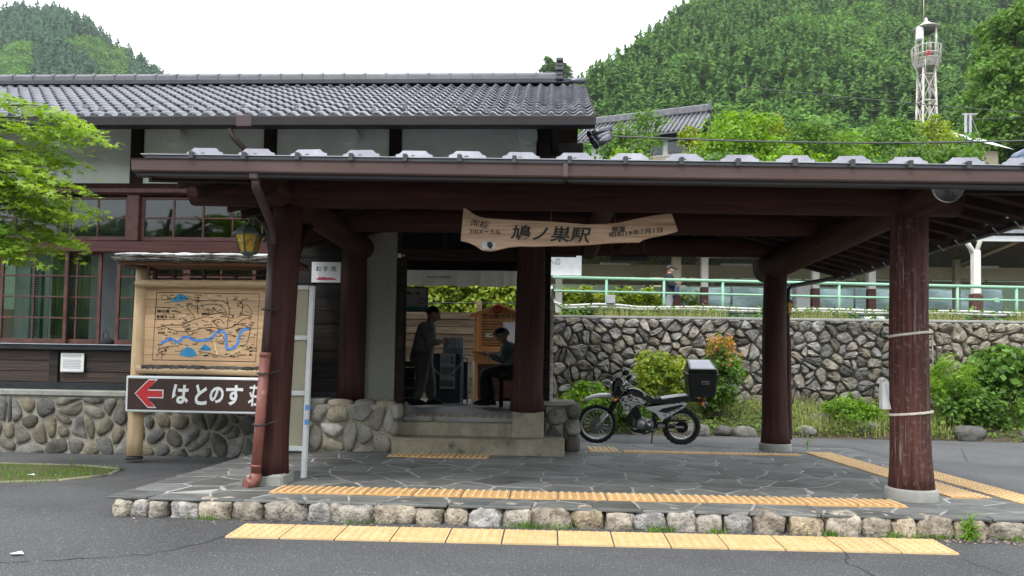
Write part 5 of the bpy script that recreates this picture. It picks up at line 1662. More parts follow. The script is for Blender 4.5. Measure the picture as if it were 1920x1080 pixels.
t = thing('notice_board', 'grey notice panel with two small sheets behind the standing man', 'notice board', (-1.8, 13.85, .43))
MB().box(-2.0, -1.615, 13.85, 13.88, .44, 1.66, .004).build('panel', 'steelgrey', t)
for x in (-1.91, -1.765):
    MB().box(x, x + .115, 13.838, 13.849, 1.47, 1.635).build('sheet', 'paper', t)
    m = MB(); r = random.Random(int(x * 100)); 
    for k in range(4): m.box(x + .02, x + .095, 13.832, 13.837, 1.495 + k * .032, 1.512 + k * .032)
    m.build('print', 'steelgrey', t)
t = thing('poster_stand', 'dark blue poster stand with a pale leaflet between the two men', 'poster stand', (-1.9, 13.6, .43))
MB().box(-2.15, -1.63, 13.60, 13.64, .434, 1.35, .006).build('board', 'navy', t)
MB().box(-2.01, -1.735, 13.588, 13.598, .70, 1.335).build('poster', 'paper', t)
m = MB()
m.box(-2.0, -1.745, 13.580, 13.586, .93, 1.10); m.box(-2.0, -1.745, 13.580, 13.586, .73, .86); m.box(-1.82, -1.76, 13.580, 13.586, 1.16, 1.31)
for k in range(4): m.box(-1.99, -1.85, 13.580, 13.586, 1.17 + k * .035, 1.185 + k * .035)
m.build('print', 'steelgrey', t)
t = thing('barrier_post', 'slim grey metal barrier beside the poster stand', 'barrier', (-1.55, 13.7, .43))
m = MB(); m.tube([(-1.60, 13.7, .43), (-1.60, 13.7, 1.27)], .016, 8); m.tube([(-1.51, 13.7, .43), (-1.51, 13.7, 1.27)], .016, 8); m.tube([(-1.60, 13.7, 1.27), (-1.51, 13.7, 1.27)], .016, 8); m.build('rail', 'steelgrey', t)
MB().box(-1.585, -1.525, 13.69, 13.71, .50, 1.2).build('panel', 'iron', t)
MB().tube([(-1.43, 13.9, .43), (-1.43, 13.9, 1.22)], .022, 10).build('post', 'cream', t)
m = MB()
pts = [(-2.20 + .62 * k / 24, 13.3 + .3 * k / 24, 1.22 - .30 * math.sin(PI * k / 24) + .02 * k / 24) for k in range(25)]
for k in range(24):
    a, b = Vector(pts[k]), Vector(pts[k + 1])
    m.tube([a, a.lerp(b, .5), b], [.006, .012, .006], 5)
tag(m.build('chain', 'edge_grey'), 'pale plastic chain drooping in front of the blue poster stand', 'chain')
t = thing('rack', 'low dark leaflet rack behind the standing man', 'rack', (-2.5, 13.4, .43))
MB().box(-2.70, -2.42, 13.3, 13.6, .434, 1.08, .01).build('cabinet', 'iron', t)
MB().box(-2.69, -2.30, 13.28, 13.5, 1.09, 1.19, .005).build('sign_plate', 'navy', t)
for k in range(3): MB().box(-2.69, -2.43, 13.28, 13.298, .52 + k * .18, .545 + k * .18).build('shelf', 'steelgrey', t)
t = thing('stool', 'dark low stool under the seated man', 'stool', (-.62, 12.6, .43))
MB().box(-.85, -.40, 12.42, 12.80, .90, .955, .012).build('seat', 'darkwood', t)
for x in (-.81, -.44):
    for y in (12.46, 12.76): MB().box(x - .025, x + .025, y - .025, y + .025, .428, .90, .004).build('leg', 'darkwood', t)
MB().box(-.81, -.44, 12.45, 12.47, .56, .60).build('stretcher', 'darkwood', t)

# ================================================================ PEOPLE
def skin(joints, edges, sub=2):
    names = list(joints)
    me = bpy.data.meshes.new('skin')
    me.from_pydata([joints[n_][0] for n_ in names], [(names.index(a), names.index(b)) for a, b in edges], [])
    o = bpy.data.objects.new('skin', me); COL.objects.link(o)
    o.modifiers.new('s', 'SKIN').use_smooth_shade = True
    sv = me.skin_vertices[0].data
    for i, n_ in enumerate(names):
        rr = joints[n_][1]
        sv[i].radius = rr if hasattr(rr, '__len__') else (rr, rr)
        sv[i].use_root = (i == 0)
    mm = o.modifiers.new('sub', 'SUBSURF'); mm.levels = sub; mm.render_levels = sub
    dg = bpy.context.evaluated_depsgraph_get(); dg.update()
    out = bpy.data.meshes.new_from_object(o.evaluated_get(dg))
    bpy.data.objects.remove(o)
    V = [tuple(v.co) for v in out.vertices]; F = [tuple(p.vertices) for p in out.polygons]
    bpy.data.meshes.remove(out)
    return V, F

def head(m, c, s, yaw, pitch):
    """A head of half height s facing +X before turning; face features are part of the surface."""
    R = Matrix.Rotation(yaw, 3, 'Z') @ Matrix.Rotation(pitch, 3, 'Y')
    def fn(q):
        x, y, z = q
        w = 1.0
        if z < -.1: w = 1 - .34 * (-z - .1) ** 1.2
        x2 = x * (1.0 if x < 0 else .92) * w; y2 = y * .80 * (1 - .18 * max(0, -z)) 
        if x > .55 and abs(y) < .42:
            f = (1 - abs(y) / .42)
            x2 += .22 * f ** 2 * max(0, 1 - abs(z + .12) / .26)     # nose
            x2 += .07 * f * max(0, 1 - abs(z + .48) / .12)          # lips
            x2 += .10 * f * max(0, 1 - abs(z + .82) / .16)          # chin
            x2 += .05 * max(0, 1 - abs(z - .26) / .14)              # brow
            x2 -= .07 * max(0, 1 - abs(z - .05) / .13) * (1 if abs(y) > .14 else .2)  # eye sockets
        return (x2, y2, z)
    m.ellipsoid(c, s * .90, s * .86, s, 26, 24, fn, R)
    for sy in (-1, 1):
        m.ellipsoid(Vector(c) + R @ Vector((-.02 * s, sy * .70 * s, -.08 * s)), s * .17, s * .07, s * .26, 8, 6, None, R)
    m.mat(1)
    for sy in (-1, 1):
        m.ellipsoid(Vector(c) + R @ Vector((.77 * s, sy * .27 * s, .04 * s)), s * .05, s * .09, s * .045, 8, 6, None, R)
    m.mat(0)
    return R

def hand(m, w, d, up, s=.18, curl=.5, side=1):
    """A palm with four unequal curled fingers and a thumb from the side of the palm; w wrist, d pointing, up back of the hand."""
    d = Vector(d).normalized(); up = Vector(up); up = (up - d * up.dot(d)).normalized(); b = d.cross(up) * side
    w = Vector(w)
    M3 = Matrix((d, b, up)).transposed()
    m.ellipsoid(w + d * s * .27, s * .30, s * .20, s * .09, 10, 8, None, M3)
    for k, (o, l) in enumerate(((-.14, .40), (-.048, .46), (.048, .43), (.14, .34))):
        p = w + d * s * .48 + b * s * o
        pts = [p]
        a = 0.15
        for q in (.42, .33, .25):
            pts.append(pts[-1] + (d * math.cos(a) - up * math.sin(a)) * l * s * q); a += curl
        m.tube(pts, [s * .052, s * .050, s * .045, s * .034], 6, True, True)
    p = w + d * s * .15 - b * s * .17
    m.tube([p, p + (d * .6 - b * .5 - up * .2) * s * .2, p + (d * 1.0 - b * .55 - up * .5) * s * .27, p + (d * 1.3 - b * .4 - up * .8) * s * .29], [s * .07, s * .06, s * .052, s * .036], 6, True, True)

def clothes(parent, name, joints, edges, material, sub=2):
    V, F = skin(joints, edges, sub)
    m = MB(); m.add(V, F, True)
    return m.build(name, material, parent)

def shoe(parent, heel, d, material, L=.27, name='shoe'):
    d = Vector(d).normalized(); heel = Vector(heel); s = d.cross(Vector((0, 0, 1)))
    def fn(q):
        return (q.x, q.y * (1 + .12 * q.x), (q.z if q.z > -.35 else -.35) * (1 - .32 * q.x))
    M3 = Matrix((d, s, Vector((0, 0, 1)))).transposed()
    MB().ellipsoid(heel + d * L * .42 + Vector((0, 0, .035)), L * .54, .048, .075, 14, 10, fn, M3).build(name, material, parent)

def person(label, J, headc, hs, yaw, pitch, hands, tops, bottoms, top_mat, bottom_mat, shoes, shoe_mat, hair_mat, cap=None, group=None):
    base = ((J['ankle_l'][0] + J['ankle_r'][0]) / 2, (J['ankle_l'][1] + J['ankle_r'][1]) / 2, min(J['ankle_l'][2], J['ankle_r'][2]) - .08)
    P = thing('person', label, 'person', base, group)
    RAD = dict(pelvis=.115, waist=.115, chest=.145, neck=.055, skull=.06, shoulder_l=.06, shoulder_r=.06, elbow_l=.04, elbow_r=.04, wrist_l=.027, wrist_r=.027,
               hip_l=.085, hip_r=.085, knee_l=.055, knee_r=.055, ankle_l=.036, ankle_r=.036)
    E = [('pelvis', 'waist'), ('waist', 'chest'), ('chest', 'neck'), ('neck', 'skull'), ('chest', 'shoulder_l'), ('chest', 'shoulder_r'), ('shoulder_l', 'elbow_l'), ('elbow_l', 'wrist_l'),
         ('shoulder_r', 'elbow_r'), ('elbow_r', 'wrist_r'), ('pelvis', 'hip_l'), ('pelvis', 'hip_r'), ('hip_l', 'knee_l'), ('knee_l', 'ankle_l'), ('hip_r', 'knee_r'), ('knee_r', 'ankle_r')]
    V, F = skin({n_: (J[n_], RAD[n_]) for n_ in RAD}, E)
    m = MB(); m.add(V, F, True)
    R = head(m, headc, hs, yaw, pitch)
    for h in hands: hand(m, *h)
    m.build('body', ['skin', 'ink'], P)
    # clothing follows the limbs a little larger
    tj = {}
    for n_, k in (('waist', 1), ('chest', 1), ('shoulder_l', 1), ('shoulder_r', 1), ('elbow_l', 1), ('elbow_r', 1), ('wrist_l', 1), ('wrist_r', 1)):
        p = Vector(J[n_]); rr = RAD[n_] * 1.32 + .022
        if n_.startswith('wrist'):
            e = Vector(J['elbow' + n_[5:]]); p = p.lerp(e, .12); rr = .054
        if n_ == 'waist': rr = .20
        if n_ == 'chest': rr = .215
        tj[n_] = (tuple(p), rr)
    tj['hem'] = (tuple(tops['hem'][0]), tops['hem'][1])
    tj['collar'] = (tuple(Vector(J['chest']).lerp(Vector(J['neck']), .85)), .075)
    clothes(P, tops['name'], tj, [('waist', 'chest'), ('waist', 'hem'), ('chest', 'collar'), ('chest', 'shoulder_l'), ('chest', 'shoulder_r'), ('shoulder_l', 'elbow_l'), ('elbow_l', 'wrist_l'), ('shoulder_r', 'elbow_r'), ('elbow_r', 'wrist_r')], top_mat)
    bj = {n_: (J[n_], RAD[n_] * 1.3 + .034) for n_ in ('pelvis', 'hip_l', 'hip_r', 'knee_l', 'knee_r')}
    bj['pelvis'] = (J['pelvis'], .14)
    for s in 'lr':
        bj['cuff_' + s] = (tuple(Vector(J['ankle_' + s]) + Vector((0, 0, .015))), .088)
    clothes(P, 'trousers', bj, [('pelvis', 'hip_l'), ('pelvis', 'hip_r'), ('hip_l', 'knee_l'), ('hip_r', 'knee_r'), ('knee_l', 'cuff_l'), ('knee_r', 'cuff_r')], bottom_mat)
    for s in shoes: shoe(P, *s, shoe_mat)
    c = Vector(headc)
    m = MB()
    def hf(q):
        z = max(q.z, -.25 if q.x < -.1 else .12 + .25 * max(0, q.x))
        return (q.x - .06, q.y, z)
    m.ellipsoid(c + R @ Vector((-.02, 0, .10 * hs)), hs * .95, hs * .80, hs * 1.0, 20, 16, hf, R)
    m.build('hair', hair_mat, P)
    if cap:
        m = MB()
        def cf(q): return (q.x, q.y, max(q.z, .0))
        m.ellipsoid(c + R @ Vector((-.0, 0, hs * .30)), hs * .99, hs * .85, hs * .80, 20, 14, cf, R)
        m.ellipsoid(c + R @ Vector((hs * 1.0, 0, hs * .36)), hs * .75, hs * .62, hs * .07, 14, 6, None, Matrix(R) @ Matrix.Rotation(.15, 3, 'Y'))
        m.build('cap', cap, P)
    return P

Y = 12.3
man1 = person('man in a grey jacket and dark trousers standing with bent head in the passage',
    dict(pelvis=(-2.11, Y, 1.28), waist=(-2.10, Y, 1.44), chest=(-2.06, Y, 1.66), neck=(-2.00, Y, 1.85), skull=(-1.97, Y, 1.95), shoulder_l=(-2.05, Y + .17, 1.76), shoulder_r=(-2.05, Y - .17, 1.76),
         elbow_l=(-2.00, Y + .20, 1.49), elbow_r=(-2.01, Y - .21, 1.49), wrist_l=(-1.80, Y + .05, 1.54), wrist_r=(-1.81, Y - .08, 1.51), hip_l=(-2.11, Y + .09, 1.24), hip_r=(-2.11, Y - .09, 1.24),
         knee_l=(-2.00, Y + .10, .88), knee_r=(-2.10, Y - .10, .88), ankle_l=(-1.97, Y + .11, .51), ankle_r=(-2.21, Y - .11, .51)),
    (-1.945, Y, 1.968), .132, 0, .42, [((-1.80, Y + .05, 1.54), (1, -.3, .05), (0, .3, 1), .18, .5, 1), ((-1.81, Y - .08, 1.51), (1, .3, .1), (0, -.2, 1), .18, .5, -1)],
    dict(name='jacket', hem=((-2.18, Y, 1.10), .215)), None, 'jacket_grey', 'trouser_grey',
    [((-2.03, Y + .11, .455), (1, .05, 0)), ((-2.27, Y - .11, .455), (1, -.05, 0))], 'cloth_black', 'hair')
t = thing('phone', 'small pale phone in the hands of the standing man', 'phone', (-1.66, Y - .02, 1.55))
MB().box(-1.70, -1.60, Y - .06, Y + .02, 1.545, 1.557, .004, Matrix.Rotation(-.5, 3, 'Y')).build('case', 'edge_grey', t)

Y = 12.6
man2 = person('older man in denim jacket and black cap sitting on the stool',
    dict(pelvis=(-.66, Y, 1.06), waist=(-.655, Y, 1.19), chest=(-.69, Y, 1.37), neck=(-.76, Y, 1.545), skull=(-.80, Y, 1.62), shoulder_l=(-.69, Y + .17, 1.46), shoulder_r=(-.69, Y - .17, 1.46),
         elbow_l=(-.80, Y + .19, 1.22), elbow_r=(-.80, Y - .20, 1.22), wrist_l=(-1.04, Y + .06, 1.31), wrist_r=(-1.02, Y - .10, 1.33), hip_l=(-.68, Y + .10, 1.03), hip_r=(-.68, Y - .10, 1.03),
         knee_l=(-1.08, Y + .12, 1.02), knee_r=(-1.10, Y - .12, 1.03), ankle_l=(-.98, Y + .12, .51), ankle_r=(-1.07, Y - .12, .51)),
    (-.825, Y, 1.655), .124, PI, .22, [((-1.04, Y + .06, 1.31), (-1, -.2, .25), (0, 0, 1), .17, .6, 1), ((-1.02, Y - .10, 1.33), (-1, .25, .2), (0, 0, 1), .17, .6, -1)],
    dict(name='jacket', hem=((-.63, Y, 1.06), .160)), None, 'denim', 'cloth_black',
    [((-.93, Y + .12, .455), (-1, .05, 0)), ((-1.02, Y - .12, .455), (-1, -.05, 0))], 'cloth_black', 'hair_grey', cap='cloth_black')
t = thing('paper_slip', 'small white paper held by the seated man', 'paper', (-1.14, Y, 1.38))
MB().box(-1.22, -1.08, Y - .10, Y + .06, 1.385, 1.388, 0, Matrix.Rotation(.12, 3, 'Y')).build('sheet', 'white', t)

Y = 20.0
man3 = person('person in black clothes and cap standing on the platform behind the green railing',
    dict(pelvis=(3.15, Y, 3.12), waist=(3.15, Y, 3.26), chest=(3.15, Y, 3.50), neck=(3.18, Y, 3.68), skull=(3.20, Y, 3.77), shoulder_l=(3.14, Y + .18, 3.60), shoulder_r=(3.14, Y - .18, 3.60),
         elbow_l=(3.16, Y + .22, 3.34), elbow_r=(3.17, Y - .23, 3.33), wrist_l=(3.38, Y + .05, 3.42), wrist_r=(3.38, Y - .09, 3.44), hip_l=(3.15, Y + .09, 3.08), hip_r=(3.15, Y - .09, 3.08),
         knee_l=(3.17, Y + .10, 2.72), knee_r=(3.14, Y - .10, 2.72), ankle_l=(3.14, Y + .11, 2.35), ankle_r=(3.12, Y - .11, 2.35)),
    (3.215, Y, 3.80), .115, 0, .12, [((3.38, Y + .05, 3.42), (1, -.2, .4), (0, 0, 1), .18, .5, 1), ((3.38, Y - .09, 3.44), (1, .2, .4), (0, 0, 1), .18, .5, -1)],
    dict(name='jacket', hem=((3.15, Y, 3.06), .165)), None, 'cloth_black', 'jacket_grey',
    [((3.08, Y + .11, 2.30), (1, .05, 0)), ((3.06, Y - .11, 2.30), (1, -.05, 0))], 'cloth_black', 'hair', cap='cloth_black')
t = thing('shoulder_bag', 'dark bag hanging at the front of the person on the platform', 'bag', (3.36, 19.85, 3.1))
MB().box(3.28, 3.42, 19.78, 19.92, 3.10, 3.36, .03).build('bag', 'navy', t)
MB().tube([(3.30, 19.85, 3.34), (3.22, 19.80, 3.55), (3.10, 19.83, 3.66)], .012, 6).build('strap', 'navy', t)

# ================================================================ MOTORCYCLE (front wheel at the left)
bx, by, bz = .80, 12.50, -.14
Mc = thing('motorcycle', 'black and white trail motorcycle parked behind the platform with a black box on its tail', 'motorcycle', (bx, by, bz))
def slab(poly, w, ins=.018, w2=None):
    """A rounded solid with the given side outline (x, z) and half width w."""
    m = MB()
    n = len(poly)
    cx = sum(q[0] for q in poly) / n; cz = sum(q[1] for q in poly) / n
    def ring(s, y): 
        out = []
        for (x, z) in poly:
            l = math.hypot(x - cx, z - cz) or 1
            k = max(0, 1 - s / l)
            out.append((cx + (x - cx) * k, y, cz + (z - cz) * k))
        return out
    rings = [ring(ins, -w), ring(ins * .3, -w + ins * .35), ring(0, -w + ins), ring(0, w - ins), ring(ins * .3, w - ins * .35), ring(ins, w)]
    vs = [q for r_ in rings for q in r_]
    fs = [(L * n + k, L * n + (k + 1) % n, (L + 1) * n + (k + 1) % n, (L + 1) * n + k) for L in range(5) for k in range(n)]
    fs += [tuple(range(n))[::-1], tuple(range(5 * n, 6 * n))]
    m.add(vs, fs)
    return m
parts = []
def bp(m, name, mats, parent=None, fix=True):
    o = m.build(name, mats, None, fix)
    if parent is None: o.parent = Mc
    else: o.parent = parent
    return o
def wheel(x, z, rad, tw, nm):
    m = MB()
    prof = []
    nt = 48
    vs, fs = [], []
    K_ = 10
    for i in range(nt):
        a = 2 * PI * i / nt
        for k in range(K_):
            b = 2 * PI * k / K_
            rr = rad - tw + tw * math.cos(b) * 1.0
            if math.cos(b) > .6 and i % 2: rr -= .012
            vs.append((x + rr * math.cos(a), tw * .95 * math.sin(b), z + rr * math.sin(a)))
    for i in range(nt):
        for k in range(K_):
            fs.append((i * K_ + k, i * K_ + (k + 1) % K_, ((i + 1) % nt) * K_ + (k + 1) % K_, ((i + 1) % nt) * K_ + k))
    m.add(vs, fs)
    w = bp(m, nm, 'rubber')
    r1 = rad - tw * 1.9
    m = MB()
    sec = [(r1 + .012, -.028), (r1 - .012, -.026), (r1 - .016, 0), (r1 - .012, .026), (r1 + .012, .028)]
    n = 48
    vs = [(x + q[0] * math.cos(2 * PI * i / n), q[1], z + q[0] * math.sin(2 * PI * i / n)) for i in range(n) for q in sec]
    m.add(vs, [(i * 5 + k, i * 5 + (k + 1) % 5, ((i + 1) % n) * 5 + (k + 1) % 5, ((i + 1) % n) * 5 + k) for i in range(n) for k in range(5)], True)
    bp(m, 'rim', 'alloy', w)
    m = MB(); m.tube([(x, -.055, z), (x, .055, z)], .032, 14); m.tube([(x, -.045, z), (x, -.038, z)], .05, 14); m.tube([(x, .038, z), (x, .045, z)], .05, 14)
    bp(m, 'hub', 'engine', w)
    m = MB()
    for k in range(32):
        a = 2 * PI * k / 32; b = a + (.35 if k % 2 else -.35); s = .04 if (k // 2) % 2 else -.04
        m.tube([(x + .045 * math.cos(b), s, z + .045 * math.sin(b)), (x + r1 * math.cos(a), 0, z + r1 * math.sin(a))], .0022, 4, False)
    bp(m, 'spokes', 'alloy', w)
    return w
fw = wheel(0, .335, .335, .042, 'front_wheel')
rw = wheel(1.40, .322, .322, .055, 'rear_wheel')
m = MB(); m.lathe([(.11, -.062), (.112, -.06), (.112, -.056), (.11, -.054)], (0, 0, .335), 24, False, 'Y'); bp(m, 'brake_disc', 'engine', fw)
m = MB(); m.lathe([(.095, -.066), (.10, -.06), (.10, -.054)], (1.40, 0, .322), 22, False, 'Y'); bp(m, 'sprocket', 'darkwood', rw)
for s in (-1, 1):
    m = MB()
    m.tube([(.445, s * .095, .96), (.20, s * .095, .55)], .030, 10); bp(m, 'fork_tube', 'plastic_black')
    m = MB(); m.tube([(.235, s * .095, .60), (.02, s * .095, .34), (-.02, s * .095, .275)], [.026, .024, .020], 10); m.tube([(-.0, s * .06, .335), (.0, s * .12, .335)], .02, 8); bp(m, 'fork_leg', 'alloy')
    m = MB(); m.tube([(.29, s * .095, .68), (.19, s * .095, .53)], .034, 10); bp(m, 'fork_gaiter', 'rubber')
m = MB(); m.box(.38, .47, -.13, .13, .90, .93, .01); m.box(.31, .40, -.13, .13, .775, .805, .01); bp(m, 'triple_clamp', 'engine')
# front mudguard
P = [(-.23, .735, .035), (-.16, .775, .05), (-.06, .815, .062), (.06, .838, .07), (.18, .842, .075), (.27, .825, .07)]
m = MB(); vs = []
for (x, z, w) in P:
    vs += [(x, -w, z - .045), (x, -w * .75, z), (x, 0, z + .016), (x, w * .75, z), (x, w, z - .045), (x, 0, z - .012)]
m.add(vs, [(i * 6 + k, i * 6 + (k + 1) % 6, (i + 1) * 6 + (k + 1) % 6, (i + 1) * 6 + k) for i in range(len(P) - 1) for k in range(6)] + [(0, 1, 2, 3, 4, 5), tuple(range(30, 36))[::-1]], True)
bp(m, 'front_fender', 'bodywhite')
# headlight cowl and lamp
hl = bp(slab([(.225, .965), (.245, 1.05), (.30, 1.125), (.37, 1.15), (.42, 1.09), (.40, .98), (.36, .87), (.29, .80), (.245, .84)], .105, .04), 'headlight_cowl', 'gloss_black')
m = MB().ellipsoid((.232, 0, .965), .03, .082, .088, 14, 10); bp(m, 'headlight', 'lens', hl)
m = MB(); m.add([(.26, -.09, 1.07), (.38, -.10, 1.16), (.38, .10, 1.16), (.26, .09, 1.07), (.40, -.08, 1.20), (.40, .08, 1.20)], [(0, 1, 2, 3), (1, 4, 5, 2)]); bp(m, 'windscreen', 'lens', hl, False)
for s in (-1, 1):
    m = MB(); m.tube([(.33, s * .11, .79), (.30, s * .19, .775)], .010, 6); m.ellipsoid((.27, s * .21, .772), .032, .03, .026, 10, 8); bp(m, 'front_indicator', 'orange')
# handlebar, grips, levers, mirrors
m = MB(); m.tube([(.60, -.40, 1.05), (.52, -.22, 1.055), (.44, -.08, .985), (.44, .08, .985), (.52, .22, 1.055), (.60, .40, 1.05)], .012, 8); m.tube([(.49, -.16, 1.035), (.49, .16, 1.035)], .009, 6)
hb = bp(m, 'handlebar', 'alloy')
for s in (-1, 1):
    m = MB(); m.tube([(.545, s * .28, 1.054), (.60, s * .40, 1.05)], .018, 8); m.tube([(.52, s * .25, 1.05), (.47, s * .30, 1.04), (.50, s * .40, 1.03)], .006, 5); bp(m, 'grip', 'rubber', hb)
    m = MB(); m.tube([(.53, s * .27, 1.06), (.52, s * .31, 1.14), (.50, s * .33, 1.16)], .007, 6)
    m.ellipsoid((.50, s * .34, 1.165), .075, .05, .052, 14, 8, None, Matrix.Rotation(-.6, 3, 'Y')); bp(m, 'mirror', 'plastic_black', hb)
    m = MB(); m.ellipsoid((.515, s * .36, 1.158), .062, .03, .042, 12, 8, None, Matrix.Rotation(-.6, 3, 'Y')); bp(m, 'mirror_glass', 'lens', hb)
m = MB()
for s in (-1, 1): m.tube([(.44, s * .10, 1.0), (.34, s * .16, .98), (.30, s * .13, .85), (.36, s * .07, .70)], .006, 5)
m.tube([(.45, -.06, 1.0), (.37, -.14, .80), (.33, -.14, .56), (.36, -.10, .50), (.42, -.07, .62)], .009, 6)
bp(m, 'cables', 'rubber')
# tank, shrouds, seat, side covers
bp(slab([(.44, .90), (.50, .955), (.60, .965), (.70, .935), (.78, .87), (.86, .79), (.90, .735), (.70, .66), (.50, .70)], .115, .045), 'tank', 'gloss_black')
for s in (-1, 1):
    o = bp(slab([(.345, .775), (.44, .835), (.56, .862), (.525, .80), (.60, .845), (.69, .80), (.80, .745), (.74, .70), (.60, .665), (.545, .60), (.49, .515), (.465, .525), (.44, .62)], .012, .006), 'shroud', 'graphic')
    o.location = (0, s * .135, 0)
    o = bp(slab([(.77, .635), (.90, .665), (1.10, .69), (1.43, .745), (1.46, .715), (1.40, .645), (1.24, .55), (1.08, .45), (1.02, .465), (.96, .55)], .012, .006), 'side_cover', 'bodywhite')
    o.location = (0, s * .115, 0)
    q = o
    o = bp(slab([(.99, .585), (1.06, .635), (1.36, .705), (1.42, .69), (1.22, .60), (1.12, .56)], .004, .002), 'side_stripe', 'plastic_black', q); o.location = (0, s * .012, 0)
    for (cx_, cz_) in ((1.10, .53), (1.18, .565), (1.20, .52), (1.13, .49), (1.26, .60), (1.33, .635)):
        o = bp(MB().box(cx_ - .028, cx_ + .028, -.002, .002, cz_ - .014, cz_ + .014), 'decal', 'edge_grey', q); o.location = (0, s * .013, 0)
st = bp(slab([(.78, .86), (.88, .795), (.97, .77), (1.10, .80), (1.30, .835), (1.48, .85), (1.50, .81), (1.44, .755), (1.10, .70), (.90, .70), (.80, .76)], .11, .035), 'seat', 'plastic_black')
m = MB(); vs = []
for (x, z, w) in ((.99, .785, .08), (1.10, .808, .10), (1.30, .842, .105), (1.47, .858, .10)):
    vs += [(x, -w, z - .012), (x, -w * .8, z + .004), (x, w * .8, z + .004), (x, w, z - .012)]
m.add(vs, [(i * 4 + k, i * 4 + k + 1, (i + 1) * 4 + k + 1, (i + 1) * 4 + k) for i in range(3) for k in range(3)], True); bp(m, 'seat_top', 'seatgrey', st)
m = MB(); m.box(.965, 1.05, -.118, .118, .775, .80, .008, Matrix.Rotation(-.2, 3, 'Y')); bp(m, 'seat_strap', 'rubber', st)
bp(slab([(1.44, .76), (1.50, .80), (1.62, .80), (1.74, .755), (1.83, .68), (1.80, .665), (1.70, .72), (1.58, .74)], .06, .02), 'rear_fender', 'plastic_black')
m = MB().box(1.70, 1.76, -.045, .045, .76, .80, .012); bp(m, 'tail_light', 'red')
for s in (-1, 1):
    m = MB(); m.tube([(1.66, s * .05, .745), (1.68, s * .14, .735)], .009, 6); m.ellipsoid((1.70, s * .16, .73), .034, .03, .027, 10, 8); bp(m, 'rear_indicator', 'orange')
m = MB().box(1.775, 1.785, -.06, .06, .64, .74, .002, Matrix.Rotation(.5, 3, 'Y')); bp(m, 'number_plate', 'white')
# frame, engine, exhaust
m = MB()
for pth in ([(.42, 0, .92), (.50, 0, .62), (.56, 0, .42), (.60, .08, .24), (.80, .09, .21), (.94, .09, .26), (.96, .09, .40), (.90, .08, .68)], [(.60, -.08, .24), (.80, -.09, .21), (.94, -.09, .26), (.96, -.09, .40), (.90, -.08, .68)],
            [(.42, 0, .90), (.70, 0, .68), (.92, 0, .66)], [(.90, .09, .68), (1.40, .09, .78), (1.60, .08, .80)], [(.90, -.09, .68), (1.40, -.09, .78), (1.60, -.08, .80)], [(.95, .09, .42), (1.35, .09, .74)], [(.95, -.09, .42), (1.35, -.09, .74)], [(.56, 0, .42), (.60, -.08, .24)]):
    m.tube(pth, .017, 8)
bp(m, 'frame', 'plastic_black')
m = MB()
m.lathe([(.085, -.13), (.10, -.12), (.10, .12), (.085, .13)], (.73, 0, .36), 18, True, 'Y'); m.lathe([(.075, -.10), (.085, -.09), (.085, .09), (.075, .10)], (.86, 0, .34), 16, True, 'Y'); m.box(.62, .88, -.10, .10, .26, .42, .03)
en = bp(m, 'engine', 'engine')
m = MB(); m.lathe([(.05, -.15), (.062, -.145), (.066, -.12)], (.715, 0, .365), 16, True, 'Y'); m.lathe([(.03, -.15), (.035, -.12)], (.84, 0, .355), 12, True, 'Y'); bp(m, 'engine_cover', 'alloy', en)
Rt = Matrix.Rotation(-.35, 3, 'Y')
m = MB()
for k in range(7):
    c = Vector((.645, 0, .53)) + Rt @ Vector((0, 0, -.075 + k * .025))
    m.box(c.x - .075, c.x + .075, -.075, .075, c.z - .006, c.z + .006, .002, Rt)
bp(m, 'cooling_fins', 'iron', en)
m = MB(); c = Vector((.645, 0, .53)); m.box(c.x - .055, c.x + .055, -.06, .06, c.z - .11, c.z + .13, .01, Rt); bp(m, 'cylinder', 'plastic_black', en)
m = MB(); m.tube([(.60, .05, .58), (.52, .08, .50), (.52, .10, .36), (.62, .12, .28), (.86, .14, .32), (1.05, .15, .52)], .02, 8); ex = bp(m, 'exhaust_pipe', 'iron')
m = MB(); m.tube([(1.02, .155, .50), (1.12, .16, .56), (1.48, .165, .735), (1.53, .165, .76)], [.03, .052, .052, .03], 12); bp(m, 'muffler', 'plastic_black', ex)
m = MB(); m.tube([(.92, -.02, .46), (1.05, -.02, .60)], .03, 10); bp(m, 'shock', 'iron')
for s in (-1, 1):
    m = MB(); m.box(.94, 1.44, s * .085 - .013, s * .085 + .013, .30, .345, .006, Matrix.Rotation(.0, 3, 'Y')); sw = bp(m, 'swingarm', 'plastic_black')
    m = MB(); m.box(1.28, 1.42, s * .10 - .006, s * .10 + .006, .305, .34, .004); bp(m, 'chain_adjuster', 'alloy', sw)
    m = MB(); m.box(1.00, 1.11, s * .10 - .006, s * .10 + .006, .315, .37, .004); bp(m, 'pivot_plate', 'alloy', sw)
    m = MB(); m.tube([(.90, s * .10, .30), (.90, s * .21, .29)], .011, 6); m.box(.87, .93, s * .17, s * .23, .285, .30, .004); bp(m, 'footrest', 'engine')
m = MB(); m.tube([(.86, -.065, .385), (1.40, -.065, .42)], .008, 5); m.tube([(.86, -.065, .285), (1.40, -.065, .225)], .008, 5); bp(m, 'chain', 'iron')
m = MB(); m.box(1.10, 1.48, -.075, -.055, .42, .445, .005); bp(m, 'chain_guard', 'plastic_black')
m = MB(); m.tube([(.92, -.10, .28), (.89, -.20, .10), (.88, -.235, .055)], .011, 8); m.box(.86, .91, -.26, -.21, .048, .058, .003); bp(m, 'kickstand', 'iron')
m = MB(); m.tube([(.70, -.12, .30), (.60, -.15, .29), (.585, -.17, .31)], .008, 6); bp(m, 'gear_lever', 'alloy')
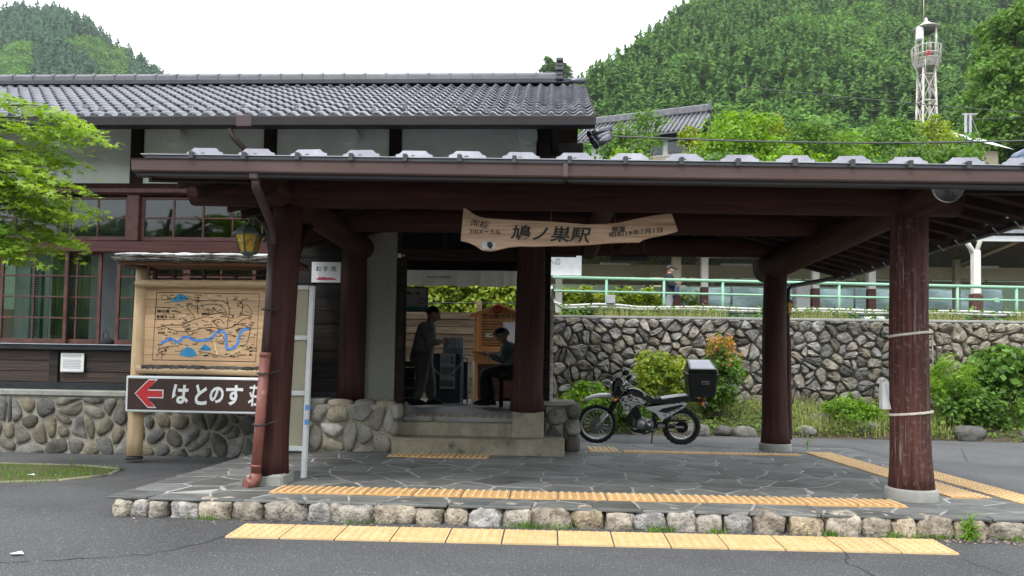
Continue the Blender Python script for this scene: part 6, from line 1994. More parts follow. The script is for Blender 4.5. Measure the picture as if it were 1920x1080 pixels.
# rack and tail box
m = MB()
for s in (-1, 1): m.tube([(1.40, s * .09, .80), (1.52, s * .10, .84), (1.85, s * .10, .84)], .010, 6)
for x in (1.55, 1.68, 1.82): m.tube([(x, -.10, .84), (x, .10, .84)], .009, 6)
bp(m, 'rack', 'iron')
def taper(x0, x1, y0, y1, z0, z1, X0, X1, Y0, Y1, b=.03):
    """A box that widens upward with rounded corners."""
    def ring(x0, x1, y0, y1, z):
        q = []
        for cx_, cy_, a0 in ((x1 - b, y1 - b, 0), (x0 + b, y1 - b, PI / 2), (x0 + b, y0 + b, PI), (x1 - b, y0 + b, 1.5 * PI)):
            for k in range(4): q.append((cx_ + b * math.cos(a0 + k * PI / 6), cy_ + b * math.sin(a0 + k * PI / 6), z))
        return q
    m = MB(); vs = ring(x0, x1, y0, y1, z0) + ring(X0, X1, Y0, Y1, z1)
    m.add(vs, [(k, (k + 1) % 16, 16 + (k + 1) % 16, 16 + k) for k in range(16)] + [tuple(range(16))[::-1], tuple(range(16, 32))])
    return m
tb = bp(taper(1.49, 1.90, -.20, .20, .85, 1.195, 1.445, 1.925, -.235, .235), 'tail_box', 'plastic_black')
bp(taper(1.43, 1.94, -.25, .25, 1.195, 1.225, 1.43, 1.94, -.25, .25), 'box_rim', 'plastic_black', tb)
lid = bp(taper(1.45, 1.92, -.235, .235, 1.225, 1.30, 1.455, 1.915, -.225, .225), 'box_lid', 'gloss_black', tb)
m = MB(); m.add([(1.47, -.225, 1.305), (1.90, -.225, 1.305), (1.875, .20, 1.42), (1.495, .20, 1.42), (1.47, .22, 1.305), (1.90, .22, 1.305)], [(0, 1, 2, 3), (0, 3, 4), (1, 5, 2), (3, 2, 5, 4)])
bp(m, 'lid_top', 'plastic_black', tb, False)
m = MB(); m.add([(1.50, -.20, 1.314), (1.87, -.20, 1.314), (1.85, .17, 1.4145), (1.52, .17, 1.4145)], [(0, 1, 2, 3)]); bp(m, 'lid_panel', 'galv', tb, False)
m = MB(); m.box(1.665, 1.785, -.232, -.226, 1.06, 1.115, .002); bp(m, 'box_label', 'edge_grey', tb)
m = MB(); m.box(1.675, 1.72, -.236, -.2325, 1.072, 1.10); m.box(1.735, 1.77, -.236, -.2325, 1.075, 1.10); bp(m, 'box_print', 'ink', tb)
Mc.rotation_euler = (math.radians(7), 0, 0)

# ================================================================ WALL, BED, PLATFORM
t = thing('retaining_wall', 'long dry stone retaining wall of pale angular stones behind the planting bed', 'wall', (6, 16.1, -.2))
MB().box(.04, 16, 16.02, 16.3, -.3, 2.22).build('wall_core', 'deep_joint', t)
MB().box(.04, 16, 16.0, 16.3, 2.20, 2.255, .01).build('coping', 'concrete_grey', t)
stone_wall(t, .06, 9.95, .12, 2.205, 16.02, .245, .205, 'wallstone', .10, .009, 41, flat=.74, jit=.62, limit=300, smooth=False)
stone_wall(t, 9.96, 15.5, .12, 2.205, 16.02, .245, .205, 'wallstone', .10, .009, 43, flat=.74, jit=.62, limit=0, smooth=False)

m = MB()
nx, ny = 60, 8
vs = []
for j in range(ny + 1):
    for i in range(nx + 1):
        x = .0 + i * 16 / nx; y = 14.40 + j * 1.62 / ny + (.06 * math.sin(x * 2.1) if j == 0 else 0)
        vs.append((x, y, -.15 + .55 * (j / ny) ** .7 + .05 * mnoise.noise(Vector((x, y, 0)) * 1.6)))
m.add(vs, [(j * (nx + 1) + i, j * (nx + 1) + i + 1, (j + 1) * (nx + 1) + i + 1, (j + 1) * (nx + 1) + i) for j in range(ny) for i in range(nx)], True)
bed = tag(m.build('planting_bed', 'earth'), kind='structure')
def bedz(x, y): return -.15 + .55 * max(0, min(1, (y - 14.4) / 1.62)) ** .7

def bush(name, label, cat, c, rad, n, per, cr, size, mats, seed, leaf=LEAF_DIAMOND, low=-.9, droop=0.0, jit=.6, stems=6, group=None, flat=.85, z0=None):
    R = np.random.default_rng(seed)
    t = thing(name, label, cat, (c[0], c[1], z0 if z0 is not None else bedz(c[0], c[1])), group)
    C, rr = crown_clumps(c, *rad, n, cr, R, low)
    P, N = clump_points(C, rr, per, R=R, flat=flat, shell=.4)
    if len(mats) == 1:
        V, F = leaves(P, N, size, leaf, jit, R=R, droop=droop)
        link(bpy.data.objects.new('foliage', npmesh('foliage', V, F, mats[0])), t)
    else:
        zc = c[2] + rad[2] * .62
        sel = (P[:, 2] + R.normal(0, rad[2] * .22, len(P))) > zc
        for k, (s, mm_) in enumerate(((~sel, mats[0]), (sel, mats[1]))):
            V, F = leaves(P[s], N[s], size, leaf, jit, R=R, droop=droop)
            o = link(bpy.data.objects.new('foliage', npmesh('foliage', V, F, mm_)), t)
            if k: o['label'] = 'orange red young leaves at the top'
    m = MB()
    b0 = t.location
    for k in range(stems):
        q = Vector(C[k * 3 % len(C)])
        m.tube([(b0.x + R.uniform(-.06, .06), b0.y + R.uniform(-.05, .05), b0.z), ((b0.x + q.x) / 2 + R.uniform(-.05, .05), (b0.y + q.y) / 2, (b0.z + q.z) / 2), q], [.014, .010, .005], 5)
    m.build('stem', 'trunk', t)
    return t
bush('shrub', 'yellow green leafy shrub directly behind the motorcycle seat', 'shrub', (2.22, 15.2, .98), (.50, .40, .52), 46, 90, .20, .085, ['l_yellow'], 5, low=-.8)
bush('shrub', 'tall nandina shrub with orange red young leaves behind the motorcycle box', 'shrub', (3.36, 15.0, .98), (.42, .40, .80), 60, 95, .20, .080, ['l_mid', 'l_red'], 6, low=-.95, droop=.3)
bush('shrub', 'round bright green shrub right of the front pillar', 'shrub', (7.92, 15.1, .96), (.46, .42, .42), 44, 110, .17, .11, ['l_bright'], 7, leaf=LEAF_BLADE, low=-.8)
bush('shrub', 'wide pale green broad leaved shrub climbing the wall at the far right', 'shrub', (9.25, 15.45, 1.10), (.85, .42, .42), 56, 60, .24, .15, ['l_broad'], 8, low=-.8)
bush('shrub', 'low dark green shrub under the round bright shrub', 'shrub', (8.3, 14.8, .42), (.80, .35, .34), 40, 70, .2, .09, ['l_mid'], 9)
bush('shrub', 'small bright weed shrub left of the motorcycle', 'shrub', (.75, 14.9, .48), (.50, .35, .32), 30, 80, .2, .075, ['l_bright'], 10)
bush('shrub', 'leafy green shrub low behind the front wheel of the motorcycle', 'shrub', (1.5, 14.7, .25), (.55, .3, .3), 30, 70, .2, .07, ['l_mid'], 12)
bush('shrub', 'green shrub at the bed edge between the two right pillars', 'shrub', (5.9, 14.9, .30), (.55, .32, .32), 30, 70, .18, .075, ['l_bright'], 13)
# ground cover and dry grass over the bed
R0 = np.random.default_rng(5)
n = 9500
P = np.stack([R0.uniform(.1, 11.5, n), 14.42 + 1.5 * R0.random(n) ** 1.2, np.zeros(n)], 1)
dens = np.array([mnoise.noise(Vector((x * .9, y * 1.2, 7))) for x, y, _ in P])
P[:, 2] = [bedz(x, y) for x, y, _ in P]
P[:, 2] += R0.random(n) * (.10 + .22 * np.clip(dens + .25, 0, 1))
Nn = R0.normal(0, .35, (n, 3)); Nn[:, 2] += 1; Nn[:, 1] -= .5
V, F = leaves(P, Nn, .062, LEAF_DIAMOND, .5, R=R0)
tag(link(bpy.data.objects.new('ground_cover', npmesh('ground_cover', V, F, 'l_ground'))), kind='stuff')
P2 = P[(dens > .02)][:2600].copy(); P2[:, 2] = [bedz(x, y) for x, y, _ in P2]
tag(link(blades('dry_grass', P2, .34, .006, 'l_straw', 4)), kind='stuff')
P3 = np.stack([R0.uniform(.2, 13, 3800), R0.uniform(16.1, 16.9, 3800), np.full(3800, 2.25)], 1)
P3 = P3[np.array([mnoise.noise(Vector((x * .8, 1, 2))) for x, _, _ in P3]) > -.12]
tag(link(blades('wall_top_grass', P3, .26, .005, 'l_straw', 6)), kind='stuff')
P3 = np.stack([R0.uniform(.2, 13, 2500), R0.uniform(16.2, 17.4, 2500), np.full(2500, 2.3)], 1)
V, F = leaves(P3 + np.array([0, 0, 1.0]) * R0.random((2500, 1)) * .22, np.tile([0, -.5, 1.0], (2500, 1)), .08, LEAF_DIAMOND, .6, R=R0)
tag(link(bpy.data.objects.new('wall_top_weeds', npmesh('wall_top_weeds', V, F, 'l_mid'))), kind='stuff')
# boulders along the bed
for k, (x, y, s, lab) in enumerate(((2.85, 14.45, .24, 'grey boulder behind the rear wheel of the motorcycle'), (3.35, 14.5, .15, 'small boulder at the foot of the tall red tipped shrub'), (3.75, 14.45, .20, 'brown boulder left of the rear right pillar'),
        (4.95, 14.55, .17, 'low boulder just right of the rear downpipe'), (5.35, 15.0, .20, 'reddish boulder up in the dry grass between the right pillars'), (6.1, 14.7, .22, 'flat mossy boulder left of the front right pillar'),
        (7.95, 14.55, .26, 'pale flat boulder below the round bright shrub'), (9.1, 14.5, .20, 'half hidden boulder at the far right of the bed'), (1.75, 14.4, .16, 'dark stone between the motorcycle wheels'))):
    rk = rock('boulder', 'boulder', None, (x, y, bedz(x, y) + s * .12), s * 1.1, s * .8, s * .66, 200 + k, 16, 10, .3)
    tag(rk, lab, 'boulder')
# small weeds
def weed(label, x, y, z, h, n, seed, mat_='l_weed', w=.016):
    R = np.random.default_rng(seed)
    t = thing('weed', label, 'weed', (x, y, z))
    m = MB()
    P, N = [], []
    ns = max(1, n // 16)
    for s in range(ns):
        a = R.uniform(0, 6.28); l = R.uniform(0, .25) if ns > 1 else .05
        hh = h * R.uniform(.6, 1)
        tip = Vector((x + math.cos(a) * l * hh, y + math.sin(a) * l * hh, z + hh))
        m.tube([(x, y, z), tip], [.004, .002], 5)
        for k in range(16):
            q = Vector((x, y, z)).lerp(tip, .1 + .9 * k / 16)
            P.append(tuple(q)); N.append((R.normal(0, 1), R.normal(0, 1), .8))
    m.build('stem', 'l_weed', t)
    V, F = leaves(np.array(P), np.array(N), h * .42, LEAF_BLADE, .3, R=R, droop=-.6)
    link(bpy.data.objects.new('foliage', npmesh('foliage', V, F, mat_)), t)
weed('bright green upright weed growing at the kerb below the right pillar', 3.22, 5.86, -.16, .20, 130, 1)
weed('small yellow green weed at the left end of the kerb edge', -3.52, 6.75, -.12, .10, 20, 2)
weed('leafy weed at the foot of the stone base behind the left pillar', -3.62, 9.5, -.14, .27, 60, 3)
weed('grassy weed under the platform edge beside the rear downpipe', 3.75, 11.0, -.0, .15, 40, 4)
weed('tiny weed at the foot of the white notice frame', -2.33, 7.22, 0, .05, 16, 5)
weed('low weed growing at the moss patch edge', -5.6, 8.5, -.13, .12, 20, 6)
pts = []
while len(pts) < 760:
    x = R0.choice([-1.5, -.2, -.05, .1, 1.3, 2.2, 2.7, 3.0, 3.6, 3.9, 3.75, .9, -2.7]) + R0.normal(0, .07); pts.append((x, 5.90 + R0.normal(0, .015), -.158))
tag(link(blades('kerb_grass', pts, .065, .0035, 'l_weed', 9)), kind='stuff')
R0 = np.random.default_rng(15)
n = 520
P = np.stack([np.where(R0.random(n) < .6, R0.uniform(2.2, 4.2, n), R0.uniform(-3.4, 4.3, n)), 5.86 + np.abs(R0.normal(0, .05, n)) * -1, np.full(n, -.148)], 1)
P[:, 2] = [road_z(y) + .006 for y in P[:, 1]]
V, F = leaves(P, np.tile([0, 0, 1.0], (n, 1)), .022, LEAF_DIAMOND, .25, R=R0)
tag(link(bpy.data.objects.new('leaf_litter', npmesh('leaf_litter', V, F, 'litter'))), kind='stuff')
for (x, y, lab) in ((-3.55, 4.85, 'white scrap of paper lying on the road at the left'), (-5.55, 7.75, 'white scrap lying on the moss patch')):
    m = MB(); z = road_z(y) + .012
    m.add([(x - .05, y, z), (x, y - .03, z + .006), (x + .05, y + .005, z), (x + .01, y + .035, z + .012)], [(0, 1, 2, 3)])
    tag(m.build('paper_scrap', 'paper'), lab, 'litter')

# embankment and the ground behind
m = MB(); m.box(-60, 80, 16.25, 31, -.5, 2.25)
tag(m.build('embankment', 'earth'), kind='structure')

# railing, cable pipes and junction box on the wall
t = thing('railing', 'pale green tubular railing along the top of the stone wall', 'railing', (5, 17, 2.25))
def rp(z, x): return z - .0122 * x
m = MB(); m.tube([(.05, 17, 3.195), (15, 17, 3.195 - .0122 * 15)], .037, 10); m.build('top_rail', 'palegreen', t)
m = MB(); m.tube([(.05, 17, 2.885), (15, 17, 2.885 - .0105 * 15)], .026, 10); m.build('lower_rail', 'palegreen', t)
for x in (-.05, 1.28, 2.585, 3.91, 5.2, 6.5, 7.8, 9.09, 10.37, 11.66):
    m = MB(); m.tube([(x, 17, 2.2), (x, 17, 3.17 - .0122 * x)], .030, 10); m.build('post', 'palegreen', t)
m = MB().box(9.88, 9.98, 16.955, 17.045, 2.72, 2.83, .008).build('joint_box', 'palegreen', t)
t = thing('cable_pipe', 'pair of pale cable pipes running along the foot of the green railing', 'pipe', (5, 16.6, 2.5))
for k, (dz, rr, mt_) in enumerate(((0, .026, 'cable_white'), (-.05, .022, 'cable_white'), (-.10, .016, 'iron'))):
    P = [(.02, 16.6, 2.95 - .04 * k), (.03, 16.6, 2.70), (.10, 16.6, 2.58), (.30, 16.6, 2.515 + dz)]
    x = .6
    rr_ = random.Random(k)
    while x < 15:
        P.append((x, 16.6, 2.515 + dz - .004 * x + .012 * math.sin(x * 2.3 + k) + (.035 if 1.0 < x < 1.9 else 0))); x += .45
    MB().tube(P, rr, 8, True, True).build('pipe', mt_, t)
t = thing('junction_box', 'small grey junction box on the lower railing above the wall', 'junction box', (1.35, 16.6, 2.55))
MB().box(1.245, 1.445, 16.53, 16.62, 2.565, 2.755, .01).build('box', 'steelgrey', t)
MB().box(1.25, 1.44, 16.52, 16.53, 2.57, 2.75, .004).build('cover', 'edge_grey', t)

# platform shelter
S = thing('platform_shelter', 'long cream platform shelter with white posts and a dark corrugated roof behind the railing', 'shelter', (6, 23, 2.25))
def spost(x, y, z0=2.2, zs=3.55, z1=4.75, w=.10, cm='cream_white'):
    MB().box(x - w, x + w, y - w, y + w, zs, z1, .01).build('post', cm, S)
    MB().box(x - w * 1.06, x + w * 1.06, y - w * 1.06, y + w * 1.06, z0, zs, .01).build('post_base', 'rustbase', S)
for x in (.25, 4.52, 7.72, 9.32): spost(x, 22, zs=3.55 if x > 1 else 2.75)
spost(3.78, 22.5, zs=3.35, w=.13, cm='cream')
spost(12.8, 24, zs=2.3, w=.09, cm='cream')
MB().box(-3, 18, 24.0, 24.15, 4.10, 4.50, .01).build('beam', 'cream', S)
MB().box(-3, 18, 25.9, 26.05, 4.06, 4.28, .01).build('beam', 'cream', S)
MB().box(4.3, 8.3, 21.9, 22.0, 4.42, 4.60, .01).build('white_beam', 'cream_white', S)
m = MB()
for k in range(0, 110):
    x = -3 + k * .19
    m.add([(x, 20.6, 4.85), (x + .10, 20.6, 4.90), (x + .10, 26.4, 4.66), (x, 26.4, 4.61)], [(0, 1, 2, 3)])
    m.add([(x + .10, 20.6, 4.90), (x + .19, 20.6, 4.85), (x + .19, 26.4, 4.61), (x + .10, 26.4, 4.66)], [(0, 1, 2, 3)])
m.build('corrugated_roof', 'corrug', S)
MB().box(-3, 18, 20.5, 20.58, 4.72, 4.87, .006).build('fascia', 'white', S)
MB().box(-3, 18, 20.4, 26.5, 4.93, 5.02).build('roof_top', 'steelgrey', S)
for k in range(9):
    x = .6 + k * 2.05
    MB().tube([(x, 21.0, 4.83), (x, 24, 4.55)], .05, 6).build('rafter', 'cream', S)
    MB().tube([(x, 24, 4.12), (x + .5, 24, 4.02), (x + .9, 25.9, 4.05)], .045, 6).build('brace', 'cream', S)
for i, x in enumerate((2.05, 5.85, 10.75, 13.4)):
    MB().box(x - .48, x + .48, 23.6, 23.7, 4.42, 4.50, .01).build('lamp', 'lamp_tube', S)
# Y shaped post with the rising beam
MB().box(9.97, 10.13, 17.92, 18.08, 3.02, 4.05, .01).build('post', 'cream_white', S)
MB().box(9.93, 10.17, 17.9, 18.1, 2.2, 3.02, .01).build('post_base', 'rustbase', S)
MB().tube([(10.05, 18, 3.95), (9.72, 18, 4.42)], .055, 6).build('brace', 'cream_white', S)
MB().tube([(10.05, 18, 3.95), (10.30, 18, 4.72)], .055, 6).build('brace', 'cream_white', S)
MB().tube([(10.05, 18.1, 3.95), (10.05, 18.5, 4.6)], .055, 6).build('brace', 'cream_white', S)
MB().tube([(11.35, 18, 4.4), (11.0, 18, 4.95)], .055, 6).build('brace', 'cream_white', S)
MB().tube([(11.35, 18, 4.4), (11.35, 18, 2.3)], .07, 6).build('post', 'cream_white', S)
m = MB(); m.add([(8.6, 17.9, 4.02), (12.2, 17.9, 5.36), (12.2, 17.9, 5.50), (8.6, 17.9, 4.15), (8.6, 18.15, 4.02), (12.2, 18.15, 5.36), (12.2, 18.15, 5.50), (8.6, 18.15, 4.15)],
      [(0, 1, 2, 3), (7, 6, 5, 4), (0, 4, 5, 1), (3, 2, 6, 7)]); m.build('sloping_beam', 'cream', S)
t = thing('mesh_fence', 'pale teal netting fence along the far side of the platform', 'fence', (12, 25, 2.25))
m = MB(); vs = []
nx, nz = 90, 8
for i in range(nx + 1):
    for k in range(nz + 1):
        x = 4.2 + i * 12 / nx
        vs.append((x, 27.4 + .05 * math.sin(x * 3 + k), 2.25 + k * 1.95 / nz - .05 * abs(math.sin(x * 1.4)) * (k / nz)))
m.add(vs, [(i * (nz + 1) + k, (i + 1) * (nz + 1) + k, (i + 1) * (nz + 1) + k + 1, i * (nz + 1) + k + 1) for i in range(nx) for k in range(nz)], True)
m.build('netting', 'net', t)
for x in (4.4, 6.6, 8.8, 11.0, 13.2): MB().tube([(x, 27.35, 2.2), (x, 27.35, 4.25)], .03, 6).build('post', 'iron', t)
t = thing('cabinet', 'white equipment cabinet behind the railing next to the rear pillar', 'cabinet', (7.6, 22.8, 2.25))
MB().box(7.45, 7.98, 22.8, 23.1, 2.95, 3.78, .015).build('body', 'white', t)
MB().box(7.47, 7.96, 22.79, 22.80, 2.98, 3.75, .004).build('door', 'white', t)
for x in (7.5, 7.93): MB().box(x - .03, x + .03, 22.9, 22.96, 2.25, 2.95).build('leg', 'iron', t)
for i, (x0, x1, lab) in enumerate(((4.9, 6.4, 'dark bench with a back frame on the platform left of the rear pillar'), (8.1, 9.1, 'dark bench frame on the platform between the right pillars'), (10.9, 12.2, 'dark bench frame on the platform right of the front pillar'))):
    t = thing('bench', lab, 'bench', (x0, 23, 2.25))
    m = MB(); m.box(x0, x1, 22.8, 23.2, 2.66, 2.71, .01); m.build('seat', 'darkwood', t)
    m = MB(); m.box(x0, x1, 23.2, 23.24, 3.02, 3.10, .008); m.build('backrest', 'iron', t)
    for x in (x0 + .06, x1 - .06):
        m = MB(); m.box(x - .03, x + .03, 23.16, 23.22, 2.25, 3.1); m.box(x - .03, x + .03, 22.82, 22.88, 2.25, 2.66); m.build('leg', 'iron', t)
t = thing('station_board', 'rust streaked white platform board beside the door post', 'sign', (.4, 21, 3.7))
MB().box(-.12, .872, 21.0, 21.05, 3.735, 4.32, .006).build('board', 'white_chip', t)
MB().tube([(.855, 21.03, 3.6), (.855, 21.03, 4.34)], .02, 6).build('post', 'steelgrey', t)
text('への', .10, 20.995, 4.13, .20, 'steelgrey', t, .01, width=.34)
t = thing('concrete_block', 'pale concrete block standing on the wall top between the right pillars', 'block', (9.1, 21.5, 2.25))
MB().box(8.9, 9.5, 21.4, 21.8, 2.25, 2.72, .05).build('block', 'white_chip', t)

# hedges beyond the tracks
def hedge(label, x0, x1, y, z0, z1, n, mats, seed, size=.11):
    R = np.random.default_rng(seed)
    t = thing('hedge', label, 'hedge', ((x0 + x1) / 2, y, z0))
    C = np.stack([R.uniform(x0, x1, n), y + R.uniform(-.25, .4, n), z0 + (z1 - z0) * (R.random(n) ** .7)], 1)
    P, N = clump_points(C, R.uniform(.14, .30, n), 70, R=R, shell=.35)
    V, F = leaves(P, N, size, LEAF_DIAMOND, .6, R=R)
    link(bpy.data.objects.new('foliage', npmesh('foliage', V, F, mats)), t)
    MB().box(x0, x1, y + .2, y + .7, z0 - .2, z1 - .25).build('inner_branches', 'trunk', t)
hedge('bright green hedge seen through the passage above the plank fence', -4.6, -.3, 19.2, 2.3, 3.35, 210, 'l_yellow', 1, .13)
hedge('yellow green hedge beyond the platform behind the green railing', -.2, 5.6, 27.6, 2.3, 3.95, 260, 'l_yellow', 2, .15)

# ================================================================ HILLSIDE VILLAGE
m = MB()
nx, ny = 30, 12
def slope_z(x, y): return 2.2 + .27 * max(0, y - 28)
vs = [(-60 + i * 6, 28 + j * 12, slope_z(0, 28 + j * 12) + 1.2 * mnoise.noise(Vector((i * .7, j * .7, 3)))) for j in range(ny + 1) for i in range(nx + 1)]
m.add(vs, [(j * (nx + 1) + i, j * (nx + 1) + i + 1, (j + 1) * (nx + 1) + i + 1, (j + 1) * (nx + 1) + i) for j in range(ny) for i in range(nx)], True)
tag(m.build('hillside', 'hill'), kind='structure')

# tiled house
H = thing('tiled_house', 'white walled house with a grey tiled gable roof on the slope behind the station', 'house', (5.4, 41, 6))
Rh = Matrix.Rotation(math.radians(-20), 4, 'Z')
hc = Vector((7.55, 37.8, 0))
def hm(m):
    m.v = [tuple(Rh @ Vector(q) + hc) for q in m.v]; return m
hm(MB().box(-6.0, -.9, .7, 5.0, 5, 13.3)).build('wall', 'house_wall', H)
hm(MB().box(-6.03, -.87, .66, 5.0, 5, 12.4)).build('lower_wall', 'house_tan', H)
hm(MB().prism([(.7, 13.3), (5.0, 13.3), (2.85, 14.85)], -1.0, -.9, 'YZ')).build('gable', 'house_wall', H)
for x in (-4.9, -3.0, -1.8): hm(MB().box(x, x + .9, .62, .68, 12.5, 13.2, .01)).build('window', 'glass_dark', H)
rf = hm(MB().add([(-6.8, -.1, 13.45), (0, -.1, 13.45), (0, 2.85, 15.25), (-6.8, 2.85, 15.25), (-6.8, 5.8, 13.45), (0, 5.8, 13.45),
                  (-6.8, -.1, 13.33), (0, -.1, 13.33), (0, 2.85, 15.13), (-6.8, 2.85, 15.13), (-6.8, 5.8, 13.33), (0, 5.8, 13.33)],
                 [(0, 1, 2, 3), (3, 2, 5, 4), (6, 9, 8, 7), (9, 10, 11, 8), (0, 6, 7, 1), (1, 7, 8, 2), (2, 8, 11, 5)])).build('roof', 'house_tile', H)
for k in range(27):
    x = -6.75 + k * .255
    hm(MB().tube([(x, -.14, 13.46), (x, 2.75, 15.24)], .055, 6)).build('roof_tile', 'house_tile', rf)
hm(MB().box(-6.85, .05, 2.6, 3.1, 15.18, 15.62, .06)).build('ridge', 'house_tile', rf)
hm(MB().box(-.02, .12, 2.55, 3.15, 15.2, 15.80, .06)).build('ridge_ornament', 'house_tile', rf)
hm(MB().tube([(-.06, -.2, 13.30), (-.06, 2.85, 15.12), (-.06, 5.8, 13.3)], .09, 6)).build('verge_board', 'edge_grey', rf)
hm(MB().box(-.95, -.75, .3, .9, 12.6, 13.35, .02)).build('drain_head', 'white', H)
# shed with pale roof near the tower
t = thing('shed', 'small shed with a white metal roof below the tower', 'shed', (27.5, 50, 8))
MB().box(26.2, 29.0, 49.3, 51, 8, 15.7).build('wall', 'house_tan', t)
m = MB(); m.add([(25.7, 48.6, 16.5), (29.6, 48.6, 15.6), (29.2, 51.5, 17.2), (26.2, 51.5, 17.9)], [(0, 1, 2, 3)]); m.build('roof', 'white', t)
# fire watch tower
T = thing('watch_tower', 'white steel lattice watch tower with a round railed deck and conical roof', 'tower', (34.75, 70, 12))
tx, ty = 34.75, 70.0
def tw(z): return .86 - (z - 15) / 15.2 * .36
for sx in (-1, 1):
    for sy in (-1, 1):
        MB().tube([(tx + sx * tw(12), ty + sy * tw(12), 12), (tx + sx * tw(30.2), ty + sy * tw(30.2), 30.2)], .10, 8).build('leg', 'tower', T)
        MB().tube([(tx + sx * .62, ty + sy * .62, 30.2), (tx + sx * .60, ty + sy * .60, 33.4)], .09, 8).build('upper_post', 'tower', T)
for z in (15.6, 18.3, 21.0, 23.7, 26.4, 28.9):
    w = tw(z); m = MB()
    q = [(tx - w, ty - w, z), (tx + w, ty - w, z), (tx + w, ty + w, z), (tx - w, ty + w, z)]
    for k in range(4): m.tube([q[k], q[(k + 1) % 4]], .08, 6)
    m.build('ring_beam', 'tower', T)
    w2 = tw(z + 2.6); m = MB()
    q2 = [(tx - w2, ty - w2, z + 2.6), (tx + w2, ty - w2, z + 2.6), (tx + w2, ty + w2, z + 2.6), (tx - w2, ty + w2, z + 2.6)]
    for k in range(4):
        if z < 28:
            m.tube([q[k], q2[(k + 1) % 4]], .045, 5); m.tube([q[(k + 1) % 4], q2[k]], .045, 5)
    if m.v: m.build('cross_brace', 'tower', T)
m = MB(); m.lathe([(.9, 29.6), (1.18, 30.2), (1.23, 30.3), (1.21, 30.35)], (tx, ty, 0), 16, False); m.build('deck', 'tower', T)
m = MB()
for z in (30.75, 31.5): m.tube([(tx + 1.25 * math.cos(k * PI / 8), ty + 1.25 * math.sin(k * PI / 8), z) for k in range(17)], .05, 5)
for k in range(22):
    a = k * 2 * PI / 22; m.tube([(tx + 1.21 * math.cos(a), ty + 1.21 * math.sin(a), 30.2), (tx + 1.27 * math.cos(a), ty + 1.27 * math.sin(a), 31.6)], .026, 4)
m.build('deck_rail', 'tower', T)
m = MB()
for k in range(6):
    a = k * PI / 3; m.tube([(tx + .6 * math.cos(a), ty + .6 * math.sin(a), 28.6), (tx + 1.14 * math.cos(a), ty + 1.14 * math.sin(a), 30.15)], .045, 5)
m.build('deck_brace', 'tower', T)
m = MB(); m.lathe([(1.15, 33.35), (1.12, 33.42), (.55, 33.75), (.15, 34.1), (.10, 34.4), (.03, 34.45)], (tx, ty, 0), 16, True); m.build('roof', 'tower', T)
m = MB(); m.tube([(tx - .2, ty, 34.0), (tx - .2, ty, 36.6)], .03, 5); m.build('mast', 'tower', T)
MB().box(tx - 1.12, tx - .62, ty - .7, ty - .3, 32.1, 33.3, .08).build('siren_box', 'white', T)
m = MB().ellipsoid((tx, ty - .4, 30.9), .25, .25, .3, 10, 8); m.build('bell', 'red', T)
MB().box(tx - .62, tx + .62, ty - .62, ty + .62, 33.0, 33.2).build('ceiling', 'iron', T)
t = thing('utility_pole', 'pale twin utility pole with a crossarm beside the tower', 'utility pole', (27.8, 50.5, 8))
for x in (27.62, 27.92): MB().tube([(x, 50.5, 8), (x, 50.5, 18.6)], .09, 8).build('pole', 'steelgrey', t)
MB().box(27.4, 28.35, 50.45, 50.55, 18.5, 18.6).build('crossarm', 'steelgrey', t)
MB().tube([(28.0, 50.5, 18.4), (29.9, 50.5, 13.0)], .014, 5).build('stay_wire', 'steelgrey', t)
# overhead cables
for (a, b, rr, lab) in (((1.4, 30, 10.62), (24, 30, 10.60), .034, 'black overhead cable crossing just above the canopy roof'), ((8.5, 34, 14.15), (38, 46, 16.5), .02, 'thin upper cable running from the house towards the right trees'), ((27.9, 50.5, 18.2), (60, 53, 21), .02, 'thin cable from the twin utility pole into the trees')):
    a, b = Vector(a), Vector(b)
    P = [a.lerp(b, k / 16) - Vector((0, 0, .35 * math.sin(PI * k / 16) * rr * 25)) for k in range(17)]
    tag(MB().tube(P, rr, 6).build('overhead_cable', 'wire'), lab, 'cable')

# ---- trees behind the station
tree('broad_tree', 'round bright green maple rising behind the canopy right of the tiled house', 'tree', (8.8, 35.5, 4), 5, (8.85, 35.5, 11.3), (2.15, 1.8, 2.0), 90, .62, 110, .19, 'l_bright', seed=3, low=-.9)
tree('broad_tree', 'yellow tipped crown touching the right side of the round bright maple', 'tree', (10.9, 36.5, 4), 5, (10.75, 36.5, 11.3), (1.2, 1.1, 1.8), 44, .5, 90, .19, 'l_yellow', seed=31, low=-.9)
tree('young_tree', 'slim young yellow green tree in front of the tiled house', 'tree', (6.05, 33, 4), 5, (6.05, 33, 10.4), (.45, .4, 1.6), 26, .32, 80, .15, 'l_yellow', seed=4, low=-.9, trunk_r=.07)
tree('young_tree', 'loose green tree left of the tiled house beside the station roof', 'tree', (3.0, 32, 4), 5, (3.1, 32, 10.4), (1.3, .9, 1.5), 46, .45, 80, .16, 'l_mid', seed=5, low=-.9, trunk_r=.1)
tree('young_tree', 'pale branching tree between the station roof and the house wall', 'tree', (4.4, 34, 4), 5, (4.4, 34, 12.2), (.75, .5, .75), 16, .35, 60, .15, 'l_broad', seed=6, low=-.9, trunk_r=.12)
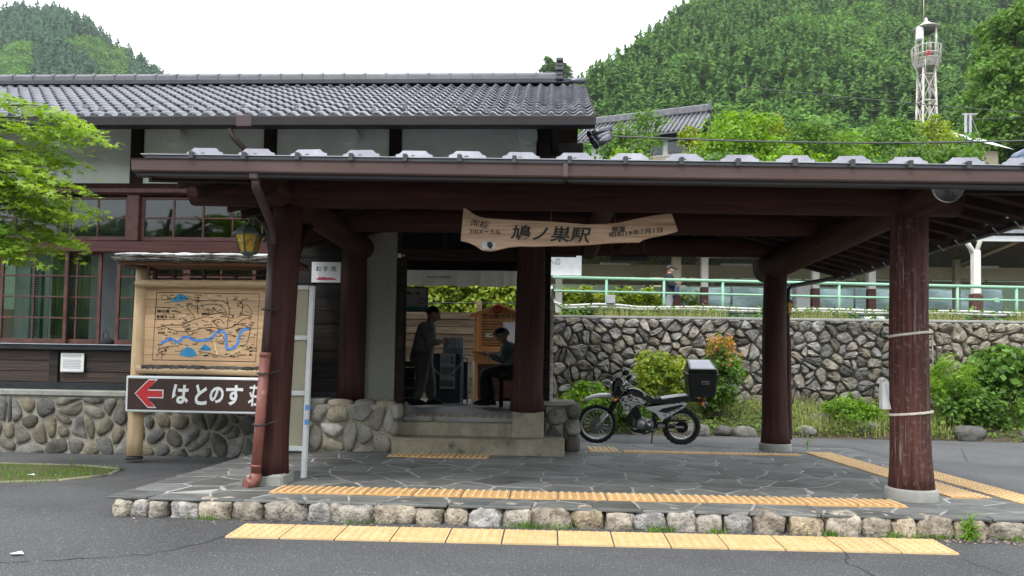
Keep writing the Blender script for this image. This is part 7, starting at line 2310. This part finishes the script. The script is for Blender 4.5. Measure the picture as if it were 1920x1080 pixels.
for k, (x, y, z, rx, rz_, mt_, lab) in enumerate((
        (12.4, 37, 12.3, 1.5, 1.3, 'l_mid', 'low green thicket tree right of the round maple'), (14.6, 38, 12.2, 1.6, 1.1, 'l_bright', 'low bright tree in the middle of the thicket over the canopy'),
        (17.2, 38, 12.6, 1.3, 1.4, 'l_broad', 'feathery pale tree left of the watch tower'), (19.7, 40, 13.1, 1.7, 1.6, 'l_yellow', 'feathery yellow green tree before the watch tower foot'),
        (21.9, 41, 12.6, 1.3, 1.2, 'l_broad', 'pale green tree hiding the tower legs'), (24.0, 42, 11.6, 1.6, .9, 'l_bright', 'low bright bush tree before the white shed'),
        (26.9, 43, 12.6, 1.6, .8, 'l_mid', 'low tree right of the white shed'), (7.0, 31.5, 9.4, 1.6, .9, 'l_mid', 'low thicket below the round maple'), (10.2, 32, 9.5, 1.9, 1.0, 'l_bright', 'low pale thicket under the overhead cable'),
        (12.6, 18.5 + 12, 6.0, 1.6, .8, 'l_bright', 'bright bush above the platform roof at the right'), (15.5, 31, 9.6, 2.0, .8, 'l_mid', 'dark thicket low behind the canopy right of the bright bush'), (3.2, 31, 9.2, 1.2, .9, 'l_bright', 'bright low bush at the right end of the station roof'))):
    tree('thicket_tree', lab, 'tree', (x, y, slope_z(0, y)), 3, (x, y, z), (rx, 1.2, rz_), 40, .5, 80, .18, mt_, seed=50 + k, low=-.95, trunk_r=.08, limbs=4)
# big trees at the right edge
for k, (x, y, z, rx, rz_, mt_, lab, sz) in enumerate((
        (34.6, 58, 22.5, 3.0, 3.2, 'l_broad', 'pale green broad tree directly right of the watch tower', .34), (36.6, 60, 27.6, 3.0, 2.6, 'l_broad', 'tall pale broad tree between the tower and the dark cedar', .34),
        (35.2, 57, 18.6, 3.6, 2.4, 'l_mid', 'lower green tree under the pale broad tree', .32), (39.8, 58, 31.5, 3.0, 5.0, 'l_mid', 'tall cedar like tree reaching the top edge at the right', .30),
        (39.0, 56, 24.0, 3.2, 5.0, 'l_dark', 'dark dense cedar at the right edge', .30), (37.4, 56, 17.2, 3.2, 2.6, 'l_dark', 'dark shaded tree low at the right edge', .30), (41.0, 57, 18.5, 3.5, 4.0, 'l_dark', 'dark tree partly cut by the right edge behind the hip roof', .3))):
    tree('broad_tree' if 'broad' in lab else 'big_tree', lab, 'tree', (x, y, slope_z(0, y)), 8, (x, y, z), (rx, 2.6, rz_), 70, 1.0, 130, sz, mt_, seed=90 + k, low=-.95, trunk_r=.35, flat=.6)

# ================================================================ FORESTED HILLS
def conifer_proto(R, n_lev=15, per=13):
    Vs = []
    for l in range(n_lev):
        t0_ = l / (n_lev - 1)
        t_ = t0_
        rad = .25
        k = max(3, int(per * (1 - t0_ * .7)))
        for i in range(k):
            a = R.uniform(0, 6.283); t_ = min(1, max(0, t0_ + R.uniform(-.06, .06))); h = .12 + .86 * t_; rad = .25 * (1 - t_) ** .62 + .02
            r0 = rad * R.uniform(.6, 1.2)
            d = np.array([math.cos(a), math.sin(a), 0]); s = np.array([-math.sin(a), math.cos(a), 0]) * (.035 + rad * .22) * R.uniform(.7, 1.2)
            base = d * r0 * .25 + np.array([0, 0, h + .055]); tip = d * r0 + np.array([0, 0, h - .03 * R.uniform(.2, 1.6)])
            Vs.append([base, tip + s, tip - s * .8 + np.array([0, 0, .012])])
    for i in range(3):
        a = 2 * PI * i / 3; Vs.append([np.array([0, 0, 1.05]), np.array([.035 * math.cos(a), .035 * math.sin(a), .86]), np.array([.035 * math.cos(a + 2), .035 * math.sin(a + 2), .86])])
    return np.array(Vs).reshape(-1, 3)
def blob_proto(R, n=170):
    d = R.normal(0, 1, (n, 3)); d /= np.linalg.norm(d, axis=1, keepdims=True); d[:, 2] = np.abs(d[:, 2]) * 1.1 - .2
    P = d * R.uniform(.28, .46, (n, 1)) + np.array([0, 0, .55])
    V, F = leaves(P, d + np.array([0, 0, .4]), .13, LEAF_DIAMOND, .5, R=R)
    return V[F].reshape(-1, 3)
def forest(name, pts, hs, protos, material, seed):
    R = np.random.default_rng(seed)
    out = []
    for (p, h) in zip(pts, hs):
        v = protos[R.integers(len(protos))]
        a = R.uniform(0, 6.28); c, s = math.cos(a), math.sin(a)
        w = R.uniform(.8, 1.25)
        q = np.stack([(v[:, 0] * c - v[:, 1] * s) * w, (v[:, 0] * s + v[:, 1] * c) * w, v[:, 2]], 1) * h
        out.append(q + np.array(p))
    V = np.concatenate(out)
    F = np.arange(len(V)).reshape(-1, 3)
    return tag(link(bpy.data.objects.new(name, npmesh(name, V, F, material))), kind='stuff')
R0 = np.random.default_rng(77)
conis = [conifer_proto(np.random.default_rng(k)) for k in range(6)]
blobs = [blob_proto(np.random.default_rng(20 + k)) for k in range(4)]
def crest(x): return 189 + 2.0 * x if x > -28 else 133
def hz(x, y):
    n_ = 5 * mnoise.noise(Vector((x * .02, y * .02, 1))) + 2 * mnoise.noise(Vector((x * .07, y * .07, 4)))
    yc = crest(x)
    return (40 + .7 * (y - 150) + n_) if y < yc else (40 + .7 * (yc - 150) - .5 * (y - yc) + n_)
def terrain(name, xs, ys, fz):
    m = MB(); nx, ny = len(xs), len(ys)
    m.add([(x, y, fz(x, y)) for y in ys for x in xs], [(j * nx + i, j * nx + i + 1, (j + 1) * nx + i + 1, (j + 1) * nx + i) for j in range(ny - 1) for i in range(nx - 1)], True)
    return tag(m.build(name, 'hill'), kind='structure')
terrain('hill', list(np.linspace(-60, 330, 66)), list(np.linspace(108, 520, 60)), hz)
pts, hs, bp_, bh = [], [], [], []
for k in range(22000):
    y = 112 + 330 * R0.random(); x = -45 + R0.random() * (.75 * y + 60)
    if y > crest(x) + 8 or x > .70 * y: continue
    if y > 150 + 300 * (.56 - .27) and hz(x, y) / y > .56: continue
    if hz(x, y) / y < .20: continue
    pts_ = (x, y, hz(x, y) - 2.5)
    if mnoise.noise(Vector((x * .028, y * .028, 9))) > .24 and R0.random() < .7 or R0.random() < .04:
        bp_.append(pts_); bh.append(R0.uniform(7, 11))
    else:
        pts.append(pts_); hs.append(R0.uniform(7.5, 12))
order = np.argsort([-q[1] for q in pts])
# thin out to natural spacing
grid = {}
keep = []
for i, q in enumerate(pts):
    key = (int(q[0] // 2.55), int(q[1] // 2.55))
    if key in grid: continue
    grid[key] = 1; keep.append(i)
forest('cedar_forest', [pts[i] for i in keep], [hs[i] for i in keep], conis, 'l_conifer', 1)
forest('broadleaf_forest', bp_[:420], bh[:420], blobs, 'l_hill', 2)
# the lone tall trees on the skyline beside the ridge end
for k, (x, y, z0, h, lab) in enumerate(((-1.1, 205, 76, 12, 'dark tree on the skyline just left of the ridge ornament'), (2.6, 212, 80, 9, 'second skyline tree at the ridge ornament'))):
    R = np.random.default_rng(300 + k)
    tree('skyline_tree', lab, 'tree', (x, y, z0), 8, (x, y, z0 + h * .72), (2.4, 2.4, h * .26), 34, 1.2, 60, .7, 'l_conifer', seed=300 + k, low=-.95, trunk_r=.3, flat=.5)

# left hill, farther away
def crest2(x):
    xs = [-460, -406, -370, -349, -330, -316, -290, -259, -235, -190]
    zs = [225, 236, 241, 239, 230, 216, 202, 180, 150, 100]
    return float(np.interp(x, xs, zs)) + 6
def hz2(x, y):
    n_ = 6 * mnoise.noise(Vector((x * .015, y * .015, 11)))
    c = crest2(x * 500 / max(y, 300)) * (y / 500 if y < 500 else 1)
    return c - .45 * (500 - y) + n_ if y < 500 else c - .6 * (y - 500) + n_
terrain('far_hill', list(np.linspace(-460, -120, 60)), list(np.linspace(330, 560, 30)), hz2)
pts, hs, bp_, bh = [], [], [], []
for k in range(5200):
    y = 345 + 165 * R0.random(); x = -(.30 + .50 * R0.random()) * y
    q = (x, y, hz2(x, y) - 3)
    u = x / y
    if -.685 < u < -.60 and mnoise.noise(Vector((x * .02, y * .02, 2))) > -.15 or u < -.735 and y < 440:
        if R0.random() < .5: bp_.append(q); bh.append(R0.uniform(9, 14))
    else:
        pts.append(q); hs.append(R0.uniform(11, 17))
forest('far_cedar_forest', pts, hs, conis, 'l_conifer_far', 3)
forest('far_broadleaf_forest', bp_, bh, blobs, 'l_hill', 4)

# wooded slope across the road, behind the photographer (seen in the window glass)
def bz(x, y): return max(-.9, -.9 + .27 * (-30 - y)) + .8 * mnoise.noise(Vector((x * .1, y * .1, 6)))
terrain('opposite_hill', list(np.linspace(-90, 90, 31)), list(np.linspace(-90, -13, 16)), bz)
pts, hs = [], []
for k in range(420):
    x = R0.uniform(-80, 80); y = R0.uniform(-85, -30)
    pts.append((x, y, bz(x, y) - .5)); hs.append(R0.uniform(5, 10))
forest('opposite_wood', pts, hs, blobs, 'l_hill', 9)

# ================================================================ MAPLE AT THE LEFT EDGE
t = thing('maple_tree', 'light green maple branches hanging into view at the left edge', 'tree', (-6.9, 7.4, -.14))
R0 = np.random.default_rng(41)
sprays = []
out = [(-4.62, 3.50), (-4.80, 3.62), (-5.1, 3.68), (-4.72, 3.36), (-5.0, 3.45), (-5.3, 3.55), (-5.5, 3.66), (-4.80, 3.16), (-5.05, 3.25), (-5.35, 3.35), (-4.66, 2.94), (-4.9, 3.02), (-5.2, 3.08), (-5.5, 3.2), (-4.64, 2.74), (-4.85, 2.80), (-5.1, 2.88),
       (-5.4, 2.95), (-4.72, 2.56), (-4.95, 2.63), (-5.2, 2.70), (-5.5, 2.78), (-4.85, 2.40), (-5.05, 2.45), (-5.3, 2.50), (-5.55, 2.58), (-4.95, 2.24), (-5.2, 2.30), (-5.45, 2.36), (-5.1, 2.14), (-5.4, 2.18), (-5.65, 2.3), (-5.7, 3.0), (-5.7, 3.4), (-5.75, 2.7), (-5.75, 3.65), (-6.0, 3.2), (-6.0, 2.6), (-6.1, 2.9)]
P, N = [], []
tw_ = MB()
root = Vector((-6.9, 7.4, 2.6))
for (x, z) in out:
    for rep in range(3):
        y = 7.0 + R0.uniform(-.35, .55)
        c = np.array([x + R0.normal(0, .04) - .27, y, z + R0.normal(0, .05)])
        n = 62
        uv = R0.normal(0, 1, (n, 3)) * np.array([.135, .15, .022])
        uv[:, 2] -= .25 * np.maximum(uv[:, 0], 0) + .5 * np.abs(uv[:, 0]) * .3
        P.append(c + uv); N.append(np.tile([.15, -.35, 1.0], (n, 1)))
    tw_.tube([root + Vector((0, 0, (z - 2.9) * .6)), Vector((-6.0, 7.15, z + .05)), Vector((x - .40, 7.05, z + .03)), Vector((x - .2, 7.0, z - .01))], [.022, .014, .007, .003], 5)
V, F = leaves(np.concatenate(P), np.concatenate(N), .056, LEAF_STAR, .38, R=R0, droop=.5)
link(bpy.data.objects.new('crown', npmesh('crown', V, F, 'l_maple')), t)
tw_.tube([(-6.9, 7.4, -.2), (-6.85, 7.4, 1.2), (-6.9, 7.4, 2.6), (-6.7, 7.3, 3.8)], [.10, .085, .06, .03], 8, True, True)
tw_.build('trunk', 'trunk', t)
# ================================================================ AIR
hm_ = bpy.data.materials.new('haze'); hm_.use_nodes = True
hn = hm_.node_tree.nodes; hn.remove(hn['Principled BSDF'])
pv = hn.new('ShaderNodeVolumePrincipled'); pv.inputs['Density'].default_value = 0.00016; pv.inputs['Color'].default_value = (.86, .92, .97, 1); pv.inputs['Anisotropy'].default_value = .2
hm_.node_tree.links.new(pv.outputs[0], hn['Material Output'].inputs['Volume'])
MT['haze'] = hm_
tag(MB().box(-590, 590, -290, 590, -2.2, 330).build('haze', 'haze'), kind='stuff')
print("OBJECTS", len(bpy.data.objects), "TRIS", sum(len(o.data.polygons) for o in bpy.data.objects if o.type == 'MESH'))
